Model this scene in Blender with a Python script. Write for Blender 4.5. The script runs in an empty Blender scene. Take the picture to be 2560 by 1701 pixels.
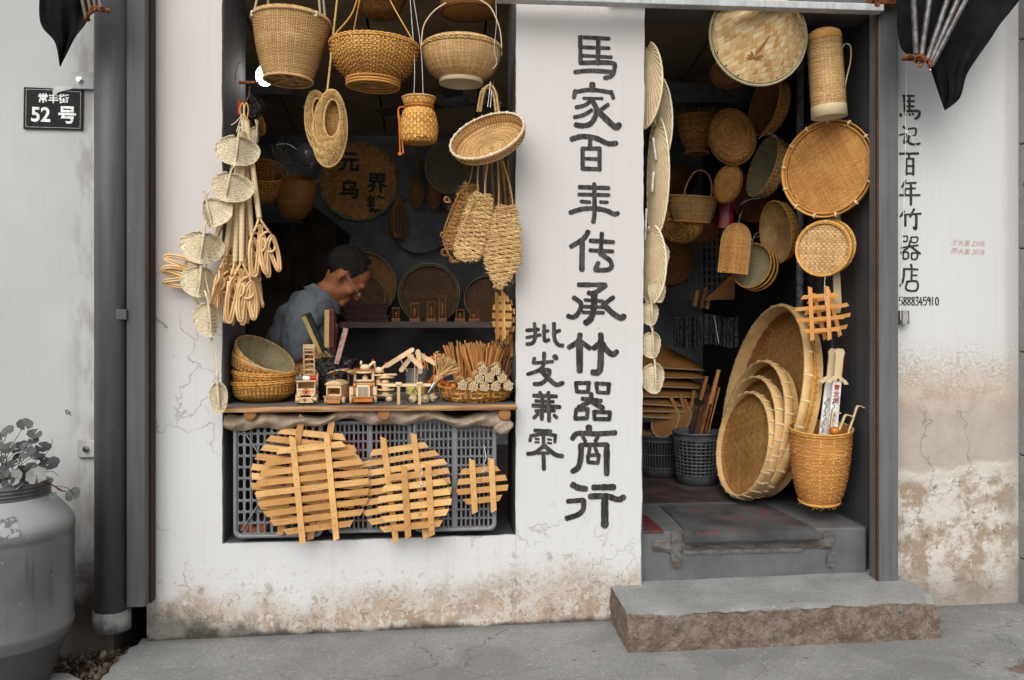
import bpy, math, random
import numpy as np
from mathutils import Vector, Matrix, Euler

# ---------------------------------------------------------------- camera, light, exposure
sc = bpy.context.scene
COL = sc.collection
R = math.radians
F = 2170.0; TH = R(4.8); CAM = Vector((0, -3.4, 1.25))
cd = bpy.data.cameras.new('camera'); cam = bpy.data.objects.new('camera', cd); COL.objects.link(cam)
cam.location = CAM; cam.rotation_euler = (R(90), 0, -TH)
cd.sensor_width = 36; cd.lens = F/2560*36; cd.shift_y = -70.5/2560; cd.clip_end = 300; cd.clip_start = .05
sc.camera = cam
w = bpy.data.worlds.new('World'); sc.world = w; w.use_nodes = True
wn = w.node_tree; wn.nodes.clear()
sky = wn.nodes.new('ShaderNodeTexSky'); sky.sky_type = 'NISHITA'; sky.sun_disc = False
sky.sun_elevation = R(42); sky.sun_rotation = R(200)
sky.air_density = 1.6; sky.dust_density = 4.0
hs = wn.nodes.new('ShaderNodeHueSaturation'); hs.inputs['Saturation'].default_value = .12
bg = wn.nodes.new('ShaderNodeBackground'); bg.inputs[1].default_value = .15
wo = wn.nodes.new('ShaderNodeOutputWorld')
wn.links.new(sky.outputs[0], hs.inputs['Color']); wn.links.new(hs.outputs[0], bg.inputs[0]); wn.links.new(bg.outputs[0], wo.inputs[0])
sd = bpy.data.lights.new('sun', 'SUN'); sun = bpy.data.objects.new('sun', sd); COL.objects.link(sun)
sd.energy = 1.5; sd.angle = R(60); sd.color = (1, .965, .92)
# sun direction: from the street side, high, a little from the left
_sdir = Vector((math.sin(R(200))*math.cos(R(42)), math.cos(R(200))*math.cos(R(42)), math.sin(R(42))))
sun.rotation_euler = (_sdir).to_track_quat('Z', 'Y').to_euler()
vs = sc.view_settings; vs.view_transform = 'Standard'; vs.look = 'None'; vs.gamma = 1; vs.use_curve_mapping = False
sc.display_settings.display_device = 'sRGB'
vs.exposure = -0.06

cT, sT = math.cos(TH), math.sin(TH)
def P(u, v, Y):
    """world point seen at photo position (u, v) (2560 px wide photo) lying on the plane y = Y"""
    xc = (u-1280)/F; zc = (780-v)/F
    dx, dy = sT+xc*cT, cT-xc*sT
    t = (Y+3.4)/dy
    return Vector((dx*t, Y, 1.25+zc*t))
def SC(u, Y):
    """metres per photo pixel at column u on the plane y = Y"""
    xc = (u-1280)/F
    return (Y+3.4)/(cT-xc*sT)/F

# ---------------------------------------------------------------- mesh builder
class MB:
    def __init__(s): s.V = []; s.L = []; s.N = []; s.T = []; s.n = 0
    def add(s, V, F, tone=.5, M=None):
        V = np.asarray(V, dtype=np.float64).reshape(-1, 3)
        if M is not None:
            A = np.array(M); V = V@A[:3, :3].T + A[:3, 3]
        if isinstance(F, np.ndarray):
            s.L.append((F+s.n).ravel()); s.N.append(np.full(len(F), F.shape[1]))
        else:
            s.L.append(np.array([i+s.n for f in F for i in f])); s.N.append(np.array([len(f) for f in F]))
        s.V.append(V); t = np.asarray(tone, dtype=np.float64)
        s.T.append(np.full(len(V), float(t)) if t.ndim == 0 else t.ravel()); s.n += len(V)
        return s
    def build(s, name, mat, parent=None, smooth=True, bevel=0):
        V = np.concatenate(s.V); L = np.concatenate(s.L).astype(np.int32); N = np.concatenate(s.N).astype(np.int32)
        me = bpy.data.meshes.new(name)
        me.vertices.add(len(V)); me.vertices.foreach_set('co', V.ravel())
        me.loops.add(len(L)); me.loops.foreach_set('vertex_index', L)
        me.polygons.add(len(N)); st = np.concatenate([[0], np.cumsum(N)[:-1]]).astype(np.int32)
        me.polygons.foreach_set('loop_start', st)
        me.polygons.foreach_set('use_smooth', np.full(len(N), bool(smooth)))
        a = me.attributes.new('tone', 'FLOAT', 'POINT'); a.data.foreach_set('value', np.concatenate(s.T))
        me.update(calc_edges=True); me.validate()
        if isinstance(mat, (list, tuple)):
            for m in mat: me.materials.append(m)
        else: me.materials.append(mat)
        o = bpy.data.objects.new(name, me); COL.objects.link(o)
        if parent is not None: o.parent = parent
        if bevel:
            b = o.modifiers.new('bevel', 'BEVEL'); b.width = bevel; b.segments = 2; b.limit_method = 'ANGLE'
        return o
def tag(o, label=None, cat=None, group=None, kind=None):
    if label: o['label'] = label
    if cat: o['category'] = cat
    if group: o['group'] = group
    if kind: o['kind'] = kind
    return o
def thing(name, label, cat, loc=(0, 0, 0), rot=None, group=None):
    o = bpy.data.objects.new(name, None); COL.objects.link(o); o.empty_display_size = .05
    o.location = loc
    if rot is not None:
        o.rotation_euler = rot.to_euler() if isinstance(rot, Matrix) else rot
    return tag(o, label, cat, group)
def dup(root, loc=None, rot=None, label=None, group=None, scale=None):
    r = root.copy(); COL.objects.link(r)
    if loc is not None: r.location = loc
    if rot is not None: r.rotation_euler = rot.to_euler() if isinstance(rot, Matrix) else rot
    if label: r['label'] = label
    if group: r['group'] = group
    if scale: r.scale = (scale,)*3 if not isinstance(scale, tuple) else scale
    for ch in list(root.children):
        c = ch.copy(); COL.objects.link(c); c.parent = r
        for g in ch.children:
            d = g.copy(); COL.objects.link(d); d.parent = c
    return r
def orient(n, up=(0, 0, 1), roll=0):
    z = Vector(n).normalized(); y = Vector(up) - z*Vector(up).dot(z)
    if y.length < 1e-4: y = Vector((0, 1, 0))
    y.normalize(); x = y.cross(z)
    m = Matrix((x, y, z)).transposed()
    return m @ Matrix.Rotation(roll, 3, 'Z')
def T(x=0, y=0, z=0): return Matrix.Translation((x, y, z))
def RX(a): return Matrix.Rotation(R(a), 4, 'X')
def RY(a): return Matrix.Rotation(R(a), 4, 'Y')
def RZ(a): return Matrix.Rotation(R(a), 4, 'Z')

BOXF = np.array([[0, 3, 2, 1], [4, 5, 6, 7], [0, 1, 5, 4], [1, 2, 6, 5], [2, 3, 7, 6], [3, 0, 4, 7]])
def box(mb, c, s, M=None, tone=.5):
    x, y, z = [k/2 for k in s]
    V = np.array([[-x, -y, -z], [x, -y, -z], [x, y, -z], [-x, y, -z], [-x, -y, z], [x, -y, z], [x, y, z], [-x, y, z]])+np.array(c)
    return mb.add(V, BOXF, tone, M)
def prism(mb, poly, d0, d1, M=None, tone=.5, axis='y'):
    """polygon (x, z) extruded along y from d0 to d1"""
    n = len(poly); p = np.array(poly, float)
    def pl(d):
        q = np.zeros((n, 3)); q[:, 0] = p[:, 0]
        if axis == 'y': q[:, 1] = d; q[:, 2] = p[:, 1]
        else: q[:, 1] = p[:, 1]; q[:, 2] = d
        return q
    V = np.vstack([pl(d0), pl(d1)])
    Fc = [list(range(n)), list(range(2*n-1, n-1, -1))]+[[i, (i+1) % n+n*0, (i+1) % n+n, i+n][::-1] for i in range(n)]
    return mb.add(V, Fc, tone, M)
def tube(mb, pts, r, n=6, closed=False, tone=.5, M=None, flat=1.0, cap=True):
    p = np.array([tuple(q) for q in pts], float); k = len(p)
    if k < 2: return mb
    if closed: d = np.roll(p, -1, 0)-np.roll(p, 1, 0)
    else: d = np.gradient(p, axis=0)
    d /= (np.linalg.norm(d, axis=1)[:, None]+1e-12)
    up = np.array([0, 0, 1.]) if abs(d[0][2]) < .9 else np.array([1., 0, 0])
    a = np.cross(d[0], up); a /= np.linalg.norm(a)
    A = np.zeros((k, 3)); A[0] = a
    for i in range(1, k):
        a = A[i-1]-d[i]*A[i-1].dot(d[i]); l = np.linalg.norm(a)
        A[i] = a/l if l > 1e-9 else A[i-1]
    B = np.cross(d, A)
    th = np.linspace(0, 2*np.pi, n, endpoint=False)
    rr = np.broadcast_to(np.asarray(r, float), (k,))
    V = p[:, None]+rr[:, None, None]*(np.cos(th)[None, :, None]*A[:, None]+flat*np.sin(th)[None, :, None]*B[:, None])
    i = np.arange(k if closed else k-1)[:, None]; j = np.arange(n)[None]
    i2 = (i+1) % k; j2 = (j+1) % n
    Fq = np.stack([i*n+j, i*n+j2, i2*n+j2, i2*n+j], -1).reshape(-1, 4)
    t = np.asarray(tone, float)
    tn = t if t.ndim == 0 else np.repeat(t, n)
    mb.add(V, Fq, tn, M)
    if cap and not closed:
        mb.add(V[0], [list(range(n))[::-1]], float(t) if t.ndim == 0 else float(t[0]), M)
        mb.add(V[-1], [list(range(n))], float(t) if t.ndim == 0 else float(t[-1]), M)
    return mb
def smoothpts(pts, n=8, closed=False):
    p = [np.array(tuple(q), float) for q in pts]; out = []; m = len(p)
    rng = range(m if closed else m-1)
    for i in rng:
        if closed: a, b, c, d = p[(i-1) % m], p[i], p[(i+1) % m], p[(i+2) % m]
        else: a, b, c, d = p[max(i-1, 0)], p[i], p[i+1], p[min(i+2, m-1)]
        for t in np.linspace(0, 1, n, endpoint=False):
            out.append(.5*((2*b)+(-a+c)*t+(2*a-5*b+4*c-d)*t*t+(-a+3*b-3*c+d)*t**3))
    if not closed: out.append(p[-1])
    return np.array(out)
def rope(mb, pts, r, strands=3, pitch=.03, closed=False, M=None, n=5, tone=None, seed=0):
    """twisted strands along a path"""
    rs = np.random.RandomState(seed)
    p = np.array([tuple(q) for q in pts], float)
    seg = np.linalg.norm(np.diff(np.vstack([p, p[:1]]) if closed else p, axis=0), axis=1)
    s = np.concatenate([[0], np.cumsum(seg)]); Ltot = s[-1]
    K = max(8, int(Ltot/pitch*7))
    q = np.linspace(0, Ltot, K, endpoint=not closed)
    src = np.vstack([p, p[:1]]) if closed else p
    c = np.stack([np.interp(q, s, src[:, a]) for a in range(3)], 1)
    d = np.roll(c, -1, 0)-np.roll(c, 1, 0) if closed else np.gradient(c, axis=0)
    d /= np.linalg.norm(d, axis=1)[:, None]+1e-12
    ref = np.array([.3, .1, .95]); a = np.cross(d, ref); a /= np.linalg.norm(a, axis=1)[:, None]+1e-12; b = np.cross(d, a)
    tw = round(Ltot/pitch) if closed else Ltot/pitch
    ph = 2*np.pi*tw*q/Ltot
    for k in range(strands):
        f = ph+2*np.pi*k/strands
        V = c+(np.cos(f)[:, None]*a+np.sin(f)[:, None]*b)*r*.55
        tube(mb, V, r*.55, n, closed, (rs.rand() if tone is None else tone), M)
    return mb
def lathe(mb, prof, n=48, M=None, tone=.5, caps=False, arc=1.0, ph=0):
    pr = np.array(prof, float); k = len(pr); full = arc >= 1
    m = n if full else n+1
    th = ph+np.linspace(0, 2*np.pi*arc, m, endpoint=not full)
    V = np.stack([pr[:, None, 0]*np.cos(th)[None], pr[:, None, 0]*np.sin(th)[None], np.broadcast_to(pr[:, None, 1], (k, m))], -1)
    i = np.arange(k-1)[:, None]; j = np.arange(m if full else m-1)[None]; j2 = (j+1) % m
    Fq = np.stack([i*m+j, i*m+j2, (i+1)*m+j2, (i+1)*m+j], -1).reshape(-1, 4)
    mb.add(V, Fq, tone, M)
    if caps:
        mb.add(V[0], [list(range(m))[::-1]], tone, M); mb.add(V[-1], [list(range(m))], tone, M)
    return mb
def sheet(mb, fn, nu, nv, M=None, tone=.5, closeu=False):
    """smooth grid surface from fn(u, v)"""
    mu = nu if closeu else nu+1
    U, Vv = np.meshgrid(np.linspace(0, 1, mu, endpoint=not closeu), np.linspace(0, 1, nv+1), indexing='ij')
    V = fn(U, Vv)
    i = np.arange(nu)[:, None]; j = np.arange(nv)[None]; i2 = (i+1) % mu; w_ = nv+1
    Fq = np.stack([i*w_+j, i2*w_+j, i2*w_+j+1, i*w_+j+1], -1).reshape(-1, 4)
    t = tone(U, Vv).ravel() if callable(tone) else tone
    return mb.add(V, Fq, t, M)
def plait(mb, fn, nu, nv, amp=.001, pat='plain', wu=.92, wv=.92, mask=None, M=None, seed=1, jit=.0, contrast=(0, 0), over=.14, cell=.3):
    """woven surface: each cell is a curved bit of the strand on top.  fn(u, v) -> (...,3); u runs along the weft"""
    rs = np.random.RandomState(seed)
    I, J = np.meshgrid(np.arange(nu), np.arange(nv), indexing='ij')
    if pat == 'plain': top = (I+J) % 2 == 0
    elif pat == 'twill': top = (I+J) % 4 < 2
    elif pat == 'twill3': top = (I-J) % 6 < 3
    elif pat == 'weft': top = np.ones_like(I, bool)
    elif pat == 'rib': top = (I+J*1) % 3 != 0
    else: top = pat(I, J)
    if mask is not None:
        mk = mask((I+.5)/nu, (J+.5)/nv); I, J, top = I[mk], J[mk], top[mk]
    I, J, top = I.ravel(), J.ravel(), top.ravel()
    tu = rs.rand(nv); tv = rs.rand(nu); ju = (rs.rand(nv)-.5)*jit; fr = rs.rand(nv)*6.28
    a = np.array([-over, .5, 1+over]); b0 = .5
    A, B = np.meshgrid(a, np.array([-1, 0, 1.]), indexing='ij')    # along strand, across
    A = A.ravel(); B = B.ravel()
    H = np.where(np.abs(A-.5) < .1, 1.0, -.55)-.25*(np.abs(B) > .5)
    uu = np.where(top[:, None], I[:, None]+A, I[:, None]+.5+B*wv/2)
    vv = np.where(top[:, None], J[:, None]+.5+B*wu/2, J[:, None]+A)
    if jit: vv = vv+ju[J][:, None]+jit*.7*np.sin(uu/nu*2*np.pi*3+fr[J][:, None])
    U = uu/nu; Vv = vv/nv; e = 1e-4
    p = fn(U, Vv); pu = fn(U+e, Vv)-p; pv = fn(U, Vv+e)-p
    N = np.cross(pu, pv); N /= np.linalg.norm(N, axis=-1)[..., None]+1e-15
    V = p+N*(H*amp)[None, :, None]
    q = np.array([[0, 3, 4, 1], [1, 4, 5, 2], [3, 6, 7, 4], [4, 7, 8, 5]])
    Fq = (np.arange(len(I))[:, None, None]*9+q[None]).reshape(-1, 4)
    tone = np.where(top, tu[J]*(1-cell)+contrast[0], tv[I]*(1-cell)+contrast[1])+cell*rs.rand(len(I))
    return mb.add(V, Fq, np.repeat(tone, 9), M)
def revolve(rf, zf, a0=0, a1=2*math.pi, sx=1, sy=1):
    def fn(U, V):
        r = rf(V); th = a0+(a1-a0)*U
        return np.stack([r*np.cos(th)*sx, r*np.sin(th)*sy, zf(V)+0*U], -1)
    return fn
def ring(r, n=48, z=0, sx=1, sy=1, a0=0, a1=2*math.pi):
    full = abs(a1-a0-2*math.pi) < 1e-6
    return [(r*sx*math.cos(a), r*sy*math.sin(a), z) for a in np.linspace(a0, a1, n, endpoint=not full)]
def ellipsoid(mb, c, s, n=16, m=10, M=None, tone=.5):
    th = np.linspace(0, 2*np.pi, n, endpoint=False); ph = np.linspace(0, np.pi, m+1)[1:-1]
    V = [[0, 0, 1]]+[[math.sin(p)*math.cos(t), math.sin(p)*math.sin(t), math.cos(p)] for p in ph for t in th]+[[0, 0, -1]]
    V = np.array(V)*np.array(s)+np.array(c); Fc = []
    for j in range(n): Fc.append([0, 1+j, 1+(j+1) % n])
    for i in range(m-2):
        for j in range(n): Fc.append([1+i*n+j, 1+(i+1)*n+j, 1+(i+1)*n+(j+1) % n, 1+i*n+(j+1) % n])
    e = len(V)-1
    for j in range(n): Fc.append([e, 1+(m-2)*n+(j+1) % n, 1+(m-2)*n+j])
    return mb.add(V, Fc, tone, M)
def strokes(mb, S, x0, z0, kx, kz, depth=0.0, th=.0012, M=None, taper=.25, step=.00012, wk=None):
    """brush strokes: [(width, [(x, y)...])...] in sketch units -> thin raised paint on the plane y = depth (front is -y)"""
    rs = random.Random(5)
    for k, (wd, pts) in enumerate(S):
        p = smoothpts([(x, y, 0) for x, y in pts], 8)[:, :2]
        if len(p) < 2: continue
        d = np.gradient(p, axis=0); d /= np.linalg.norm(d, axis=1)[:, None]+1e-9
        n = np.stack([-d[:, 1], d[:, 0]], 1); h = wd/2*(wk or 1)
        q = np.vstack([p[0]-d[0]*h*.75, p[0]-d[0]*h*.45, p, p[-1]+d[-1]*h*.45, p[-1]+d[-1]*h*.75]); nn = np.vstack([n[0], n[0], n, n[-1], n[-1]])
        m = len(q); wv = np.ones(m); wv[0] = .45; wv[-1] = .4; wv[1] = .85; wv[-2] = .8
        wv *= np.array([1+taper*.5*math.sin(i*1.7+k)*.3+rs.uniform(-.075, .075) for i in range(m)])
        Lf = q+nn*(h*wv)[:, None]; Rt = q-nn*(h*wv)[:, None]
        y = depth-k*step
        def W(a, yy): return np.stack([x0+a[:, 0]*kx, np.full(m, yy), z0-a[:, 1]*kz], 1)
        V = np.vstack([W(Lf, y-th), W(Rt, y-th), W(Lf, y+th*.6), W(Rt, y+th*.6)])
        Fc = []
        for i in range(m-1):
            Fc += [[i, i+1, m+i+1, m+i], [2*m+i, 2*m+i+1, i+1, i][::1], [m+i, m+i+1, 3*m+i+1, 3*m+i]]
        Fc += [[0, m, 3*m, 2*m], [m-1, 3*m-1, 4*m-1, 2*m-1]]
        mb.add(V, Fc, .5, M)
    return mb
def textmesh(name, body, size, mat, parent, M, offset=0, extrude=.0004, sx=1, shear=0):
    c = bpy.data.curves.new('lettering', 'FONT'); c.body = body; c.size = size; c.extrude = extrude; c.offset = offset
    c.align_x = 'CENTER'; c.align_y = 'CENTER'; c.shear = shear; c.resolution_u = 4
    o = bpy.data.objects.new('lettering', c); COL.objects.link(o)
    me = bpy.data.meshes.new_from_object(o.evaluated_get(bpy.context.evaluated_depsgraph_get()))
    bpy.data.objects.remove(o); me.name = name
    me.transform(M @ Matrix.Diagonal((sx, 1, 1, 1))); me.materials.clear(); me.materials.append(mat)
    ob = bpy.data.objects.new(name, me); COL.objects.link(ob)
    if parent is not None: ob.parent = parent
    return ob
FRONT = RX(90)   # text lying in xz, facing -y

def fbm(x, y, seed=0, octv=5, sc=1.0, gain=.55):
    """cheap value noise for displaced surfaces, about -1..1"""
    rs = np.random.RandomState(seed); G_ = rs.rand(64, 64)*2-1; out = 0; a = 1; x = np.asarray(x)*sc; y = np.asarray(y)*sc; tot = 0
    for o in range(octv):
        xi = np.floor(x).astype(int); yi = np.floor(y).astype(int); fx = x-xi; fy = y-yi; fx = fx*fx*(3-2*fx); fy = fy*fy*(3-2*fy)
        g = lambda i, j: G_[i % 64, j % 64]
        out = out+a*((g(xi, yi)*(1-fx)+g(xi+1, yi)*fx)*(1-fy)+(g(xi, yi+1)*(1-fx)+g(xi+1, yi+1)*fx)*fy)
        tot += a; a *= gain; x = x*2.03+17.3; y = y*2.03+5.1
    return out/tot*1.6

# ---------------------------------------------------------------- materials
class NT:
    def __init__(s, name):
        s.m = bpy.data.materials.new(name); s.m.use_nodes = True; s.t = s.m.node_tree; s.t.nodes.clear()
        s.o = s.n('ShaderNodeOutputMaterial'); s.b = s.n('ShaderNodeBsdfPrincipled'); s.l(s.b.outputs[0], s.o.inputs[0])
        s.tc = s.n('ShaderNodeTexCoord')
    def n(s, t, **k):
        x = s.t.nodes.new(t)
        for a, b in k.items(): setattr(x, a, b)
        return x
    def l(s, a, b): s.t.links.new(a, b)
    def put(s, sock, v):
        if isinstance(v, bpy.types.NodeSocket): s.l(v, sock)
        elif isinstance(v, (tuple, list)): sock.default_value = (*v, 1) if len(v) == 3 and len(sock.default_value) == 4 else v
        else: sock.default_value = v
    def vec(s, scale=(1, 1, 1), rot=(0, 0, 0)):
        m = s.n('ShaderNodeMapping'); m.inputs['Scale'].default_value = scale; m.inputs['Rotation'].default_value = rot
        s.l(s.tc.outputs['Object'], m.inputs[0]); return m.outputs[0]
    def noise(s, scale, detail=4, vec=None, rough=.55, dist=0):
        x = s.n('ShaderNodeTexNoise'); x.inputs['Scale'].default_value = scale; x.inputs['Detail'].default_value = detail
        x.inputs['Roughness'].default_value = rough; x.inputs['Distortion'].default_value = dist
        s.l(vec or s.tc.outputs['Object'], x.inputs['Vector']); return x.outputs['Fac']
    def voro(s, scale, feature='DISTANCE_TO_EDGE', vec=None, out='Distance'):
        x = s.n('ShaderNodeTexVoronoi'); x.feature = feature; x.inputs['Scale'].default_value = scale
        s.l(vec or s.tc.outputs['Object'], x.inputs['Vector']); return x.outputs[out]
    def warp(s, amt, scale, stretch=(1, 1, 1)):
        x = s.n('ShaderNodeTexNoise'); x.inputs['Scale'].default_value = scale; x.inputs['Detail'].default_value = 6; x.inputs['Roughness'].default_value = .6
        s.l(s.tc.outputs['Object'], x.inputs['Vector']); m = s.n('ShaderNodeVectorMath'); m.operation = 'SCALE'; m.inputs[3].default_value = amt; s.l(x.outputs['Color'], m.inputs[0])
        a = s.n('ShaderNodeVectorMath'); a.operation = 'ADD'; s.l(m.outputs[0], a.inputs[0]); s.l(s.vec(stretch), a.inputs[1]); return a.outputs[0]
    def ramp(s, f, a, b, c=0., d=1.):
        x = s.n('ShaderNodeMapRange'); x.interpolation_type = 'SMOOTHSTEP'
        s.put(x.inputs[0], f); s.put(x.inputs[1], a); s.put(x.inputs[2], b); s.put(x.inputs[3], c); s.put(x.inputs[4], d)
        return x.outputs[0]
    def math(s, op, a, b=0., c=0.):
        x = s.n('ShaderNodeMath'); x.operation = op; s.put(x.inputs[0], a); s.put(x.inputs[1], b); s.put(x.inputs[2], c); return x.outputs[0]
    def mix(s, f, a, b, mode='MIX'):
        x = s.n('ShaderNodeMix'); x.data_type = 'RGBA'; x.blend_type = mode
        s.put(x.inputs[0], f); s.put(x.inputs[6], a); s.put(x.inputs[7], b); return x.outputs[2]
    def xyz(s):
        x = s.n('ShaderNodeSeparateXYZ'); s.l(s.tc.outputs['Object'], x.inputs[0]); return x.outputs
    def attr(s, nm='tone'):
        x = s.n('ShaderNodeAttribute'); x.attribute_name = nm; return x.outputs['Fac']
    def bump(s, h, strength=.4, dist=.002):
        x = s.n('ShaderNodeBump'); x.inputs['Strength'].default_value = strength; x.inputs['Distance'].default_value = dist
        s.put(x.inputs['Height'], h)
        s.l(x.outputs[0], s.b.inputs['Normal']); return x
    def done(s, col, rough=.8, spec=.3, metal=0):
        s.put(s.b.inputs['Base Color'], col); s.put(s.b.inputs['Roughness'], rough)
        s.b.inputs['Specular IOR Level'].default_value = spec; s.b.inputs['Metallic'].default_value = metal
        return s.m
def plain(name, col, rough=.7, spec=.3, metal=0, var=.25, nscale=30, bump=0, stretch=(1, 1, 1), dirt=None):
    s = NT(name); v = s.vec(stretch); n = s.noise(nscale, 4, v)
    dk = tuple(c*(1-var) for c in col); lt = tuple(min(1, c*(1+var)) for c in col)
    c = s.mix(s.ramp(n, .3, .7), dk, lt)
    if dirt: c = s.mix(s.ramp(s.noise(6, 6), .52, .68), c, dirt)
    if bump: s.bump(s.noise(nscale*2, 4, v), bump, .001)
    return s.done(c, rough, spec, metal)
def straw(name, lo, hi, rough=.55, spec=.3, nscale=18, node=None, stain=.35, fib=(60, 60, 300)):
    """plant fibre: tone attribute per strand + slow stains + fine fibre grain"""
    s = NT(name); t = s.attr()
    n = s.noise(nscale, 5); n2 = s.noise(1.0, 3, s.vec(fib))
    f = s.math('ADD', s.math('MULTIPLY', t, .72), s.math('MULTIPLY', s.ramp(n, .3, .75), .28))
    c = s.mix(f, lo, hi)
    c = s.mix(s.math('MULTIPLY', s.ramp(s.noise(nscale*.35, 4), .5, .72), stain), c, tuple(a*b for a, b in zip(lo, (.62, .48, .35))))
    c = s.mix(s.math('MULTIPLY', s.ramp(n2, .5, .75), .25 if node is None else .45), c, tuple(a*.5 for a in lo))
    if node is not None:
        nd = s.ramp(s.math('ABSOLUTE', s.math('SUBTRACT', s.noise(1.0, 1, s.vec(node)), .5)), .0, .012, 1, 0); c = s.mix(s.math('MULTIPLY', nd, .28), c, tuple(a*.45 for a in lo))
    s.bump(n2, .25, .0006)
    return s.done(c, rough, spec)
m_pale = straw('fan straw', (.62, .50, .31), (.86, .76, .56), stain=.2)
m_tan = straw('tan wicker', (.38, .21, .07), (.80, .53, .24))
m_gold = straw('golden wicker', (.44, .18, .03), (.86, .48, .12))
m_orange = straw('orange wicker', (.44, .17, .035), (.82, .43, .13))
m_brown = straw('brown wicker', (.19, .075, .018), (.42, .20, .06))
m_palm = straw('pleated palm leaf', (.36, .25, .12), (.76, .63, .40), stain=.2)
m_trayin = straw('tray inside bamboo', (.26, .12, .035), (.54, .29, .10))
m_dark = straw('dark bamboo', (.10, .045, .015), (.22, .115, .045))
m_greenb = straw('green-grey bamboo rind', (.26, .22, .12), (.46, .40, .24))
m_hat = straw('pale plaited bamboo', (.50, .25, .06), (.88, .72, .42), stain=.3, nscale=7)
m_rope = straw('straw rope', (.40, .21, .06), (.84, .62, .30), nscale=40, stain=.5)
m_rope2 = straw('old brown straw rope', (.20, .09, .02), (.50, .27, .08), nscale=40)
m_slip = straw('sea grass', (.38, .21, .06), (.80, .56, .24), nscale=40)
m_rattan = straw('rattan cane', (.60, .34, .13), (.86, .60, .30), rough=.38, spec=.5, stain=.2)
m_rattanw = straw('wrapped rattan', (.58, .42, .23), (.80, .64, .40), rough=.5, stain=.12)
m_slat = straw('bamboo slat', (.44, .20, .05), (.82, .50, .19), rough=.45, spec=.4, nscale=12, node=(8, 9, 1), stain=.25, fib=(8, 300, 300))
m_slat2 = straw('bamboo slat upright', (.44, .20, .05), (.82, .50, .19), rough=.45, spec=.4, nscale=12, node=(9, 8, 1), stain=.25, fib=(300, 300, 8))
m_slato = straw('orange bamboo slat', (.52, .20, .035), (.74, .34, .09), rough=.4, spec=.4, nscale=12, stain=.2, fib=(8, 300, 300))
m_toy = straw('pale toy wood', (.58, .36, .16), (.82, .62, .38), rough=.4, spec=.4, stain=.2)
m_toyd = straw('dark varnished toy wood', (.30, .09, .02), (.56, .24, .06), rough=.3, spec=.5)
m_bone = straw('cream bamboo', (.62, .46, .24), (.84, .70, .46), rough=.35, spec=.5, stain=.12)
m_stick = straw('orange bamboo sticks', (.38, .15, .035), (.62, .32, .11), rough=.45, stain=.2)
q = NT('black paint'); _st = q.noise(1., 4, q.vec((70, 70, 12))); _c = q.mix(q.ramp(_st, .35, .72), (.017, .016, .016), (.075, .07, .068))
_sp = q.math('MULTIPLY', q.ramp(q.noise(210, 2), .70, .72), q.ramp(q.noise(9, 3), .46, .56)); _c = q.mix(q.math('MULTIPLY', _sp, .9), _c, (.52, .50, .48)); q.bump(_st, .3, .001); m_ink = q.done(_c, .65, .3)
m_inkg = plain('worn black paint', (.035, .033, .032), .6, .3, var=.5, nscale=90)
m_redp = plain('red paint', (.45, .03, .015), .5)
m_pinkp = plain('faded red marker', (.50, .16, .12), .8)
m_whitep = plain('white paint', (.78, .78, .76), .5)
m_white = plain('white string', (.72, .70, .66), .7)
m_black = plain('black plastic', (.012, .012, .012), .4, .5)
m_blackc = plain('black awning cloth', (.011, .011, .012), .95, .05, var=.3, nscale=14, bump=.2)
m_wire = plain('grey wire', (.16, .20, .21), .5)
m_steel = plain('steel rod', (.13, .12, .12), .45, .5, metal=.5, var=.5, nscale=40, dirt=(.11, .07, .05))
m_rust = plain('rusty iron', (.16, .055, .02), .9, .2, var=.7, nscale=90, bump=.6)
m_chrome = plain('bright metal', (.55, .55, .55), .2, .5, metal=1)
m_shirt = plain('grey blue cotton', (.165, .185, .21), .9, .1, var=.12, nscale=8, bump=.1)
m_skin = plain('tanned skin', (.33, .12, .05), .6, .3, var=.3, nscale=22, bump=.2)
m_hair = plain('black hair', (.016, .014, .012), .85, .15, var=.4, nscale=90, bump=.5, stretch=(1, 3, 1))
m_orangeb = plain('orange lacquered wood', (.55, .15, .02), .3, .5)
m_ribbon = plain('orange ribbon', (.50, .14, .015), .7)
m_redbag = plain('red plastic', (.30, .012, .03), .35, .5)
m_crate = None
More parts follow.
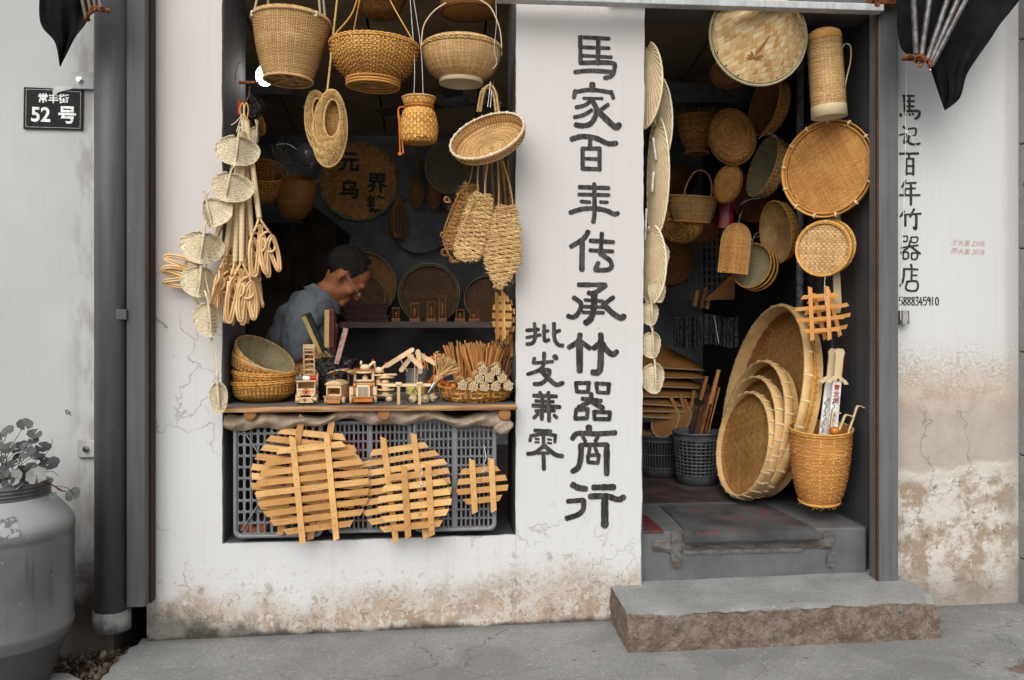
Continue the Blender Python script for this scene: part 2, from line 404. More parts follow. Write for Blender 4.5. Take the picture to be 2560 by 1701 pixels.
# ---------------------------------------------------------------- plaster, concrete and paint materials
def mat_plaster(kind):
    s = NT('plaster '+kind); X, Y, Z = s.xyz()
    brush = s.noise(1.0, 5, s.vec((55, 55, 1.6))); brushh = s.noise(1.0, 4, s.vec((3.2, 30, 34), (0, .06, 0)), dist=.6)
    big = s.noise(1.3, 4); mid = s.noise(9, 6, rough=.65); fine = s.noise(140, 3)
    if kind == 'shop':
        warm = s.ramp(Z, .75, 1.35)
        base = s.mix(warm, (.61, .61, .605), (.605, .57, .55))
        base = s.mix(s.math('MULTIPLY', s.ramp(brush, .5, .75), .3), base, (.52, .49, .48))
        base = s.mix(s.math('MULTIPLY', s.ramp(big, .45, .7), .12), base, (.58, .57, .56))
        # hairline cracks
        cr = s.voro(1.6, vec=s.warp(.45, 3.2, (1, 1, .7)))
        wob = cr; side = s.ramp(s.math('ADD', s.math('MULTIPLY', X, .6), Z), .95, .55)
        crack = s.math('MULTIPLY', s.ramp(s.math('ABSOLUTE', wob), 0, .006, 1, 0), s.math('MULTIPLY', side, s.ramp(s.noise(1.3, 2), .42, .50)))
        base = s.mix(s.math('MULTIPLY', crack, .4), base, (.26, .23, .21))
        # rising damp: ochre grime, then black mould along the foot (stronger on the left)
        h = s.math('ADD', Z, s.math('MULTIPLY', s.math('SUBTRACT', s.noise(5, 6, rough=.62), .5), .36))
        h = s.math('SUBTRACT', h, s.math('MULTIPLY', s.ramp(X, -.6, .7), .07))
        g1 = s.ramp(h, .05, .21, 1, 0)
        base = s.mix(s.math('MULTIPLY', g1, .92), base, s.mix(s.ramp(mid, .35, .65), (.31, .225, .155), (.52, .42, .33)))
        fl = s.math('MULTIPLY', s.ramp(s.noise(13, 8, rough=.68, dist=.4), .51, .525), s.ramp(h, .02, .24, 1, 0)); base = s.mix(s.math('MULTIPLY', fl, .75), base, (.56, .52, .47))
        fl2 = s.math('MULTIPLY', s.ramp(s.noise(19, 8, rough=.7), .60, .615), s.ramp(h, .04, .30, 1, 0)); base = s.mix(s.math('MULTIPLY', fl2, .8), base, (.22, .16, .115))
        chips = s.math('MULTIPLY', s.ramp(s.noise(26, 5), .60, .66), s.ramp(Z, .1, .34, 1, 0))
        base = s.mix(s.math('MULTIPLY', chips, .7), base, (.40, .30, .22))
        base = s.mix(s.math('MULTIPLY', s.math('MULTIPLY', s.ramp(s.noise(38, 5), .58, .64), g1), .6), base, (.68, .66, .63))
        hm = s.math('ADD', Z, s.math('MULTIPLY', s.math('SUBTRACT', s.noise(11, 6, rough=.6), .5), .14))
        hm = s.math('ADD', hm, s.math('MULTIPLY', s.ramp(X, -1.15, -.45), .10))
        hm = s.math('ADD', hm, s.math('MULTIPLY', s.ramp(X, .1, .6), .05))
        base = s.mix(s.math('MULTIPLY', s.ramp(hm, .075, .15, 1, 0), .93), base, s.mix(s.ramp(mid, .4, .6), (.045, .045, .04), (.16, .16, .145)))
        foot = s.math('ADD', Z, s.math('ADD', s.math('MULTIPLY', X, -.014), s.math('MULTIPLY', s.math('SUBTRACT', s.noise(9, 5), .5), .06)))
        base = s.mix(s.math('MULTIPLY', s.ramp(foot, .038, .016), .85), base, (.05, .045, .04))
        # little dark nicks
        nick = s.math('MULTIPLY', s.ramp(s.voro(14, 'F1'), .035, .05, 1, 0), s.ramp(s.noise(6, 2), .55, .6))
        base = s.mix(s.math('MULTIPLY', nick, .7), base, (.25, .22, .2))
        peb = s.math('MULTIPLY', s.ramp(s.noise(70, 4, rough=.7), .54, .62), s.ramp(h, .05, .26, 1, 0)); base = s.mix(s.math('MULTIPLY', peb, .45), base, (.20, .145, .10))
        ht = s.math('ADD', s.math('MULTIPLY', brush, .6), s.math('MULTIPLY', brushh, s.ramp(Z, .2, .5, .8, .0)))
        ht = s.math('SUBTRACT', ht, s.math('MULTIPLY', crack, 1.2)); ht = s.math('ADD', ht, s.math('MULTIPLY', mid, s.ramp(Z, .05, .4, 5., .5)))
        ht = s.math('ADD', ht, s.math('SUBTRACT', s.math('MULTIPLY', fl, 1.5), s.math('ADD', s.math('MULTIPLY', chips, 1.5), s.math('MULTIPLY', fl2, 2.))))
        s.bump(ht, .55, .004)
    elif kind == 'left':
        base = s.mix(s.ramp(big, .35, .7), (.42, .425, .425), (.50, .50, .495))
        base = s.mix(s.math('MULTIPLY', s.ramp(brush, .5, .8), .25), base, (.44, .44, .44))
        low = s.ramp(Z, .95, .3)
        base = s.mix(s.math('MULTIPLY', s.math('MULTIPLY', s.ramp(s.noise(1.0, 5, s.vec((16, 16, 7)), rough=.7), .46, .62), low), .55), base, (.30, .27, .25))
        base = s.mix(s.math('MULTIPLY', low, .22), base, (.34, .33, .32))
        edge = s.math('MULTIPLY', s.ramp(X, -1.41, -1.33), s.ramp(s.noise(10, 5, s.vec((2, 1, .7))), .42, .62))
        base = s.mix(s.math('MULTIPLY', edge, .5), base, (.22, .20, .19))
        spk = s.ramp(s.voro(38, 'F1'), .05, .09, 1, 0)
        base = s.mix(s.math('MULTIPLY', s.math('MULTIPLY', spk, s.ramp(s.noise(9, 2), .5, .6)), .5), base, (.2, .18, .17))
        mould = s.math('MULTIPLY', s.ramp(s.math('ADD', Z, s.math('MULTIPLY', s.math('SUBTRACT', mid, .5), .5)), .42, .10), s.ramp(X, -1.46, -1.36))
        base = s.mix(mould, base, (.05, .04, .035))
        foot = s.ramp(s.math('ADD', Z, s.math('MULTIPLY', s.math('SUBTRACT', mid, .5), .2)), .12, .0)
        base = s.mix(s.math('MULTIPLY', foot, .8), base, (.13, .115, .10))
        s.bump(s.math('ADD', brush, s.math('MULTIPLY', mid, 2.)), .5, .003)
    else:
        base = s.mix(s.math('MULTIPLY', s.ramp(brush, .5, .8), .25), (.61, .61, .605), (.48, .48, .47))
        base = s.mix(s.math('MULTIPLY', s.ramp(X, 1.98, 2.33), .22), base, (.5, .5, .49))
        sp = s.noise(60, 5, s.vec((1, 1, 1.5)), rough=.75)
        hz = s.math('ADD', Z, s.math('MULTIPLY', s.math('SUBTRACT', sp, .5), .9)); hz = s.math('ADD', hz, s.math('MULTIPLY', s.math('SUBTRACT', big, .5), .12))
        base = s.mix(s.ramp(hz, 1.12, .90), base, s.mix(s.ramp(mid, .3, .7), (.42, .33, .25), (.56, .48, .40)))
        tp = s.math('ADD', Z, s.math('MULTIPLY', s.math('SUBTRACT', s.noise(5, 3), .5), .10))
        base = s.mix(s.ramp(tp, .89, .81), base, s.mix(s.ramp(mid, .3, .7), (.40, .345, .30), (.47, .415, .365)))
        # broken skim coat below
        pz = s.math('ADD', Z, s.math('ADD', s.math('MULTIPLY', s.math('SUBTRACT', s.noise(4.5, 5), .5), .22), s.math('MULTIPLY', s.math('SUBTRACT', X, 2.1), -.10)))
        peel = s.ramp(pz, .63, .60)
        mott = s.noise(8, 7, rough=.72)
        lowc = s.mix(s.ramp(mott, .42, .56), (.36, .28, .20), (.62, .58, .53))
        lowc = s.mix(s.ramp(s.noise(30, 5, s.vec((1, 1, .5))), .6, .68), lowc, (.72, .70, .67))
        lowc = s.mix(s.math('MULTIPLY', s.ramp(s.noise(22, 5), .62, .68), .8), lowc, (.16, .14, .125))
        lowc = s.mix(s.ramp(pz, .53, .60), lowc, (.60, .56, .50))
        base = s.mix(peel, base, lowc)
        base = s.mix(s.math('MULTIPLY', s.ramp(s.math('ADD', Z, s.math('MULTIPLY', s.math('SUBTRACT', mid, .5), .25)), .26, .08), .75), base, (.27, .23, .20))
        crw = s.voro(2.2, vec=s.warp(.4, 4, (1, 1, .8)))
        crack = s.math('MULTIPLY', s.ramp(crw, 0, .007, 1, 0), s.ramp(Z, .9, .8))
        base = s.mix(s.math('MULTIPLY', crack, .38), base, (.2, .16, .13))
        edge_tone = s.ramp(s.math('ADD', X, s.math('MULTIPLY', s.math('SUBTRACT', s.noise(6, 4), .5), .04)), 2.31, 2.35)  # darker strip with a wavy border at the wall's right end
        base = s.mix(s.math('MULTIPLY', edge_tone, .45), base, (.36, .33, .30))
        ht = s.math('ADD', s.math('MULTIPLY', peel, -3.), s.math('MULTIPLY', s.math('MULTIPLY', mott, peel), 9.))
        ht = s.math('ADD', ht, s.math('ADD', brush, s.math('MULTIPLY', sp, s.ramp(Z, 1.25, .95, .3, 1.6)))); ht = s.math('SUBTRACT', ht, s.math('MULTIPLY', crack, 2.))
        s.bump(ht, .6, .0035)
    return s.done(base, .9, .15)
m_shop = mat_plaster('shop'); m_left = mat_plaster('left'); m_right = mat_plaster('right')
def mat_concrete():
    s = NT('street concrete'); X, Y, Z = s.xyz()
    a = s.noise(3, 6, rough=.6); b = s.noise(45, 5, rough=.7); c = s.noise(1.0, 5, s.vec((5, 26, 1)))
    col = s.mix(s.ramp(a, .3, .7), (.20, .20, .20), (.285, .285, .28))
    col = s.mix(s.math('MULTIPLY', s.ramp(b, .45, .7), .35), col, (.22, .22, .215))
    col = s.mix(s.math('MULTIPLY', s.ramp(c, .62, .70), .25), col, (.48, .48, .47))
    sp = s.math('MULTIPLY', s.ramp(s.voro(9, 'F1', s.vec((1, 1.6, 1))), .07, .10, 1, 0), s.ramp(s.noise(3, 2), .5, .56))
    col = s.mix(s.math('MULTIPLY', sp, .8), col, (.10, .075, .06))
    g_ = s.noise(110, 3, rough=.7); col = s.mix(s.math('MULTIPLY', s.ramp(g_, .50, .62), .45), col, (.13, .13, .128)); col = s.mix(s.math('MULTIPLY', s.ramp(s.noise(75, 4), .60, .66), .5), col, (.42, .42, .41))
    dx = s.math('SUBTRACT', X, 2.13); dy = s.math('ADD', Y, .62)   # old rusty puddle stain at the right
    d = s.math('ADD', s.math('POWER', s.math('ABSOLUTE', s.math('DIVIDE', dx, .22)), 2.), s.math('POWER', s.math('ABSOLUTE', s.math('DIVIDE', dy, .085)), 2.))
    d = s.math('ADD', d, s.math('MULTIPLY', s.math('SUBTRACT', s.noise(16, 5), .5), 1.8))
    col = s.mix(s.math('MULTIPLY', s.ramp(d, .9, .55), .85), col, (.15, .09, .065))
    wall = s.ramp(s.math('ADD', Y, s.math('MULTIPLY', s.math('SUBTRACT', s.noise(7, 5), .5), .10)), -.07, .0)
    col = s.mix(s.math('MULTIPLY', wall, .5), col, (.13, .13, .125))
    cr = s.math('MULTIPLY', s.ramp(s.voro(1.3, vec=s.warp(.4, 3)), 0, .004, 1, 0), s.ramp(s.noise(1.6, 2), .42, .5))
    col = s.mix(s.math('MULTIPLY', cr, .75), col, (.07, .07, .07)); pt = s.ramp(s.noise(1.7, 5, dist=.5), .56, .60); col = s.mix(s.math('MULTIPLY', pt, .28), col, (.13, .13, .127))
    wsp = s.math('MULTIPLY', s.ramp(s.voro(23, 'F1', s.vec((1, 1.5, 1))), .05, .07, 1, 0), s.ramp(s.noise(4, 2), .5, .56)); col = s.mix(s.math('MULTIPLY', wsp, .7), col, (.5, .5, .49))
    s.bump(s.math('ADD', b, s.math('ADD', s.math('MULTIPLY', a, 1.2), s.math('SUBTRACT', s.math('MULTIPLY', c, .8), cr))), .55, .004)
    return s.done(col, .85, .25)
m_conc = mat_concrete()
def mat_step(front):
    s = NT('step stone '+('broken face' if front else 'top')); X, Y, Z = s.xyz()
    a = s.noise(6, 6, rough=.6); b = s.noise(60, 5, rough=.7); c = s.noise(22, 8, rough=.72)
    top = s.mix(s.ramp(a, .3, .7), (.225, .225, .22), (.32, .32, .315))
    top = s.mix(s.math('MULTIPLY', s.ramp(b, .5, .75), .3), top, (.25, .25, .245))
    sp = s.math('MULTIPLY', s.ramp(s.voro(7, 'F1', s.vec((1, 1.5, 1))), .08, .11, 1, 0), s.ramp(X, 1.15, 1.35))
    top = s.mix(s.math('MULTIPLY', sp, .75), top, (.15, .08, .055))
    g_ = s.noise(120, 3, rough=.7); top = s.mix(s.math('MULTIPLY', s.ramp(g_, .5, .62), .4), top, (.15, .15, .148)); top = s.mix(s.math('MULTIPLY', s.ramp(s.noise(50, 5), .60, .66), .45), top, (.42, .42, .41))
    fr = s.mix(s.ramp(c, .40, .60), (.16, .115, .085), (.26, .21, .17))
    fr = s.mix(s.math('MULTIPLY', s.ramp(s.noise(30, 6), .55, .68), .6), fr, (.12, .085, .06))
    fr = s.mix(s.math('MULTIPLY', s.ramp(s.noise(17, 6, rough=.7), .58, .66), .5), fr, (.34, .30, .26))
    fr = s.mix(s.math('MULTIPLY', s.ramp(g_, .52, .60), .5), fr, (.09, .06, .042))
    fr = s.mix(s.ramp(s.voro(7.5, 'F1'), .06, .075, 1, 0), fr, (.12, .13, .135))
    if front:
        e = s.math('ADD', s.math('SUBTRACT', Z, s.math('MULTIPLY', X, .0165)), s.math('MULTIPLY', s.math('SUBTRACT', s.noise(14, 5), .5), .05))
        col = s.mix(s.ramp(e, .142, .150), fr, top); s.bump(s.math('ADD', c, s.math('MULTIPLY', b, .6)), 1., .014)
    else:
        col = top; s.bump(s.math('ADD', s.math('MULTIPLY', a, .6), s.math('MULTIPLY', b, .5)), .45, .003)
    return s.done(col, .85, .25)
m_stept, m_stepf = mat_step(False), mat_step(True)
def mat_paint(name, col, wear=.25, rough=.55, worncol=(.45, .45, .44), zlow=None, stretch=(40, 40, 2.2), bum=.3):
    s = NT(name); X, Y, Z = s.xyz()
    n = s.noise(1., 5, s.vec(stretch)); b = s.noise(5, 5)
    c = s.mix(s.ramp(n, .3, .7), tuple(k*.82 for k in col), tuple(k*1.15 for k in col))
    c = s.mix(s.math('MULTIPLY', s.ramp(b, .45, .7), .35), c, tuple(k*1.35 for k in col))
    sc_ = s.math('MULTIPLY', s.ramp(s.noise(1., 5, s.vec((75, 75, 26)), rough=.7), .69, .72), s.ramp(s.noise(3.2, 3), .47, .56))
    c = s.mix(s.math('MULTIPLY', sc_, wear*2.4), c, worncol)
    dots = s.math('MULTIPLY', s.ramp(s.voro(26, 'F1'), .05, .065, 1, 0), s.ramp(s.noise(4, 2), .56, .6))
    c = s.mix(s.math('MULTIPLY', dots, wear*2), c, worncol)
    s.bump(s.math('ADD', n, s.math('MULTIPLY', sc_, -1.)), bum, .0012)
    return s.done(c, rough, .35)
m_grey = mat_paint('dark grey wall paint', (.095, .096, .10), .12, .8)
m_steelp = mat_paint('dark grey steel paint', (.075, .076, .078), .25, .5)
m_steell = mat_paint('mid grey steel paint', (.12, .12, .122), .3, .45)
m_beam = mat_paint('light grey beam paint', (.44, .45, .46), .3, .4, (.15, .13, .12))
m_jamb = mat_paint('dark grey wood paint', (.06, .061, .065), .5, .5, (.38, .38, .37), stretch=(60, 30, 1.5))
m_wood_dark = mat_paint('blackened timber', (.020, .018, .016), .15, .6, (.12, .10, .08), stretch=(60, 60, 2))
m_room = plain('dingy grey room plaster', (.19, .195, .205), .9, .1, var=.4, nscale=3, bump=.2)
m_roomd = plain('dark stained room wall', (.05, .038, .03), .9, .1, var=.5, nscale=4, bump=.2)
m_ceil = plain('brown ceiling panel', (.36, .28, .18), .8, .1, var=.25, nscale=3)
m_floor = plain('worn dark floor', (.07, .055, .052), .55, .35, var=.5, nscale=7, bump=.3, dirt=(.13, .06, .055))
m_dirt = plain('drain dirt', (.05, .035, .025), .95, .1, var=.7, nscale=30, bump=.8)
m_stone = straw('rubble stone', (.05, .03, .02), (.24, .19, .15), rough=.9, nscale=30, stain=.6)

# ---------------------------------------------------------------- ground
def gz(x): return .015+.014*x
def G(u, v):
    xc = (u-1280)/F; zc = (780-v)/F; dx, dy = sT+xc*cT, cT-xc*sT
    # 1.25 + zc t = .015 + .014 dx t
    t = (.015-1.25)/(zc-.014*dx); return (dx*t, dy*t-3.4)
edge = [G(*q) for q in ((352, 1600), (345, 1612), (322, 1622), (318, 1634), (300, 1643), (296, 1655), (276, 1668), (272, 1682), (258, 1690), (250, 1704), (228, 1716), (205, 1728), (150, 1750), (80, 1762), (-60, 1770), (-300, 1768))]
outl = [(14, .03), (edge[0][0], .03)]+edge+[(-14, edge[-1][1]), (-14, -16), (14, -16)]
rs = random.Random(3)
mb = MB(); n = len(outl); top = [(x, y, gz(x)) for x, y in outl]; bot = [(x, y, gz(x)-.12) for x, y in outl]
mb.add(top+bot, [list(range(n))]+[[(i+1) % n, i, i+n, (i+1) % n+n] for i in range(n)])
tag(mb.build('pavement', m_conc, smooth=False), kind='structure')
mb = MB()
def dirtf(U, V):
    x = -3+U*2.4; y = -1.2+V*1.25
    z = -.055+.02*np.sin(x*9+y*5)*np.cos(y*13)+.012*np.sin(x*37+1)*np.sin(y*41)+.005*np.sin(x*90)*np.sin(y*83)
    return np.stack([x, y, z], -1)
sheet(mb, dirtf, 120, 70); tag(mb.build('drain_hole_earth', m_dirt), kind='structure')
# street sheet to the horizon, under the pavement
mb = MB(); mb.add([(-120, -120, -.12), (120, -120, -.12), (120, 3, -.12), (-120, 3, -.12)], [[0, 1, 2, 3]])
tag(mb.build('ground', m_conc, smooth=False), kind='structure')
# rubble in the hole
mb = MB(); rg = np.random.RandomState(4)
def pebble(mb, c, s, rg, tone=None):
    M = Matrix.Translation(c) @ Euler(tuple(rg.rand(3)*6)).to_matrix().to_4x4()
    t = MB(); ellipsoid(t, (0, 0, 0), (s, s*.75, s*.55), 7, 5); V = t.V[0]*(1+.28*(rg.rand(len(t.V[0]), 1)-.5))
    Fc = []; k = 0
    L = t.L[0]
    for nn in t.N[0]: Fc.append(list(L[k:k+nn])); k += nn
    mb.add(V, Fc, rg.rand() if tone is None else tone, M)
for i in range(420):
    u = rg.uniform(60, 345); v = rg.uniform(1598, 1720)
    p = G(u, v); 
    if v > 1600+ (345-u)*1.15: continue
    s = rg.uniform(.003, .010) if rg.rand() < .8 else rg.uniform(.010, .017)
    pebble(mb, (p[0], p[1], -.045+rg.rand()*.02), s, rg)
tag(mb.build('rubble', m_stone, smooth=False), 'loose brown rubble and grit in the broken gutter hole below the drainpipe', 'rubble', kind='stuff')
stone0 = None
for i, (u, v, s) in enumerate([(258, 1632, .019), (262, 1660, .021), (232, 1668, .016), (290, 1655, .014), (225, 1640, .013), (305, 1628, .017), (245, 1690, .018), (205, 1672, .014), (190, 1690, .016), (215, 1700, .013), (280, 1680, .012), (165, 1683, .018), (140, 1694, .022)]):
    p = G(u, v); mb = MB(); pebble(mb, (0, 0, 0), s, rg, [.95, .3, .5, .2, .6][i % 5]); o = mb.build('stone', m_stone, smooth=False)
    o.location = (p[0], p[1], -.03+.02*(i % 3 == 0))
    tag(o, ['pale chunk of rubble', 'brown lump of rubble', 'dark grey stone', 'small reddish stone', 'flat grey stone'][i % 5]+[' nearest the drainpipe foot', ' just in front of the drainpipe', ' at the left of the gutter hole', ' by the pavement edge', ' in the middle of the gutter hole', ' at the back of the gutter hole', ' at the front of the gutter hole', ' beside the jar', ' at the bottom edge near the jar', ' at the bottom edge of the picture', ' under the broken pavement lip', ' left of the hole beside the jar foot', ' leftmost against the jar foot'][i], 'stone', 'stones in the gutter hole')
mb = MB()   # broken concrete apron under the jar
ap = [G(*q) for q in ((-260, 1640), (60, 1650), (112, 1672), (128, 1690), (170, 1688), (205, 1708), (160, 1745), (60, 1762), (-280, 1766))]
mb.add([(x, y, .004+.003*(i % 2)) for i, (x, y) in enumerate(ap)]+[(x*1.0, y, -.07) for x, y in ap], [list(range(len(ap)))[::-1]]+[[i, (i+1) % len(ap), (i+1) % len(ap)+len(ap), i+len(ap)] for i in range(len(ap))])
tag(mb.build('broken_kerb', m_conc, smooth=False), kind='structure')

# ---------------------------------------------------------------- shop front wall with its painted lettering
XL, XR, XP, XJ = -.827, .301, .813, 1.786
zsl, zsr = .362, .372
rj = random.Random(11)
def wob(a, b, n, amp, vert=True):
    """jittered edge from a to b"""
    out = []; k = 0
    for i in range(n+1):
        t = i/n; k = k*.72+rj.uniform(-amp, amp)*.6
        x = a[0]+(b[0]-a[0])*t; z = a[1]+(b[1]-a[1])*t
        out.append((x+(k if vert else 0), z+(0 if vert else k)))
    return out
wall = thing('shop_wall', 'white plastered shop front wall with dark calligraphy on its pillar and a grimy foot', 'wall')
XLL = P(367, 800, 0).x
mb = MB()
# front skin: left pier, apron under the window, pillar, band above
jl = wob((XL, zsl), (XL, 2.7), 90, .0022); jr = wob((XR, zsr), (XR, 2.7), 90, .0022)
jb = wob((XL, zsl), (XR, zsr), 60, .002, False); jb[0] = jl[0]; jb[-1] = jr[0]
jp = wob((XP-.012, .02), (XP+.003, 2.7), 110, .003)
prism(mb, [(XLL, -.14), (XL, -.14)]+jl+[(XLL, 2.7)], .014, 0)
prism(mb, [(XL, -.14), (XR, -.14)]+jb[::-1], .014, 0)
prism(mb, [(XR, -.14), (XP-.012, -.14)]+jp+[(XR, 2.7)]+jr[::-1][1:-1], .014, 0)
prism(mb, [(XLL, 2.7), (XP, 2.7), (XP, 3.6), (XLL, 3.6)], .014, 0)
mb.build('plaster_face', m_shop, wall, smooth=False)
mb = MB()     # dark painted reveals behind the skin
D = .385
box(mb, ((XL+.004+XLL)/2, .014+(D-.014)/2+.001, 1.6), (XL+.004-XLL, D-.016, 3.3))
box(mb, ((XR-.004+XP)/2, .014+(D-.014)/2+.001, 1.6), (XP-.006-XR+.004, D-.016, 3.3))
box(mb, ((XL+XR)/2, .014+(D-.014)/2+.001, .1775), (XR-XL-.012, D-.016, .375))
box(mb, ((XL+XR)/2, .014+(D-.014)/2+.001, 3.1), (XR-XL-.012, D-.016, .8))
mb.build('window_reveal', m_grey, wall, smooth=False)
mb = MB()      # door-side flank of the pillar, white plaster wrapping round the arris
box(mb, (XP-.006, .2, 1.35), (.006, .37, 2.7)); mb.build('pillar_flank', m_room, wall, smooth=False)
def chars(cs, u0, v0, k, mat, Y=0, wk=1., parent=None, X=None):
    for S in cs:
        mb = MB(); o = P(u0, v0, Y); s = SC(u0+300*k, Y)*k
        # sketch units -> metres at the wall; the left of the sketch sits at pixel u0
        xs = [p[0] for _, q in S for p in q]; um = u0+(sum(xs)/len(xs))*k; s = SC(um, Y)*k; x0 = P(um, v0, Y).x-(um-u0)/k*s; z0 = P(um, v0, Y).z
        strokes(mb, S, x0, z0, s, s, Y-.0008, wk=wk)
        mb.build('painted_character', mat, parent, smooth=False)
C1 = [
 [(26,[(410,105),(412,265)]),(24,[(405,108),(585,112)]),(22,[(415,168),(585,170)]),(22,[(415,218),(600,224)]),(28,[(520,110),(518,265)]),(27,[(410,262),(600,258),(618,292),(602,335),(560,350)]),(26,[(378,318),(470,308),(600,312)])],
 [(36,[(484,388),(484,425)]),(26,[(385,437),(480,422),(600,437)]),(26,[(380,430),(372,472)]),(24,[(600,430),(612,470)]),(18,[(430,474),(545,474)]),(24,[(480,480),(440,515),(385,530)]),(24,[(480,545),(430,575),(375,590)]),(31,[(485,490),(510,550),(480,620),(430,640),(382,635)]),(24,[(580,510),(510,560)]),(36,[(515,545),(560,590),(625,645),(648,630)])],
 [(32,[(358,722),(420,705),(500,712),(580,745),(630,742)]),(28,[(472,715),(470,765)]),(26,[(425,775),(425,900)]),(25,[(425,778),(530,775)]),(26,[(528,775),(528,905)]),(22,[(425,838),(528,840)]),(26,[(425,898),(530,900)])],
 [(26,[(405,1010),(585,1014)]),(24,[(402,1054),(585,1056)]),(22,[(415,1096),(468,1100)]),(22,[(534,1098),(575,1100)]),(29,[(350,1164),(420,1142),(500,1138),(570,1150),(615,1170),(640,1165)]),(27,[(495,990),(497,1150),(490,1220)])],
 [(30,[(458,1278),(430,1320),(355,1368)]),(34,[(422,1340),(420,1508)]),(27,[(472,1332),(612,1340)]),(25,[(470,1390),(608,1396)]),(27,[(542,1288),(535,1390),(532,1412)]),(29,[(535,1412),(590,1450),(600,1490),(570,1508),(502,1508)]),(27,[(520,1465),(502,1503)])],
]
C2 = [
 [(27,[(372,140),(525,140)]),(27,[(525,145),(462,185),(428,185)]),(36,[(460,185),(458,270),(440,330),(412,353)]),(21,[(408,225),(508,232)]),(21,[(400,262),(515,265)]),(21,[(398,294),(512,296)]),(27,[(345,212),(385,245),(375,290),(345,320),(312,315)]),(25,[(568,210),(512,250)]),(32,[(512,248),(560,295),(608,325),(630,315)])],
 [(30,[(380,418),(370,455),(318,490)]),(28,[(382,455),(435,495)]),(38,[(377,462),(378,622)]),(32,[(497,418),(495,460),(458,495)]),(32,[(500,460),(535,510),(565,530),(588,515)]),(36,[(498,470),(495,600),(480,630),(452,630)])],
 [(23,[(355,690),(435,690)]),(23,[(430,690),(425,738)]),(21,[(425,740),(362,738)]),(23,[(356,690),(362,738)]),(23,[(470,692),(548,697)]),(23,[(543,697),(540,745)]),(21,[(540,746),(480,742)]),(22,[(470,692),(480,742)]),(25,[(393,777),(498,790)]),(27,[(442,750),(436,790),(372,825)]),(30,[(442,790),(508,830)]),(24,[(358,838),(425,835)]),(22,[(424,838),(418,885)]),(23,[(418,886),(352,888)]),(22,[(358,838),(352,888)]),(24,[(460,850),(550,855)]),(23,[(550,855),(545,892)]),(23,[(545,893),(460,890)]),(22,[(458,850),(462,890)])],
 [(36,[(430,936),(430,960)]),(29,[(337,1000),(368,971),(470,975),(580,970)]),(22,[(395,990),(410,1015)]),(22,[(482,990),(467,1015)]),(32,[(385,1038),(385,1100),(370,1160),(338,1183)]),(25,[(385,1035),(535,1035)]),(34,[(531,1040),(531,1200)]),(21,[(435,1050),(430,1085)]),(21,[(465,1050),(475,1080)]),(21,[(425,1095),(487,1092)]),(21,[(487,1094),(480,1138)]),(21,[(480,1138),(425,1132)]),(21,[(424,1097),(425,1132)])],
 [(35,[(338,1258),(370,1275),(412,1282)]),(28,[(312,1350),(400,1345)]),(30,[(400,1348),(398,1395),(370,1425),(305,1445)]),(35,[(457,1275),(572,1275)]),(34,[(438,1325),(530,1325),(595,1345),(628,1332)]),(42,[(520,1335),(520,1490)])],
]
C3 = [
 [(21,[(82,395),(148,390)]),(21,[(125,357),(130,430),(115,465),(82,472)]),(19,[(82,435),(158,420)]),(21,[(180,367),(182,450),(206,448)]),(18,[(182,400),(203,398)]),(23,[(235,357),(238,440),(260,476),(285,480)]),(20,[(242,405),(268,396)])],
 [(22,[(180,522),(175,590),(145,620),(88,640)]),(20,[(125,550),(120,577)]),(20,[(120,578),(228,570)]),(24,[(150,620),(210,620),(190,670),(160,693),(124,695)]),(26,[(165,625),(220,680),(250,700),(285,690)]),(28,[(238,540),(248,552)])],
 [(20,[(155,742),(165,758)]),(20,[(205,742),(196,758)]),(23,[(122,760),(248,765)]),(20,[(132,790),(232,795)]),(24,[(117,815),(268,825)]),(20,[(132,845),(238,845)]),(22,[(170,765),(166,893)]),(22,[(205,765),(208,903)]),(20,[(145,862),(122,884)]),(20,[(236,870),(250,884)])],
 [(21,[(127,955),(218,960)]),(21,[(105,985),(180,975),(245,985)]),(19,[(243,987),(240,1022)]),(19,[(105,987),(100,1013)]),(22,[(175,965),(178,1040)]),(12,[(130,1000),(150,1005)]),(12,[(130,1020),(150,1022)]),(12,[(200,1005),(220,1008)]),(12,[(200,1025),(220,1028)]),(23,[(180,1040),(130,1078),(87,1085)]),(25,[(180,1040),(240,1090),(282,1100)]),(18,[(145,1082),(205,1082)]),(23,[(176,1090),(178,1172)])],
]
chars(C1, 1280, 50, .4146, m_ink, parent=wall); chars(C2, 1280, 650, .4463, m_ink, parent=wall); chars(C3, 1280, 650, .4463, m_ink, parent=wall)

# ---------------------------------------------------------------- left and right neighbours
lw = thing('left_wall', 'grey white plastered wall at the far left, blotchy and mouldy near the ground', 'wall')
XE = P(250, 800, 0).x+.05
mb = MB(); box(mb, ((XE-5)/2, .2, 1.55), (XE+5, .4, 3.5)); mb.build('plaster_face', m_left, lw, smooth=False)
mb = MB(); strokes(mb, [(3, [(350,62),(358,82),(368,64),(350,60)]), (2.5, [(378,70),(372,76),(374,86),(382,84)])], P(0, 1000, 0).x, P(60, 1000, 0).z, SC(160, 0)*.4473, SC(160, 0)*.4473, -.0008)
mb.build('scribble', m_ink, lw, smooth=False)
rw = thing('right_wall', 'white plastered wall at the right with vertical shop lettering, its lower half brown and peeling', 'wall')
XS = P(2546, 800, 0).x
mb = MB(); box(mb, ((XJ+.012+6)/2, .2, 1.75), (6-XJ-.012, .4, 3.7)); mb.build('plaster_face', m_right, rw, smooth=False)
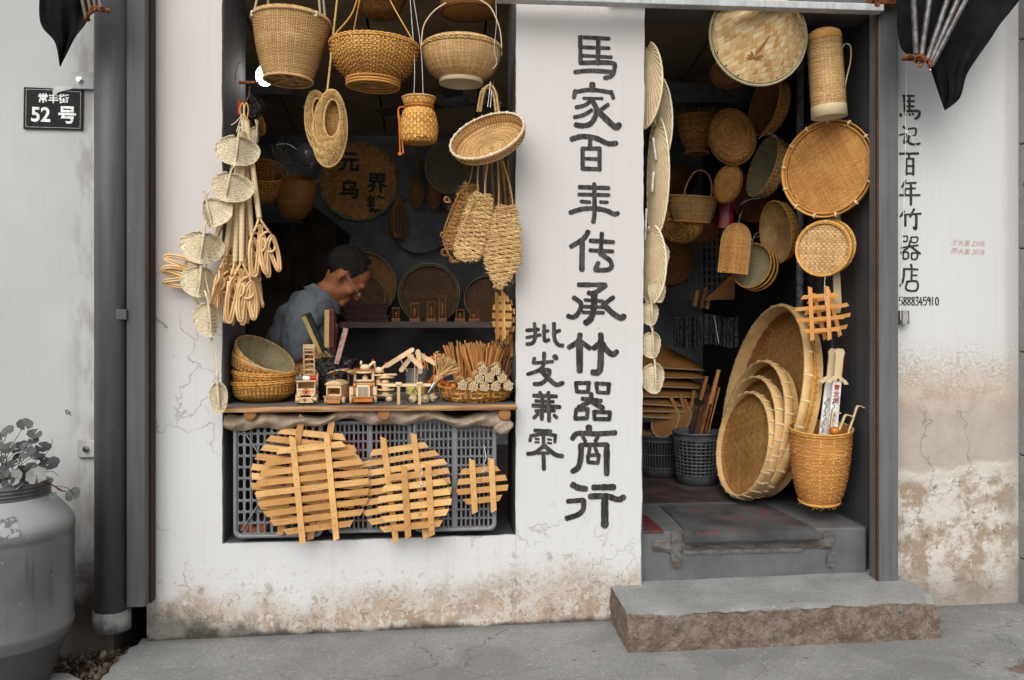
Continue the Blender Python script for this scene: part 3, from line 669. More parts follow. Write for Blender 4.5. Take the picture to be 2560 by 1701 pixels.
C4 = [
 [(11,[(150,100),(155,198)]),(11,[(142,102),(215,102)]),(11,[(155,135),(215,135)]),(11,[(155,168),(215,168)]),(11,[(185,102),(185,198)]),(14,[(155,200),(245,198),(245,230),(225,246)]),(13,[(125,218),(130,230)]),(9,[(158,215),(165,225)]),(9,[(185,215),(190,225)]),(9,[(205,213),(212,222)])],
 [(11,[(145,296),(160,310)]),(10,[(122,350),(165,340)]),(11,[(163,342),(150,398),(165,390)]),(10,[(180,310),(225,308),(222,350),(182,352)]),(13,[(181,354),(180,395),(215,408),(253,402)])],
 [(13,[(122,468),(243,465)]),(11,[(185,470),(180,495)]),(12,[(165,500),(165,600)]),(11,[(165,500),(210,498)]),(13,[(210,498),(210,600)]),(10,[(165,545),(210,545)]),(11,[(165,592),(210,592)])],
 [(11,[(160,636),(137,680)]),(11,[(150,655),(228,650)]),(10,[(155,690),(223,685)]),(11,[(155,690),(155,723)]),(12,[(122,730),(253,728)]),(13,[(195,655),(195,790)])],
 [(11,[(150,832),(125,865)]),(10,[(142,855),(185,850)]),(13,[(158,855),(158,923)]),(12,[(215,817),(190,865)]),(11,[(202,850),(260,845)]),(14,[(230,850),(228,938),(212,933)])],
 [(8,[(140,990),(170,990),(168,1020),(145,1020)]),(8,[(195,995),(238,995),(232,1025),(200,1025),(195,995)]),(10,[(132,1062),(240,1045)]),(11,[(190,1020),(175,1060),(130,1095)]),(12,[(190,1050),(255,1098)]),(9,[(145,1090),(145,1130),(175,1125),(175,1092),(145,1090)]),(9,[(200,1095),(235,1095),(232,1130),(200,1130),(200,1095)])],
 [(12,[(195,1167),(200,1188)]),(11,[(150,1195),(240,1198)]),(12,[(150,1195),(145,1260),(124,1303)]),(11,[(200,1210),(198,1265)]),(10,[(200,1235),(233,1235)]),(11,[(170,1275),(235,1275),(230,1330),(165,1325),(170,1275)])],
]
chars(C4, 2200, 200, .3956, m_inkg, parent=rw, wk=1.15)
digits = {'5': [(5, [(22,2),(4,2),(3,22),(16,20),(22,34),(16,50),(2,50)])], '8': [(5, [(20,6),(8,2),(4,12),(20,34),(16,50),(5,48),(4,36),(20,14),(20,6)])], '3': [(5, [(3,2),(20,2),(10,20),(20,32),(16,50),(2,50)])],
          '4': [(5, [(12,2),(2,34),(22,34)]), (5, [(14,20),(14,54)])], '9': [(5, [(20,12),(10,2),(3,14),(10,26),(20,12),(18,52)])], '1': [(5, [(10,2),(8,52)])], '0': [(5, [(12,2),(3,14),(3,40),(11,52),(20,40),(20,14),(12,2)])]}
mb = MB()
for i, ch in enumerate('5888345910'):
    u = 2200+(120+i*25.3)*.3956; s = SC(u, 0)*.3956
    strokes(mb, digits[ch], P(u, 900, 0).x, P(u, 200+1372*.3956, 0).z, s, s, -.001-.0006*(i % 2), wk=1.15)
mb.build('painted_number', m_inkg, rw, smooth=False)
for i, tx in enumerate(('污水盖 23块', '雨水盖 20块')):
    u, v = 2418, 200+(1035+i*53)*.3956
    textmesh('handwritten_note', tx, .028, m_pinkp, rw, Matrix.Translation(P(u, v, -.001)) @ FRONT @ RZ(-2), offset=-.0006, shear=.3)
# stone quoin at the far right, each block its own piece
qn = thing('stone_pilaster', 'grey dressed stone pilaster cut off by the right edge', 'pillar')
zs = [-.05, .235, .66, 1.085, 1.51, 1.94, 2.37, 2.8]
for a, b in zip(zs[:-1], zs[1:]):
    mb = MB(); box(mb, (XS+.15, -.04, (a+b)/2), (.30, .10, b-a-.006)); mb.build('stone_block', m_stept, qn, smooth=False, bevel=.004)

# ---------------------------------------------------------------- steel posts, pipe, beam
pp = thing('drainpipe', 'dark grey round drainpipe strapped to the left wall', 'drainpipe', P(280, 1560, -.075))
L0 = pp.location
def rel(p, o): return Vector(p)-Vector(o)
mb = MB(); lathe(mb, [(.058, 0), (.060, .0), (.060, 2.9), (.0, 2.9)], 32); mb.build('pipe', m_steelp, pp)
mb = MB(); lathe(mb, [(.050, -.018), (.066, -.018), (.066, .055), (.0595, .055)], 32); mb.build('pipe_end', plain('unpainted pipe end', (.17, .17, .165), .6, var=.4, nscale=25), pp)
for (u, v) in ((208, 202), (224, 1122)):
    mb = MB(); c = rel(P(u, v, -.012), L0); box(mb, c, (.085, .012, .065)); b = mb.build('bracket', m_left, pp, smooth=False, bevel=.003)
    mb = MB(); lathe(mb, [(.012, 0), (.012, .006), (.009, .006), (.009, .016), (0, .016)], 6, T(c.x-.01, c.y-.006, c.z) @ RX(90)); mb.build('bolt', m_chrome, b, smooth=False)
mb = MB(); c = rel(P(300, 787, -.115), L0); box(mb, c, (.052, .02, .038)); mb.build('strap', m_steelp, pp, smooth=False, bevel=.003)
po = thing('steel_post', 'dark grey square steel post between the drainpipe and the shop wall', 'post', P(340, 1508, -.06))
wpx = P(363, 800, -.11).x-P(316, 800, -.11).x
mb = MB(); cx = (P(363, 800, -.11).x+P(316, 800, -.11).x)/2-po.location.x
box(mb, (cx, 0, 1.5), (wpx, .10, 3.0)); mb.build('channel', m_steelp, po, smooth=False, bevel=.003)
mb = MB(); box(mb, (cx+wpx/2+.003, .02, 1.5), (.008, .05, 3.0)); mb.build('sealing_strip', plain('brown rubber strip', (.03, .012, .008), .7), po, smooth=False)
pd = thing('steel_post', 'mid grey square steel post at the right side of the doorway, standing on the doorstep', 'post', P(2221, 1451, -.05))
a, b = P(2198, 800, -.09).x-pd.location.x, P(2246, 800, -.09).x-pd.location.x
mb = MB(); box(mb, ((a+b)/2, 0, 1.5), (b-a, .08, 3.0)); mb.build('channel', m_steell, pd, smooth=False, bevel=.003)
mb = MB(); box(mb, (a-.004, -.030, 1.5), (.006, .014, 3.0)); mb.build('sealing_strip', plain('brown edge strip', (.07, .035, .02), .6), pd, smooth=False)
bm = thing('lintel_beam', 'light grey painted steel rail running above the pillar and the doorway', 'beam', (0, -.1, 2.43))
x0, x1 = P(1240, 10, -.12).x, P(2206, 10, -.12).x
mb = MB(); box(mb, ((x0+x1)/2, -.01, .012), (x1-x0, .05, .026)); box(mb, ((x0+x1)/2, .02, .034), (x1-x0+.01, .03, .016)); mb.build('rail', m_beam, bm, smooth=False, bevel=.003)
mb = MB(); box(mb, (x1+.01, .0, .05), (.10, .07, .05)); box(mb, (x1-.03, -.03, .04), (.02, .02, .05)); mb.build('corner_bracket', m_rust, bm, smooth=False, bevel=.003)
sh = thing('shutter_box', 'grey roller shutter housing above the doorway', 'shutter', (0, 0, 2.46))
mb = MB(); box(mb, ((XP+XJ)/2, .08, .16), (XJ-XP+.3, .22, .30)); box(mb, ((XP+XJ)/2, .20, .7), (XJ-XP, .3, .8)); mb.build('housing', m_steell, sh, smooth=False, bevel=.006)

# ---------------------------------------------------------------- doorstep and threshold
ds = thing('doorstep', 'thick grey topped stone doorstep with a rough brown broken front', 'step', (0, 0, 0))
sx0, sx1, sy = .677, 1.853, -.33
def stz(x): return .150+.0165*x
mb = MB(); rg = np.random.RandomState(8)
nx, nz = 150, 22
def front(U, V):
    x = sx0+U*(sx1-sx0); zt = stz(x); z = gz(x)-.02+V*(zt-gz(x)+.02)
    e = .012*np.exp(-((1-V)*7)**1)*(.6+.8*np.sin(x*23)*np.sin(x*61+1))
    e = np.maximum(e, 0)*1.0
    n_ = .011*fbm(x, z, 3, 5, 14, .6)+.006*np.maximum(fbm(x, z, 9, 4, 40), 0)
    chip = .03*np.exp(-(((x-sx0)/.05)**2))*np.exp(-((1-V)/.35)**2)
    chip2 = .045*np.exp(-(((x-sx1)/.045)**2))*np.exp(-((1-V)/.3)**2)
    y = sy-.004+e+n_*(1-V*.3)*(V < .97)+chip+chip2
    return np.stack([x, y, z-.006*(V > .96)*(1+fbm(x, x*0, 5, 4, 20))-chip2*.6], -1)
sheet(mb, front, nx, nz)
def lside(U, V):
    f0 = front(np.zeros_like(V), V); y = f0[..., 1]+U*(0-f0[..., 1]); x = sx0+.004*np.sin(y*60+f0[..., 2]*50)*U
    return np.stack([x, y, f0[..., 2]+0*U], -1)
def rside(U, V):
    f0 = front(np.ones_like(V), V); y = f0[..., 1]+U*(0-f0[..., 1]); return np.stack([sx1+0*y, y, f0[..., 2]+0*U], -1)
sheet(mb, lside, 20, nz); sheet(mb, rside, 20, nz)
mb.build('broken_face', m_stepf, ds)
mb = MB()
def topf(U, V):
    x = sx0+U*(sx1-sx0); f0 = front(U, np.ones_like(U)); y = f0[..., 1]+V*(.5-f0[..., 1]); z = stz(x)*V**.05*1+0*V
    z = np.where(V < .02, f0[..., 2], stz(x)+.0012*np.sin(x*17)*np.sin(y*23)); return np.stack([x, y, z], -1)
sheet(mb, topf, nx, 30); mb.build('top_face', m_stept, ds)
th = thing('threshold', 'grey painted raised threshold block inside the doorway', 'threshold', (0, 0, 0))
mb = MB(); TX0, TX1 = XP-.01, P(2166, 1400, .04).x
def thr(U, V):
    x = TX0+U*(TX1-TX0); z = .1+V*(.363-.1); return np.stack([x, .04+.002*np.sin(x*40)*np.sin(z*50), z], -1)
box(mb, ((TX0+TX1)/2, .30, .23), (TX1-TX0, .52, .2655)); mb.build('block', mat_paint('chipped grey threshold paint', (.115, .117, .12), .5, .6, (.42, .42, .41), stretch=(9, 9, 9), bum=.6), th, smooth=False, bevel=.006)
mb = MB(); box(mb, ((TX1+XJ)/2+.005, .33, .2), (XJ-TX1, .5, .32)); mb.build('corner_block', m_jamb, th, smooth=False, bevel=.004)

# ---------------------------------------------------------------- the room behind
RL, RB, ZF = -1.5, 2.4, .363
def struct(name, mb, mat, parent=None, **k):
    o = mb.build(name, mat, parent, **k)
    if parent is None: o['kind'] = 'structure'
    return o
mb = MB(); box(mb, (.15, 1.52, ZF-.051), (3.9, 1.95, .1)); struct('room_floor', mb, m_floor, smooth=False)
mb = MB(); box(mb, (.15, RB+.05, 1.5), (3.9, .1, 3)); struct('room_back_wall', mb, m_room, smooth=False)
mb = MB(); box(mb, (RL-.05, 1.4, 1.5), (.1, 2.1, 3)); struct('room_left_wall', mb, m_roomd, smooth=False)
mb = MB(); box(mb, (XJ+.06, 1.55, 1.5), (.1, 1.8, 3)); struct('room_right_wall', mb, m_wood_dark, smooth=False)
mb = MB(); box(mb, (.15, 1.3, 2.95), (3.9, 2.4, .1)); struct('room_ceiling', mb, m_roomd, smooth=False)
# ceiling panels sloping down to the back wall
cl = thing('panel_ceiling', 'suspended ceiling of brown panels with narrow dark joints', 'ceiling', (0, RB, 2.415))
slope = math.atan2(.34, 2.0)
for i in range(6):
    for j in range(6):
        mb = MB(); box(mb, (RL+.28+i*.58, -.16-j*.335, .01), (.568, .325, .02), RX(-math.degrees(slope)))
        mb.build('ceiling_panel', m_ceil, cl, smooth=False)
mb = MB(); box(mb, (.15, -.01, -.06), (3.3, .02, .012)); mb.build('cornice', m_steell, cl, smooth=False)
mb = MB(); box(mb, (1.3, 1.1, 2.40), (.96, .10, .10)); o = struct('ceiling_joist', mb, plain('grey steel joist', (.12, .12, .13), .5), smooth=False)
# boarded right-hand jamb, seen through the doorway
jb_ = thing('door_jamb', 'dark grey painted plank jamb on the right of the doorway, scratched with white paint flecks', 'door frame', (XJ, .0, ZF))
for i, (y0, y1, dx) in enumerate(((.0, .20, 0), (.203, .40, .004), (.403, .56, -.002))):
    mb = MB(); box(mb, (.005+dx, (y0+y1)/2, 1.1), (.03, y1-y0, 2.5)); mb.build('plank', m_jamb, jb_, smooth=False, bevel=.003)
mb = MB(); box(mb, (-.012, .585, 1.1), (.05, .045, 2.5)); mb.build('door_stile', m_wood_dark, jb_, smooth=False, bevel=.004)
mb = MB(); lathe(mb, [(.017, 0), (.017, 2.4)], 20, T(-.05, .66, 0)); mb.build('slide_pipe', plain('worn grey pipe', (.11, .11, .115), .45, var=.6, nscale=50), jb_)
# ================================================================ woven ware helpers
def pf(pts, k=6):
    q = smoothpts([(a, b, 0) for a, b in pts], k); d = np.concatenate([[0], np.cumsum(np.linalg.norm(np.diff(q, axis=0), axis=1))]); d /= d[-1]
    return (lambda V: np.interp(V, d, q[:, 0])), (lambda V: np.interp(V, d, q[:, 1]))
def woven(t, pts, nu, nv, mat, amp=.0014, pat='plain', name='woven_body', sx=1, sy=1, seed=1, jit=.2, wu=.9, wv=.8, gap_sheet=None, contrast=(0, 0), a0=0, a1=2*math.pi, off=.0014):
    rf, zf = pf(pts); mb = MB()
    plait(mb, revolve(rf, zf, a0, a1, sx, sy), nu, nv, amp, pat, wu, wv, None, None, seed, jit, contrast)
    o = mb.build(name, mat, t)
    if gap_sheet is not None:
        mb = MB(); r2 = lambda V: np.maximum(rf(V)-off, 0)
        sheet(mb, revolve(r2, zf, a0, a1, sx, sy), 40, 12, closeu=abs(a1-a0-2*math.pi) < 1e-6, tone=.3); mb.build('gap_shade_sheet', gap_sheet, t)  # dark sheet added behind the weave, painting shade into its gaps
    return o
def rim(t, r, th, mat, z=0, sx=1, sy=1, strands=3, pitch=.03, name='rim', seed=0, flat=None):
    mb = MB()
    if flat: tube(mb, ring(r, 64, z, sx, sy), th, 8, True, .6, flat=flat)
    else: rope(mb, ring(r, 96, z, sx, sy), th, strands, pitch, True, seed=seed)
    return mb.build(name, mat, t)
def ties(t, r, th, n, mat, z=0, sx=1, sy=1, w_=.004, name='binding', ph=.1):
    mb = MB()
    for i in range(n):
        a = 2*math.pi*i/n+ph; M = T(r*sx*math.cos(a), r*sy*math.sin(a), z) @ Matrix.Rotation(math.atan2(sx*math.sin(a), sy*math.cos(a)), 4, 'Z') @ RX(90)
        tube(mb, [(th*math.cos(b), 0*b+0, th*math.sin(b)) for b in np.linspace(0, 2*math.pi, 11)[:-1]], w_*.35, 5, True, .7, M @ RX(-90) @ Matrix.Diagonal((1, 1, 1, 1)))
        tube(mb, [(0, -w_/2, 0), (0, w_/2, 0)], th*1.06, 10, False, .8, T(r*sx*math.cos(a), r*sy*math.sin(a), z) @ Matrix.Rotation(math.atan2(sx*math.sin(a), sy*math.cos(a)), 4, 'Z'), cap=False)
    return tag(mb.build(name, mat, t), kind='stuff')
def strap(mb, pts, w_, th=.0015, M=None, tone=.5, n=6):
    """flat bent strip along points; its width runs along local y"""
    p = smoothpts(pts, n); k = len(p); d = np.gradient(p, axis=0); d /= np.linalg.norm(d, axis=1)[:, None]+1e-9
    y = np.tile(np.array([0, 1., 0]), (k, 1)); y -= d*(y*d).sum(1)[:, None]; y /= np.linalg.norm(y, axis=1)[:, None]+1e-9; nn = np.cross(d, y)
    V = np.vstack([p-y*w_/2+nn*th, p+y*w_/2+nn*th, p+y*w_/2-nn*th, p-y*w_/2-nn*th]); Fc = []
    for i in range(k-1):
        for a, b in ((0, 1), (1, 2), (2, 3), (3, 0)): Fc.append([a*k+i, a*k+i+1, b*k+i+1, b*k+i])
    Fc += [[0, k, 2*k, 3*k], [k-1, 4*k-1, 3*k-1, 2*k-1]]
    mb.add(V, Fc, tone, M); return mb
def straps(t, mat, L):
    for pts, w_ in L: mb = MB(); strap(mb, pts, w_, .002); mb.build('strap_handle', mat, t)
def disc_plait(t, r, size, mat, pat='twill', z=0, amp=.001, sx=1, sy=1, rot=0, name='woven_base', dome=0, seed=3, w_=.93, contrast=(0, 0), cone=0, apex=(0, 0), cell_=None, **kw):
    cv = kw.get('cell', .3)
    n = int(2*r/size); c_, s_ = math.cos(rot), math.sin(rot); mb = MB()
    def fn(U, V):
        x = (U-.5)*2*r; y = (V-.5)*2*r; x, y = x*c_-y*s_, x*s_+y*c_
        q = np.minimum(np.sqrt(x*x+y*y)/r, 1.2); d = np.sqrt(x*x+y*y+1e-9)
        return np.stack([x*sx+apex[0]*(1-q), y*sy+apex[1]*(1-q), z-dome*(1-q*q)+cone*(1-np.sqrt(q*q+.004))], -1)
    plait(mb, fn, n, n, amp, pat, w_, w_, lambda U, V: (U-.5)**2+(V-.5)**2 < .25*(.985**2), None, seed, 0, contrast, .14, cv)
    return mb.build(name, mat, t)
def string(t, pts, r=.0012, mat=None, name='string', n=5, mbk=8):
    mb = MB(); tube(mb, smoothpts(pts, mbk), r, n); return mb.build(name, mat or m_white, t)
def fringe(mb, pts, n, L, rg, r=.0006, down=.4):
    p = np.array(pts, float)
    for i in range(n):
        a = p[rg.randint(len(p))]; d = rg.normal(size=3); d[2] -= down; d /= np.linalg.norm(d); l = L*rg.uniform(.3, 1)
        b = a+d*l*.5+rg.normal(size=3)*l*.12; c = a+d*l+rg.normal(size=3)*l*.2
        tube(mb, [a, b, c], [r, r, r*.4], 3, tone=rg.rand(), cap=False)
def bowl(name, label, cat, loc, n, r, depth, mat, nu=56, nv=18, group=None, rimth=.0035, sx=1, roll=0, seed=1, flatr=.55, rimm=None, pat='plain', amp=.0013, up=(0, 0, 1), gap_sheet=True, tie=0, tiem=None, jit=.25, wu=.9):
    t = thing(name, label, cat, loc, orient(n, up, R(roll)), group)
    pts = [(r, 0), (r*.985, -depth*.3), (r*.9, -depth*.68), (r*flatr*1.15, -depth*.96), (r*flatr, -depth), (r*.02, -depth*1.0)]
    woven(t, pts, nu, nv, mat, amp, pat, sx=sx, seed=seed, jit=jit, wu=wu, gap_sheet=m_brown if gap_sheet else None, contrast=(0, .15), off=.0001)
    rim(t, r, rimth, rimm or mat, 0, sx, 1, seed=seed)
    if tie: ties(t, r, rimth*1.15, tie, tiem or m_bone, 0, sx, 1)
    return t
def Z(u, v, Y): return P(u, v, Y).z

# ================================================================ big baskets hanging at the top of the window
Y0 = .02; s = SC(728, Y0)
t = thing('bucket_basket', 'tall tapered tan wicker bucket with cord handles, leftmost at the window top', 'basket', P(728, 56, Y0), Euler((R(-2), R(2.5), 0)))
H = Z(728, 56, Y0)-Z(728, 204, Y0)
woven(t, [(94*s, 0), (88*s, -.25*H), (79*s, -.55*H), (68*s, -.8*H), (58*s, -H)], 48, 44, m_tan, .0016, wu=.95, wv=.22, seed=2, gap_sheet=m_brown, contrast=(-.05, .5))
mb = MB()
for k in (0, 1):
    rope(mb, ring(94*s+.002, 96, .003+.007*k), .0062, 3, .030*(1-2*k), True, seed=k) if k == 0 else rope(mb, ring(94*s-.001, 96, .010), .0055, 3, .03, True, seed=5)
mb.build('braided_rim', m_tan, t)
mb = MB(); rope(mb, ring(60*s, 64, -H), .005, 3, .022, True); mb.build('foot_ring', m_tan, t)
mb = MB()
for a in (15, 75, 135): strap(mb, [(-58*s, 0, -H+.002), (0, 0, -H+.006), (58*s, 0, -H+.002)], .010, .0015, RZ(a))
lathe(mb, [(57*s, -H+.012), (0, -H+.014)], 30); mb.build('base_slats', m_tan, t)
mb = MB()
for x0, y0, x1, y1 in ((-86*s, -30*s, -62*s, 0), (-70*s, 40*s, -56*s, 10*s), (78*s, -40*s, 50*s, 0), (84*s, 20*s, 56*s, 0)):
    tube(mb, [(x0, y0, .0), (x0*.93+x1*.07, y0, .02), (x1, y1, .30)], .0048, 8, tone=.7)
mb.build('handle_cord', m_greenb, t)
mb = MB()
for x0, y0 in ((-86*s, -36*s), (68*s, -62*s)): box(mb, (x0, y0, .002), (.016, .02, .022), RZ(0))
mb.build('white_tie', m_white, t, bevel=.004)

s = SC(936, Y0)
t = thing('bowl_basket', 'wide golden wicker bowl basket with strap handles, middle of the window top', 'basket', P(936, 117, Y0), Euler((0, R(2), 0)))
zz = lambda v: Z(936, v, Y0)-Z(936, 117, Y0)
woven(t, [(110*s, 0), (110*s, zz(132)), (104*s, zz(158)), (88*s, zz(182)), (66*s, zz(200))], 36, 19, m_gold, .0024, wu=.76, wv=.24, seed=5, gap_sheet=m_brown, jit=.12, contrast=(0, .2))
mb = MB(); rope(mb, ring(110*s, 96, .004), .0052, 2, .05, True); rope(mb, ring(111*s, 96, -.004), .004, 2, .04, True, seed=3); mb.build('rim', m_gold, t)
mb = MB(); rope(mb, ring(66*s, 64, zz(203)), .0045, 3, .025, True); tube(mb, ring(66*s, 64, zz(211)), .0045, 8, True); rope(mb, ring(65*s, 64, zz(217)), .004, 3, .02, True); mb.build('foot_ring', m_gold, t)
mb = MB()
for a in (10, 70, 130): strap(mb, [(-64*s, 0, zz(210)), (0, 0, zz(208)), (64*s, 0, zz(210))], .012, .0015, RZ(a))
lathe(mb, [(63*s, zz(205)), (0, zz(204))], 30); mb.build('base_slats', m_tan, t)
straps(t, m_gold, [([(108*s, -22*s, -.03), (92*s, -20*s, .03), (30*s, 0, .20), (20*s, 0, .30)], .013), ([(-106*s, -14*s, -.02), (-96*s, -14*s, .03), (-56*s, 0, .13), (-30*s, 0, .30)], .012), ([(-60*s, 30*s, 0), (-56*s, 20*s, .05), (-38*s, 0, .2)], .012)])

s = SC(1154, Y0)
t = thing('lidded_basket', 'pale round wicker basket with domed lid and hoop foot, right of the window top', 'basket', P(1154, 124, Y0), Euler((0, R(1), 0)))
zz = lambda v: Z(1154, v, Y0)-Z(1154, 124, Y0)
woven(t, [(97*s, 0), (98*s, zz(136)), (93*s, zz(158)), (78*s, zz(184)), (56*s, zz(200))], 34, 40, m_tan, .0009, wu=.95, wv=.5, seed=8, gap_sheet=m_brown, contrast=(0, .3))
mb = MB(); rope(mb, ring(99*s, 96, .000), .0055, 2, .05, True, seed=2); mb.build('rim', m_tan, t)
lid = MB(); rope(lid, ring(94*s, 96, .013), .0055, 3, .05, True, seed=4)
rf, zf = pf([(94*s, .016), (80*s, .030), (50*s, .040), (1*s, .044)]); plait(lid, revolve(rf, zf), 60, 22, .001, 'plain', .9, .7)
lid.build('lid', m_tan, t)
mb = MB(); lathe(mb, [(54*s, zz(197)), (55.5*s, zz(211)), (52.5*s, zz(211)), (52*s, zz(197)), (0, zz(196))], 48, tone=.8); mb.build('hoop_foot', m_bone, t)
straps(t, m_bone, [([(100*s, 0, -.02), (99*s, 0, .04), (92*s, 0, .10), (70*s, 0, .17), (40*s, 0, .20)], .011), ([(-98*s, 20*s, -.02), (-100*s, 20*s, .04), (-94*s, 16*s, .10), (-70*s, 8*s, .15), (-40*s, 0, .18)], .011)])
mb = MB(); tube(mb, smoothpts([P(1237, -20, -.1)-t.location, P(1240, 60, -.1)-t.location, P(1236, 120, -.1)-t.location, P(1243, 155, -.1)-t.location, P(1232, 172, -.1)-t.location], 6), .0009, 5)
mb.build('twisted_wire', m_chrome, t)

# two more pieces higher up inside
t = thing('round_basket', 'dark mottled plaited basket cut off by the top edge, hanging behind the golden basket', 'basket', P(950, 8, .45))
woven(t, [(64*SC(950, .45), .12), (66*SC(950, .45), .03), (50*SC(950, .45), -.04), (24*SC(950, .45), -.068), (.002, -.07)], 40, 18, m_brown, .0014, 'twill', seed=6, gap_sheet=m_dark)
s = SC(1172, .4)
t = thing('round_box', 'smooth amber bamboo box with a red and white label, hanging above the lidded basket', 'box', P(1172, 33, .4))
mb = MB(); lathe(mb, [(0, .001), (69*s, .001), (70*s, .004), (72*s, .006), (72*s, .17), (70*s, .172), (0, .172)], 56, tone=.5); mb.build('body', m_orange, t)
mb = MB(); lathe(mb, [(66*s, -.001), (73.5*s, -.001), (73.5*s, .009), (72*s, .009)], 56); mb.build('base_band', m_brown, t)
mb = MB(); box(mb, (12*s, -72.6*s, .03), (.022, .002, .02)); mb.build('label', m_whitep, t, smooth=False)

# straw slippers on a cord
def slipper(name, label, u, v, Y, hw, hh, tilt, group):
    s = SC(u, Y); t = thing(name, label, 'slipper', P(u, v, Y), Euler((0, R(tilt), 0)), group)
    ox, oz, ow, oh = .12*hw, .24*hh, .48*hw, .50*hh
    def fn(U, V):
        a = 2*np.pi*U; bx = ox+ow*np.cos(a); bz = oz+oh*np.sin(a)
        wd = hw*(1-.10*np.sin(a)); ex = wd*np.cos(a); ez = hh*np.sin(a)
        x = bx+(ex-bx)*V; z = bz+(ez-bz)*V
        y = -(.030+.012*np.clip(-z/hh, 0, 1)/s*s)*np.sin(np.pi*(.28+.62*V))+.02
        return np.stack([x*s, y, z*s], -1)
    mb = MB(); plait(mb, fn, 44, 15, .0030, 'twill', 1.2, 1.1, seed=4, jit=.2, cell=.9)
    o_ = mb.build('upper', m_slip, t)
    mb = MB(); r0 = fn(np.linspace(0, 1, 40, endpoint=False), np.zeros(40)); rope(mb, r0, .0048, 3, .022, True)
    r1 = fn(np.linspace(0, 1, 50, endpoint=False), np.ones(50)); rope(mb, r1, .0042, 3, .022, True); mb.build('braided_edge', m_slip, t)
    def sole(U, V):
        z = oz+oh*1.1*(2*V-1); hwz = ow*1.12*np.sqrt(np.clip(1-((z-oz)/(oh*1.12))**2, .0, 1)); x = ox+hwz*(2*U-1)
        return np.stack([x*s, .028-.01*np.abs(2*U-1)**2, z*s], -1)
    mb = MB(); plait(mb, sole, 12, 26, .003, 'plain', .95, .95, seed=9, jit=.3); mb.build('sole', m_rope2, t)  # darker straw than the upper paints the shade inside the opening
    mb = MB(); fringe(mb, np.vstack([r0, r1, fn(np.random.RandomState(1).rand(90), np.random.RandomState(2).rand(90))]), 260, .014, np.random.RandomState(3)); mb.build('loose_fibres', m_slip, t)
    return t
sl = slipper('straw_slipper', 'woven sea grass slipper, front one of the pair hanging sole-back under the bucket basket', 824, 320, -.06, 42, 97, 3, 'pair of straw slippers')
mb = MB(); rope(mb, [P(813, 232, -.05)-sl.location, P(817, 160, -.04)-sl.location, P(821, 70, 0)-sl.location, P(826, -10, 0)-sl.location], .004, 3, .03); mb.build('hanging_cord', m_slip, sl)
slipper('straw_slipper', 'woven sea grass slipper, rear one of the pair, mostly hidden behind the front slipper', 797, 305, .02, 34, 80, -8, 'pair of straw slippers')

# creel (small fish basket)
Yc = -.03; s = SC(1047, Yc); t = thing('fish_basket', 'small jar-shaped fish basket with an orange neck ribbon, hanging on two white strings', 'basket', P(1047, 300, Yc))
zz = lambda v: Z(1047, v, Yc)-Z(1047, 300, Yc)
woven(t, [(41*s, zz(247)), (38*s, zz(258)), (33*s, zz(270)), (42*s, zz(286)), (48*s, zz(318)), (46*s, zz(346)), (38*s, zz(358)), (2*s, zz(362))], 34, 20, m_gold, .0014, lambda I, J: (I+J) % 2 == 0, wu=.86, wv=.7, seed=3, gap_sheet=m_brown, contrast=(-.15, .6))
rim(t, 41*s, .0035, m_tan, zz(246))
mb = MB(); tube(mb, ring(34*s+.002, 40, zz(269)), .005, 8, True, flat=.8)
for k, (du, dv) in enumerate(((-44, 20), (-38, 60))):
    tube(mb, smoothpts([(-33*s, -.012, zz(271)), (-50*s, -.014, zz(276)), ((-48+4*k)*s, -.016, zz(320)), ((-46+8*k)*s, -.016, zz(383+4*k))], 6), .0032, 6)
ellipsoid(mb, (-46*s, -.016, zz(388)), (.009, .005, .007)); mb.build('ribbon', m_ribbon, t)
string(t, [(-12*s, -.02, zz(247)), P(1036, 150, -.04)-t.location, P(1024, -20, -.02)-t.location])
string(t, [(11*s, -.02, zz(243)), P(1052, 120, -.05)-t.location, P(1031, -20, -.03)-t.location])

# tilted shallow colander in front of the pillar edge
s = SC(1218, -.14)
t = bowl('shallow_basket', 'pale oval colander basket hung tilted in front of the pillar edge, above the straw sandals', 'basket', P(1217, 338, -.14), (-.36, -.62, .70), 97*s, .060, m_tan, 80, 26, seed=4, flatr=.35, up=(.75, 0, .66), rimth=.004, rimm=m_bone, amp=.0016)
ties(t, 97*s, .0055, 26, m_whitep, w_=.005)
mb = MB(); strap(mb, [(97*s*math.cos(a)*1.02, 97*s*math.sin(a)*1.02, -.004) for a in np.linspace(0, 2*math.pi, 40)], .002, .005, n=2); mb.build('rim_band', m_slat, t)
g = P(1219, 268, -.16)-t.location; mi = t.rotation_euler.to_matrix().inverted()
mb = MB(); tube(mb, [mi@g, mi@(P(1224, 228, -.15)-t.location), mi@(P(1226, 205, -.12)-t.location)], .0012, 5); tube(mb, [mi@(P(1226, 270, -.16)-t.location), mi@(P(1229, 228, -.15)-t.location)], .0012, 5); mb.build('string', m_white, t)
# coil of straw cord behind it
t = thing('straw_rope', 'short coil of brown straw rope looped over a nail behind the tilted colander', 'cord', P(1225, 240, -.02)); mb = MB(); s = SC(1225, -.02); rg = np.random.RandomState(2)
for k in range(4):
    a = rg.uniform(-8, 8); rope(mb, smoothpts([((-24+a)*s, 0, -40*s), ((-14+a)*s, -.01*k, 10*s), ((3+a)*s, 0, 26*s+a*s), ((16+a)*s, .01*k, 5*s), ((22+a)*s, 0, -40*s)], 6), .0045, 2, .02, seed=k)
fringe(mb, [(x*s, 0, z*s) for x, z in ((-14, 10), (3, 26), (16, 5), (22, -20), (-20, -20))], 60, .02, rg); mb.build('cord_coil', m_rope, t)

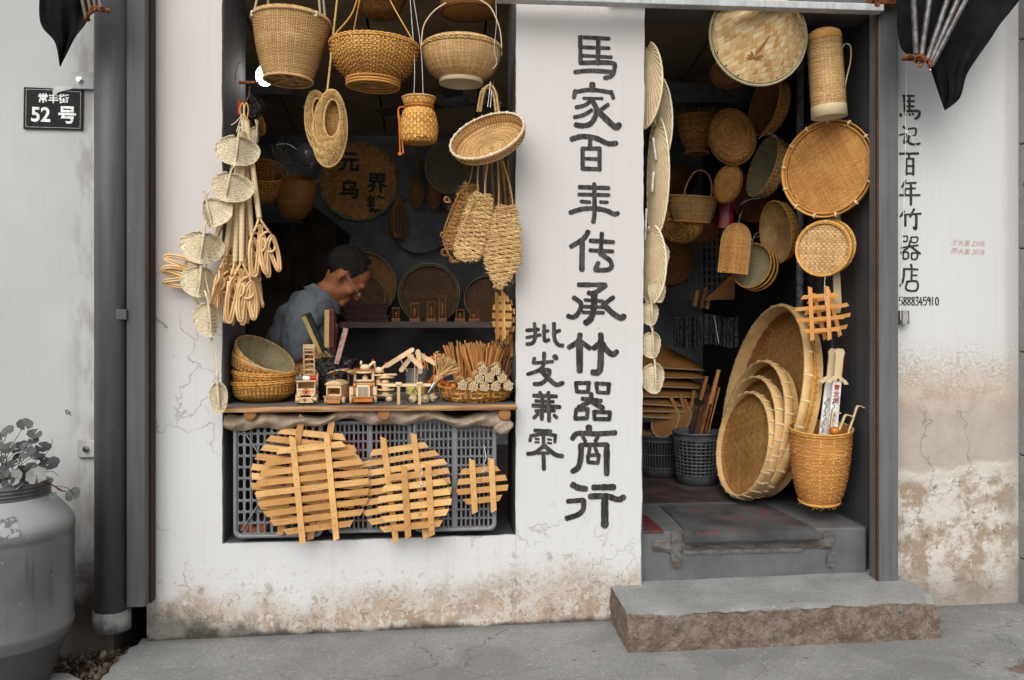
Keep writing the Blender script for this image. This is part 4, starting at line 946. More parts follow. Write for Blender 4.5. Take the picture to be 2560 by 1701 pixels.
# straw sandals
def sandal(label, u0, v0, u1, v1, Y, wf, mat, seed, cords, yaw=0, knots=()):
    rg = np.random.RandomState(seed); s = SC((u0+u1)/2, Y); A = P(u0, v0, Y); B = P(u1, v1, Y); L = (B-A).length
    ang = math.atan2(B.x-A.x, -(B.z-A.z)); t = thing('straw_sandal', label, 'sandal', A, Euler((0, -ang, R(yaw))), 'straw sandals hanging at the window')
    mb = MB(); rows = int(L/.0056); P2 = []
    for i in range(rows):
        f = i/(rows-1); hw = np.interp(f, *zip(*wf))*s; z = -f*L; K = max(6, int(hw*2/.006))
        x = np.linspace(-hw, hw, K)+rg.normal(size=K)*.0022
        y = .010*np.abs(x/hw)**2-.006+rg.normal(size=K)*.0012; zz_ = z+.0028*np.sin(np.linspace(0, 9, K)+i*2.1)+rg.normal(size=K)*.0012+.006*(x/hw)*(.4)
        rope(mb, np.stack([x, y, zz_], 1), .0046*rg.uniform(.85, 1.2), 2, .020, seed=rg.randint(999), tone=None)
        P2 += [(x[0], y[0], z), (x[-1], y[-1], z), (x[K//2], y[K//2], z), (x[K//3], y[K//3], z)]
    mb.build('sole', mat, t)
    mb = MB(); fringe(mb, P2, 420, .020, rg); mb.build('loose_fibres', mat, t)
    mi = t.rotation_euler.to_matrix().inverted(); mb = MB()
    for k, c in enumerate(cords): rope(mb, smoothpts([mi@(P(a, b, y)-A) for a, b, y in c], 5), .0036, 2, .018, seed=k+seed)
    for (a, b, r_) in knots:
        c = mi@(P(a, b, Y+.01)-A)
        for q in range(3): rope(mb, [(c.x+r_*math.cos(w_+q), c.y+.006*math.sin(w_*2+q), c.z+r_*.8*math.sin(w_+q*.7)) for w_ in np.linspace(0, 5.5, 10)], .0036, 2, .016, seed=q)
    if cords or knots: mb.build('cord', mat, t)
    return t
sandal('brown straw sandal hanging furthest left, half hidden behind the pale one', 1180, 462, 1130, 628, -.03, ((0, 20), (.3, 30), (.8, 30), (1, 20)), m_rope2, 5,
       [[(1168, 475, -.04), (1178, 440, -.05), (1184, 405, -.02)], [(1150, 480, -.05), (1115, 560, -.06), (1108, 605, -.05)], [(1108, 605, -.06), (1130, 650, -.08), (1150, 655, -.08)]], 15, ((1118, 500, .012), (1112, 632, .014), (1108, 588, .010), (1132, 650, .012)))
sandal('pale straw sandal hanging in the middle, narrow and leaning to the left', 1207, 486, 1163, 652, -.10, ((0, 22), (.08, 30), (.4, 37), (.85, 36), (.95, 30), (1, 14)), m_rope, 7,
       [[(1196, 486, -.1), (1194, 450, -.08), (1197, 405, -.02)], [(1212, 484, -.1), (1214, 450, -.08), (1220, 405, -.02)], [(1186, 500, -.12), (1150, 580, -.13), (1142, 600, -.12)]])
sandal('pale straw sandal with a pointed toe, rightmost and lowest against the pillar', 1266, 516, 1250, 722, -.10, ((0, 22), (.06, 30), (.25, 38), (.6, 47), (.75, 40), (.9, 22), (1, 6)), m_rope, 9,
       [[(1246, 520, -.1), (1247, 470, -.08), (1244, 405, -.02)], [(1283, 520, -.1), (1276, 470, -.08), (1258, 405, -.02)], [(1297, 600, -.09), (1299, 640, -.09), (1296, 655, -.09)]], 0, ((1299, 655, .007), (1301, 573, .005)))
t = thing('straw_rope_bundle', 'bundle of twisted brown straw cords hanging behind the sandals', 'cord', P(1240, 410, .06)); mb = MB(); s = SC(1240, .06)
for k, (a, b, l) in enumerate(((-30, -25, 90), (-12, -5, 110), (6, 14, 120), (18, 25, 115), (30, 36, 100), (12, 30, 125))): rope(mb, [(a*s, 0, .02), ((a+b)/2*s, -.01*(k % 2), -l*.5*s), (b*s, .01*(k % 3), -l*s)], .0055, 2, .022, seed=k)
mb.build('cords', m_rope2, t)
# slatted trivets seen edge-on on the right reveal
def trivet(label, u, v, Y, r, nrow, vx, n=(0, -1, 0), roll=0, mat=m_slat, mat2=m_slat2, wd=.0225, group='slatted bamboo trivets', name='trivet', th=.006, vlen=1.0, vtilt=2, rz=None):
    rz = rz or r*.98
    """r in metres; rows of slats clipped to a circle, two uprights nailed on the front"""
    t = thing(name, label, 'trivet', P(u, v, Y) if not isinstance(u, Vector) else u, orient(n, (0, 0, 1), R(roll)), group)
    rr = random.Random(int(r*9999)+nrow)
    pit = 2*rz/nrow
    for i in range(nrow):
        z = rz-pit*(i+.5); ze = abs(z)*.93*r*.98/rz; hw = math.sqrt(max(r*r-ze**2, .01*r*r)); k = wd*.55*(1 if z > 0 else -1)*min(1, abs(z)/rz*1.8)
        a, b = -hw+rr.uniform(-.005, .005), hw+rr.uniform(-.005, .005)
        mb = MB(); poly = [(a-k*.6, z-wd/2), (b+k*.6, z-wd/2), (b-k*.6, z+wd/2), (a+k*.6, z+wd/2)]
        prism(mb, poly, 0, th, Matrix.Rotation(rr.uniform(-.012, .012), 4, 'Z') @ T(0, 0, rr.uniform(-.0008, .0008)), tone=rr.random(), axis='z')
        mb.build('slat', mat, t, smooth=False)
    for x in vx:
        mb = MB(); hl = rz*1.12*vlen; sl_ = (x+.5*r)*.0
        prism(mb, [(x-wd/2, -hl-wd*.3), (x+wd/2, -hl+wd*.1), (x+wd/2, hl-wd*.3), (x-wd/2, hl+wd*.15)], th+.0006, th*2, Matrix.Rotation(R(rr.uniform(-.5, .5)+vtilt), 4, 'Z'), tone=rr.random(), axis='z')
        o = mb.build('upright_slat', mat2, t, smooth=False)
        mb = MB()
        for i in range(nrow):
            if i % 3 == 0 or i == nrow-1: lathe(mb, [(.0022, th*2-.0005), (.0018, th*2+.0007), (0, th*2+.0008)], 8, T(x, rz-pit*(i+.5), 0))
        mb.build('nails', m_dark, o)
    return t
for k, (u, v, Y, n_, r_) in enumerate(((1256, 790, .02, (-.93, -.36, 0), .085), (1266, 800, .08, (-.96, -.30, 0), .088), (1278, 835, .16, (-.97, -.22, 0), .085))):
    trivet(['small bamboo trivet hanging edge-on at the right window reveal, nearest the street', 'small bamboo trivet hanging edge-on on the right window reveal, middle of three', 'small bamboo trivet hanging edge-on and lowest on the right window reveal'][k], u, v, Y, r_, 5, (-.03, .03), n_, 0, vlen=1.0)

# ================================================================ left bunch: palm-leaf fans on a cord and carpet beaters
def fan(label, u, v, Y, hw, hh, tilt, yaw=0, name='straw_fan', group='small woven straw fans', hlen=1.0, fold=.012, seed=1, handle=True, mat=None):
    s = SC(u, Y); t = thing(name, label, 'fan', P(u, v, Y), Euler((0, R(tilt), R(yaw)), 'XYZ'), group); a0 = R(-168); a1 = R(168)
    def fn(U, V):
        a = a0+(a1-a0)*U; bx = hw*np.sin(a); bz = -hh*np.cos(a)*(1+.0*V)
        bz = np.where(np.cos(a) < 0, bz*.68, bz*1.05); ax, az = 0, .56*hh
        x = ax+(bx-ax)*V; z = az+(bz-az)*V
        y = -fold*np.cos(np.pi*np.clip(np.abs(x)/hw, 0, 1))+.004*np.sin(U*9+V*4)+.0022*np.sin(U*2*np.pi*15)*V
        return np.stack([x*s, y, z*s], -1)
    mb = MB(); plait(mb, fn, 30, 15, .0020, 'plain', 1.0, .6, lambda U, V: V > .02, seed=seed, jit=.25, contrast=(.15, 0))
    sheet(mb, lambda U, V: fn(U, V*.985)+np.array([0, .0012, 0]), 30, 10, tone=.7)
    mb.build('blade', mat or m_pale, t)
    mb = MB(); e = fn(np.linspace(0, 1, 50), np.ones(50)); rope(mb, e, .0022, 2, .012); mb.build('edge', mat or m_pale, t)
    if handle:
        mb = MB(); tube(mb, [(0, -fold-.002, -hh*.75*s), (0, -fold-.005, 0), (0, -fold-.002, hh*s*.8), (0, 0, hh*s*hlen*1.25)], [.0030, .0042, .0042, .0036], 8, tone=.6)
        for k in range(18): z = (-.6+k*.1)*hh*s; tube(mb, [(.0050*math.cos(a), -fold-.004+.0050*math.sin(a), z) for a in np.linspace(0, 6.28, 9)[:-1]], .0009, 4, True, .3)
        mb.build('handle', mat or m_pale, t)
    return t
fl = ['topmost woven straw fan of the string, against the dark reveal', 'second woven straw fan from the top, wide with a centre crease', 'third straw fan from the top, tilted on the white pier',
      'fourth straw fan from the top, broad and pale on the white pier', 'fifth straw fan from the top, in front of a beater loop', 'sixth straw fan from the top, folded lengthwise', 'lowest straw fan, long narrow oval hanging by the counter edge']
for k, (u, v, hw, hh, ti, ya) in enumerate(((594, 371, 54, 43, 6, 10), (578, 462, 55, 42, 12, -8), (534, 527, 46, 43, -14, -25), (506, 612, 54, 46, 8, 15), (498, 697, 42, 44, 6, 22), (519, 790, 32, 50, -6, 30), (546, 987, 21, 46, -4, 10))):
    fan(fl[k], u, v, -.14-.012*(k % 2), hw, hh, ti, ya, seed=k+1, fold=.024 if k != 6 else .006)
t = thing('plaited_rope', 'plaited straw cord from which the small straw fans hang', 'cord', P(611, 265, -.12)); mb = MB()
mi = Vector(t.location); pts = [P(a, b, -.142)-mi for a, b in ((611, 262), (606, 325), (590, 415), (570, 500), (548, 560), (524, 620), (514, 690), (524, 745), (530, 840), (541, 900), (545, 950))]
rope(mb, smoothpts(pts, 4), .003, 3, .02); tube(mb, smoothpts([P(*q, -.15)-mi for q in ((608, 285), (590, 305), (578, 313))], 5), .0016, 5, tone=.9); tube(mb, smoothpts([P(*q, -.15)-mi for q in ((606, 285), (598, 310), (591, 330))], 5), .0016, 5, tone=.9)
rope(mb, smoothpts([P(*q, -.14)-mi for q in ((527, 845), (533, 900), (540, 945))], 4), .0025, 2, .02); mb.build('cord', m_pale, t)
def beater_head(mb, W, L, M, ph=0, r=.0046, k=0):
    q = [(.15, 0), (-.1, -.22), (-.5, -.72), (-.66, -.95), (-.86, -.9), (-.88, -.55), (-.6, -.26), (-.25, -.42), (-.06, -.8), (.06, -1.0), (.24, -.88), (.2, -.52), (-.02, -.2)]
    for sg in (1, -1):
        P_ = smoothpts([(x*sg*W, .006*math.sin(i*1.9+sg), z*L*(1 if sg > 0 else .94)) for i, (x, z) in enumerate(q)], 8); d = np.gradient(P_, axis=0); n_ = np.stack([-d[:, 2], 0*d[:, 0], d[:, 0]], 1); n_ /= np.linalg.norm(n_, axis=1)[:, None]+1e-9
        for o in (-1, 1): tube(mb, P_+n_*o*r*.95+np.array([0, .004*sg, 0]), r, 7, False, .45+.25*o, M)
        cq = np.array([(sg*.34*W+.46*W*math.cos(a), .012*math.sin(2*a+sg), -.34*L+.20*L*math.sin(a)) for a in np.linspace(0, 6.283, 40)[:-1]]); tube(mb, cq, r, 7, True, .6, M)
def beater_head_old(mb, W, L, M, ph=0, r=.0048, k=0):
    tt = np.linspace(0, 2*np.pi, 150, endpoint=False); x = W*np.sin(4*tt+ph)*(1-.25*np.cos(3*tt)); z = -L/2+L/2*np.cos(3*tt)
    y = .007*np.sin(6*tt+1)
    for o in (-1, 1):
        X = np.stack([x, y, z], 1); d = np.roll(X, -1, 0)-np.roll(X, 1, 0); n_ = np.stack([-d[:, 2], 0*d[:, 0], d[:, 0]], 1); n_ /= np.linalg.norm(n_, axis=1)[:, None]+1e-9
        tube(mb, X+n_*o*r*.95, r, 7, True, .4+.2*o, M)
def beater(label, top, bot, Y, W, L, yaw, hr=7, ph=0, tilt=None):
    A = P(*bot, Y); B = P(*top, Y+.01); t = thing('carpet_beater', label, 'carpet beater', A, None, 'rattan carpet beaters')
    d = B-A; mb = MB(); s = SC(bot[0], Y); K = 60
    pts = np.array([tuple(d*f) for f in np.linspace(0, 1, K)]); rad = hr*s*(1+.10*(np.arange(K) % 2)); tube(mb, pts, rad, 10, tone=np.where(np.arange(K) % 2, .7, .45)); o = mb.build('wrapped_handle', m_rattanw, t)
    mb = MB(); ang = math.atan2(-d.x, d.z) if tilt is None else R(tilt)
    M = Matrix.Rotation(-ang if tilt is None else ang, 4, 'Y') @ RZ(yaw)
    for x in (-.5, .5): tube(mb, smoothpts([(x*hr*s, 0, .02), (x*hr*s*1.2, 0, -.01), (x*W*.9, 0, -.05)], 5), .0046, 7, tone=.6, M=M)
    beater_head(mb, W, L, M @ T(0, 0, -.028), ph); mb.build('looped_head', m_rattan, t)
    return t
bl = ['rattan carpet beater, rightmost of the bunch, its loops reaching into the window', 'rattan carpet beater second from the right with a long straight handle', 'rattan carpet beater whose loops hang lowest in the bunch', 'rattan carpet beater with a narrow edge-on head in the middle of the bunch',
      'rattan carpet beater hanging at the left of the bunch with a leaning handle', 'rattan carpet beater partly hidden behind the straw fans, handle leaning left', 'rattan carpet beater hanging behind the others with a narrow head']
for k, (tp, bt, Y, W, L, ya, ph) in enumerate((((616, 300), (648, 545), -.10, .062, .19, 35, .5), ((608, 300), (629, 590), -.08, .035, .26, 70, .2), ((606, 330), (604, 655), -.12, .058, .20, 25, .6), ((602, 330), (588, 655), -.10, .040, .20, 60, .1),
        ((606, 340), (563, 640), -.09, .042, .20, 65, .9), ((602, 400), (578, 620), -.05, .045, .19, 40, .3), ((612, 320), (616, 640), -.05, .03, .22, 75, .7))):
    beater(bl[k], tp, bt, Y, W, L, ya, 6.5, ph)
t = thing('carpet_beater', 'rattan carpet beater with its looped head sticking out to the left over the white pier', 'carpet beater', P(520, 690, -.06), None, 'rattan carpet beaters')
mb = MB(); beater_head(mb, .062, .17, RY(98) @ RZ(12), .5, .0046); tube(mb, smoothpts([P(*q, -.07)-t.location for q in ((500, 650), (470, 700), (495, 760), (520, 790))], 6), .0046, 7, tone=.3)
mb.build('looped_head', m_rattan, t)
mb = MB(); tube(mb, [P(560, 540, -.03)-t.location, P(520, 650, -.05)-t.location], 7*SC(540, -.05), 10, tone=.5); mb.build('wrapped_handle', m_rattanw, t)
t = thing('hook', 'rusty iron hook with red binding and orange loops from which the beaters hang', 'hook', P(612, 262, -.02)); mb = MB(); mi = Vector(t.location)
tube(mb, smoothpts([P(*q, -.04)-mi for q in ((588, 208), (590, 180), (596, 158), (604, 155))], 5), .002, 5); box(mb, P(622, 207, .0)-mi, (.075, .012, .010)); tube(mb, smoothpts([P(*q, -.06)-mi for q in ((625, 215), (622, 240), (612, 262))], 5), .002, 5); mb.build('iron_arm', m_rust, t)
mb = MB()
for a in (-5, 5): tube(mb, smoothpts([P(*q, -.10)-mi for q in ((610+a, 300), (605+a, 275), (611+a, 258), (616+a, 275), (612+a, 300))], 5), .0028, 6)
mb.build('rattan_loop', m_gold, t)
mb = MB(); rope(mb, [P(*q, -.06)-mi for q in ((600, 250), (599, 285))], .007, 2, .01); mb.build('red_binding', m_redp, t)
t = thing('red_tassel_stick', 'red lacquered stick hanging among the carpet beater handles', 'stick', P(609, 520, -.06)); mb = MB(); s = SC(609, -.06)
tube(mb, [(0, 0, 0), (0, 0, -60*s), (2*s, 0, -120*s)], [.006, .008, .004], 8); mb.build('stick', m_redp, t)

# ================================================================ counter shelf, cloth, crates
t = thing('counter_shelf', 'worn wooden counter shelf across the window, its front edge rubbed to orange wood', 'shelf', (0, 0, P(900, 1016, -.07).z))
m_board = NT('weathered grey board'); _n = m_board.noise(1., 5, m_board.vec((3, 60, 60))); m_board.bump(_n, .5, .002)
m_board = m_board.done(m_board.mix(m_board.ramp(_n, .35, .65), (.07, .065, .062), (.20, .19, .185)), .8)
m_edge = NT('rubbed wood edge'); _n = m_edge.noise(1., 5, m_edge.vec((4, 60, 90))); m_edge.bump(_n, .4, .001)
m_edge = m_edge.done(m_edge.mix(m_edge.ramp(_n, .38, .62), (.20, .085, .035), (.52, .30, .13)), .6)
for i, (y0, y1) in enumerate(((-.066, .07), (.073, .21), (.213, .36), (.363, .50))):
    mb = MB(); xx = (XL-.002 if i == 0 else XL+.01, XR-.003 if i == 0 else XR-.01); box(mb, ((xx[0]+xx[1])/2, (y0+y1)/2, -.008), (xx[1]-xx[0], y1-y0, .016)); mb.build('plank', m_board, t, smooth=False, bevel=.002)
mb = MB(); box(mb, ((XL+XR)/2, -.072, -.009), (XR-XL-.004, .012, .020)); mb.build('front_edge', m_edge, t, smooth=False, bevel=.002)
for u in (625, 960, 1262):
    mb = MB(); c = P(u, 1036, -.07)-t.location; s = 16*SC(u, -.07); lathe(mb, [(0, 0), (s*.9, 0), (s, .004), (s, .40), (0, .40)], 14, T(*c) @ RX(-90)); box(mb, (c.x, c.y-.004, c.z+s*1.0), (.014, .006, .006)); mb.build('log_bracket', m_brown, t, bevel=.002)
SHZ = t.location.z
t = thing('burlap_cloth', 'crumpled beige burlap cloth bunched between the shelf and the crates', 'cloth', P(930, 1045, -.03))
mb = MB(); o = Vector(t.location)
def cloth(U, V):
    u = 570+U*705; base = 1046+8*np.sin(U*9)+5*np.sin(U*23+1)+4*np.sin(U*41); vv = base+(V-.5)*(30+10*np.sin(U*14)+22*np.exp(-((U-.985)/.02)**2))
    ph = V*2*np.pi*.9; y = -.035-.022*np.sin(V*np.pi)+.006*np.sin(U*60+V*5)+.004*np.sin(U*130)
    x = P(900, 0, -.03).x+(u-900)*SC(900, -.03); z = 1.25-(vv-780)*SC(900, -.03)
    return np.stack([x-o.x, y-o.y, z-o.z], -1)
sheet(mb, cloth, 160, 14)
sheet(mb, lambda U, V: (lambda q: q+np.stack([0*U, .05+0*U, -.01*np.sin(V*3)], -1))(cloth(U, V)), 100, 8)
def blob(U, V):
    a = U*2*np.pi; r = (.012+.022*np.sin(np.pi*V)**.6)*(1+.18*np.sin(3*a+V*7)); c = P(1262, 1050, -.05)-o; return np.stack([c.x+r*np.cos(a)-.01*V, c.y+r*.6*np.sin(a), c.z-V*.055], -1)
sheet(mb, blob, 30, 14); mb.build('cloth', plain('burlap', (.34, .26, .19), .95, .1, var=.2, nscale=160, bump=.4), t)

def mat_crate():
    s = NT('grey crate plastic'); n = s.noise(9, 4); return s.done(s.mix(s.ramp(n, .3, .7), (.155, .158, .165), (.22, .225, .235)), .42, .5)
m_crate = mat_crate()
def crate(label, u0, u1, v0, v1, Y, nx, ny, panels, hw, hh, diag, depth=.30):
    A = P(u0, v1, Y); B = P(u1, v0, Y); W = B.x-A.x; H = B.z-A.z
    t = thing('plastic_crate', label, 'crate', ((A.x+B.x)/2, Y, A.z), None, 'grey plastic crates under the shelf'); rc = .028
    # rounded outer rim
    def rrect(w_, h_, r_, n=6):
        out = []
        for cx, cz, a0 in ((w_/2-r_, h_-r_, 0), (-w_/2+r_, h_-r_, 90), (-w_/2+r_, r_, 180), (w_/2-r_, r_, 270)):
            for k in range(n+1): a = R(a0+90*k/n); out.append((cx+r_*math.cos(a), cz+r_*math.sin(a)))
        return out
    m_ = .014; o_ = rrect(W, H, rc); i_ = [(x*(1-2*m_/W), m_+(z)*(1-2*m_/H)) for x, z in o_]; n = len(o_); mb = MB()
    V = [(x, -.006, z) for x, z in o_]+[(x*.985, -.012, H/2+(z-H/2)*.985) for x, z in o_]+[(x*1.01, -.012, H/2+(z-H/2)*1.01) for x, z in i_]+[(x, -.004, z) for x, z in i_]+[(x*.97, depth, H/2+(z-H/2)*.97) for x, z in o_]
    Fc = [[j*n+i, j*n+(i+1) % n, (j+1)*n+(i+1) % n, (j+1)*n+i] for j in range(3) for i in range(n)]+[[i, 4*n+i, 4*n+(i+1) % n, (i+1) % n] for i in range(n)]
    mb.add(V, Fc); mb.build('shell', m_crate, t)
    # perforated floor of the crate facing the street
    mb = MB(); gw, gh = W-2*m_, H-2*m_; bar = .016; pw = (gw-bar*(panels-1))/panels
    NS = 10
    for p_ in range(panels):
        for i in range(nx):
            for j in range(ny):
                cw, ch = pw/nx, gh/ny; cx = -gw/2+p_*(pw+bar)+(i+.5)*cw; cz = m_+(j+.5)*ch
                a = np.linspace(0, 2*np.pi, NS, endpoint=False)+math.pi/NS; hr = cw*hw/2; st = ch*hh/2-hr
                hx = hr*np.cos(a); hz = hr*np.sin(a)+np.sign(np.sin(a))*st
                k_ = np.maximum(np.abs(np.cos(a))/(cw/2), np.abs(np.sin(a)+np.sign(np.sin(a))*1e-9)/(ch/2)); ox = np.cos(a)/k_; oz = np.sin(a)/k_
                # snap outer ring near corners
                V = np.vstack([np.stack([cx+ox, 0*a, cz+oz], 1), np.stack([cx+hx*1.08, 0*a, cz+hz*1.04], 1), np.stack([cx+hx, 0*a+.003, cz+hz], 1), np.stack([cx+hx, 0*a+.006, cz+hz], 1)])
                b = np.arange(NS); c = (b+1) % NS
                Fq = np.vstack([np.stack([b+q*NS, b+(q+1)*NS, c+(q+1)*NS, c+q*NS], 1) for q in range(3)])
                mb.add(V, Fq)
                for qx in (-1, 1):
                    for qz in (-1, 1):
                        ii = [q for q in range(NS) if np.sign(ox[q]) == qx and np.sign(oz[q]) == qz]
                        cand = sorted(ii, key=lambda q: abs(abs(ox[q])-cw/2))
                        ex = [q for q in ii if abs(abs(ox[q])-cw/2) < 1e-6]; ez = [q for q in ii if abs(abs(oz[q])-ch/2) < 1e-6]
                        if ex and ez:
                            q1 = max(ex, key=lambda q: abs(oz[q])); q2 = max(ez, key=lambda q: abs(ox[q]))
                            if q1 != q2: mb.add([(cx+ox[q1], 0, cz+oz[q1]), (cx+qx*cw/2, 0, cz+qz*ch/2), (cx+ox[q2], 0, cz+oz[q2])], [[0, 1, 2]])
    for p_ in range(panels-1): box(mb, (-gw/2+(p_+1)*pw+(p_+.5)*bar, .001, m_+gh/2), (bar, .008, gh))
    # raised ribs between rows and columns
    for p_ in range(panels):
        x0 = -gw/2+p_*(pw+bar)
        for i in range(0, nx+1, 2 if not diag else 2): box(mb, (x0+i*pw/nx, -.003, m_+gh/2), (.0022, .006, gh))
        for j in range(ny+1): box(mb, (x0+pw/2, -.0025, m_+j*gh/ny), (pw, .005, .0022))
    if diag:
        for sx_ in (-1, 1):
            for z0, z1 in ((H-.03, H*.60), (.03, H*.40)):
                a = Vector((sx_*(W/2-.03), -.006, z0)); b = Vector((sx_*(W*.12), -.006, z1)); mid = (a+b)/2; d = b-a
                box(mb, (0, 0, 0), (d.length, .008, .004), Matrix.Translation(mid) @ Matrix.Rotation(-math.atan2(d.z, d.x), 4, 'Y'))
    mb.build('perforated_panel', m_crate, t, smooth=False)
    return t, W, H
cA = crate('grey plastic crate at the left under the shelf, with big oblong holes and diagonal ribs', 584, 808, 1046, 1346, -.012, 12, 10, 1, .66, .82, True)
cB = crate('grey plastic crate in the middle under the shelf, with small slots in two panels', 818, 1030, 1050, 1334, .008, 8, 12, 2, .64, .82, False)
cC = crate('grey plastic crate at the right under the shelf, fully visible around the small trivet', 1032, 1241, 1044, 1330, -.004, 8, 12, 2, .64, .82, False)
# things inside the crates
for (u, v) in ((618, 1322), (636, 1330), (600, 1318), (655, 1322)):
    t = thing('wooden_ball', 'orange ridged wooden ball in the left crate, '+{618: 'second from the left', 636: 'third from the left', 600: 'leftmost', 655: 'rightmost'}[u], 'ball', P(u, v, .05), None, 'orange balls in the left crate'); mb = MB(); r_ = .022
    lathe(mb, [(r_*math.sin(a)*(1+.05*math.sin(a*14)), -r_*math.cos(a)) for a in np.linspace(0, math.pi, 30)], 24); mb.build('ball', m_orangeb, t)
for k, (u, v, w_, h_, lb, mt) in enumerate(((905, 1180, .22, .30, 'dark red net bag showing through the middle crate', m_redbag), (1140, 1160, .16, .26, 'clear crinkled plastic wrapping showing through the right crate', None))):
    t = thing('plastic_bag', lb, 'bag', P(u, v, .12)); mb = MB()
    if mt is None:
        q = NT('clear plastic film'); q.b.inputs['Alpha'].default_value = .45; q.bump(q.noise(30, 3), .8, .01); mt = q.done((.20, .19, .19), .3, .5)
    sheet(mb, lambda U, V: np.stack([(U-.5)*w_, .02*np.sin(U*17+V*9)+.015*np.sin(V*31-U*13)+.008*np.sin(U*60+V*47), (V-.5)*h_], -1), 50, 50); mb.build('film', mt, t)

# slatted round trivets leaning on the crates
trivet('large slatted bamboo trivet at the back left, tilted clockwise behind the front one', 770, 1192, -.035, .212, 10, (-.062, .052), (0, -.999, .02), -7, vlen=1.12, wd=.024, rz=.182, vtilt=-3)
trivet('large slatted bamboo trivet in front of the left crate, with 63 written near its foot', 785, 1219, -.068, .210, 9, (-.060, .066), (0, -.999, .04), 6, vlen=1.06, wd=.0225, vtilt=0, rz=.170)
tm = trivet('medium slatted bamboo trivet half hidden behind the one marked 60', 1010, 1218, -.052, .182, 9, (-.055, .060), (0, -.999, .03), 8, vlen=1.08, wd=.0225, vtilt=-1, rz=.166)
tf = trivet('medium slatted bamboo trivet at the front of the middle crate, marked 60', 1038, 1251, -.085, .137, 6, (-.034, .056), (0, -.999, .03), 5, vlen=1.04, wd=.0235, vtilt=-2, rz=.115)
ts = trivet('small slatted bamboo trivet hanging alone on the right crate, marked 63', 1205, 1212, -.030, .099, 4, (-.034, .040), (0, -1, .0), 5, vlen=1.18, wd=.0225, vtilt=-2, rz=.078)
tr1 = [o_ for o_ in COL.objects if o_.get('label', '').startswith('large slatted bamboo trivet in front')][0]
def scrib(parent, x, z, k, y, digits_):
    mb = MB()
    for i, ch in enumerate(digits_): strokes(mb, [(4, digits[ch if ch in digits else '5'][0][1])] if ch in digits else [(4, [(20,2),(6,20),(3,40),(14,50),(20,36),(8,28)])] if ch == '6' else [(4, [(2,2),(20,2)])], x+i*26*k, z, k, k, 0, .0004)
    V = np.concatenate(mb.V); m2 = MB(); V = np.stack([V[:, 0], V[:, 2], y-V[:, 1]], 1); F_ = []; kk = 0; L = np.concatenate(mb.L)
    for nn in np.concatenate(mb.N): F_.append(list(L[kk:kk+nn])); kk += nn
    m2.add(V, F_); return m2.build('pencilled_price', m_dark, parent, smooth=False)
scrib(tr1, .005, -.140, .00022, .0065, '63'); scrib(tf, .008, -.0485, .00022, .0065, '604'); scrib(ts, -.014, .024, .00022, .0065, '630')
for tt_, x, z, L_ in ((tf, .030, .085, .05), (ts, .018, .085, .07)):
    mb = MB(); tube(mb, smoothpts([(x, z-.03, .014), (x-.004, z, .016), (x+.006, z+.02, .014), (x+.002, z+L_, .008)], 5), .0013, 5); tube(mb, smoothpts([(x-.012, z-.035, .015), (x, z-.02, .017), (x+.005, z-.03, .015)], 5), .0014, 5); mb.build('string', m_white, tt_)
# ================================================================ goods on the counter
def onshelf(u, Y): p = P(u, 1000, Y); return Vector((p.x, Y, SHZ))
for k, (u, v, n_, lb) in enumerate(((660, 951, (-.04, 0, 1), 'lowest straw bowl of the stack at the left end of the counter'), (661, 927, (.05, -.05, 1), 'second straw bowl from the bottom of the stack at the left end of the counter'),
        (660, 903, (.34, -.12, .93), 'third straw bowl of the counter stack, tipped a little to the right'), (664, 886, (.50, -.30, .81), 'topmost straw bowl of the counter stack, tipped so its green-grey inside shows'))):
    s = SC(u, .14); b = bowl('straw_bowl', lb, 'bowl', P(u, v, .14), n_, 77*s, .088 if k == 0 else .080, m_gold if k < 2 else m_tan, 44, 26, 'stacked straw bowls', seed=k+2, flatr=.45, rimth=.004, pat='weft' if k < 3 else 'plain', amp=.0018, gap_sheet=True, jit=.9)
    mb = MB(); rope(mb, ring(77*s*1.01, 70, -.008), .0045, 2, .06, True, seed=k); rope(mb, ring(77*s*.99, 70, -.018), .0035, 2, .05, True, seed=k+9); mb.build('twisted_border', m_gold, b)
    if k == 3:
        mb = MB(); rf, zf = pf([(75*s, -.002), (70*s, -.035), (40*s, -.072), (.002, -.074)]); plait(mb, revolve(rf, zf), 40, 22, .0012, 'plain', .9, .8); mb.build('inner_weave', m_greenb, b)
bowl('straw_bowl', 'shallow straw basket standing behind the toy fire engine', 'basket', P(768, 905, .34), (.1, -.6, .75), .10, .05, m_tan, 40, 16, 'stacked straw bowls', seed=12, pat='weft', amp=.0018, jit=.8)
mb = MB()
# toy fire engine
s = SC(765, .0); t = thing('toy_fire_engine', 'pale wooden toy fire engine with a red star and a raised ladder', 'toy', onshelf(765, .0)+Vector((0, 0, .001)), Euler((0, 0, R(6))))
def bx(t, name, mat, boxes, bev=.001, M=None):
    mb = MB()
    for b in boxes: box(mb, b[0], b[1], b[2] if len(b) > 2 else M, tone=random.Random(str(b[0])).random())
    return mb.build(name, mat, t, smooth=False, bevel=bev)
c = bx(t, 'cab', m_toy, [((0, .035, .040), (.070, .06, .008)), ((-.033, .035, .062), (.004, .06, .05)), ((.033, .035, .062), (.004, .06, .05)), ((0, .066, .062), (.07, .004, .05)), ((0, .004, .048), (.070, .005, .026)), ((0, .035, .089), (.078, .072, .006))])
bx(t, 'bumper', m_toy, [((0, -.004, .022), (.078, .012, .012))])
mb = MB()
for x in (-.026, .026): lathe(mb, [(.0075, 0), (.0075, .008), (0, .009)], 16, T(x, -.002, .034) @ RX(90))
mb.build('headlights', m_toy, t)
mb = MB(); box(mb, (0, -.0115, .017), (.054, .002, .018)); o = mb.build('number_board', m_bone, t, smooth=False)
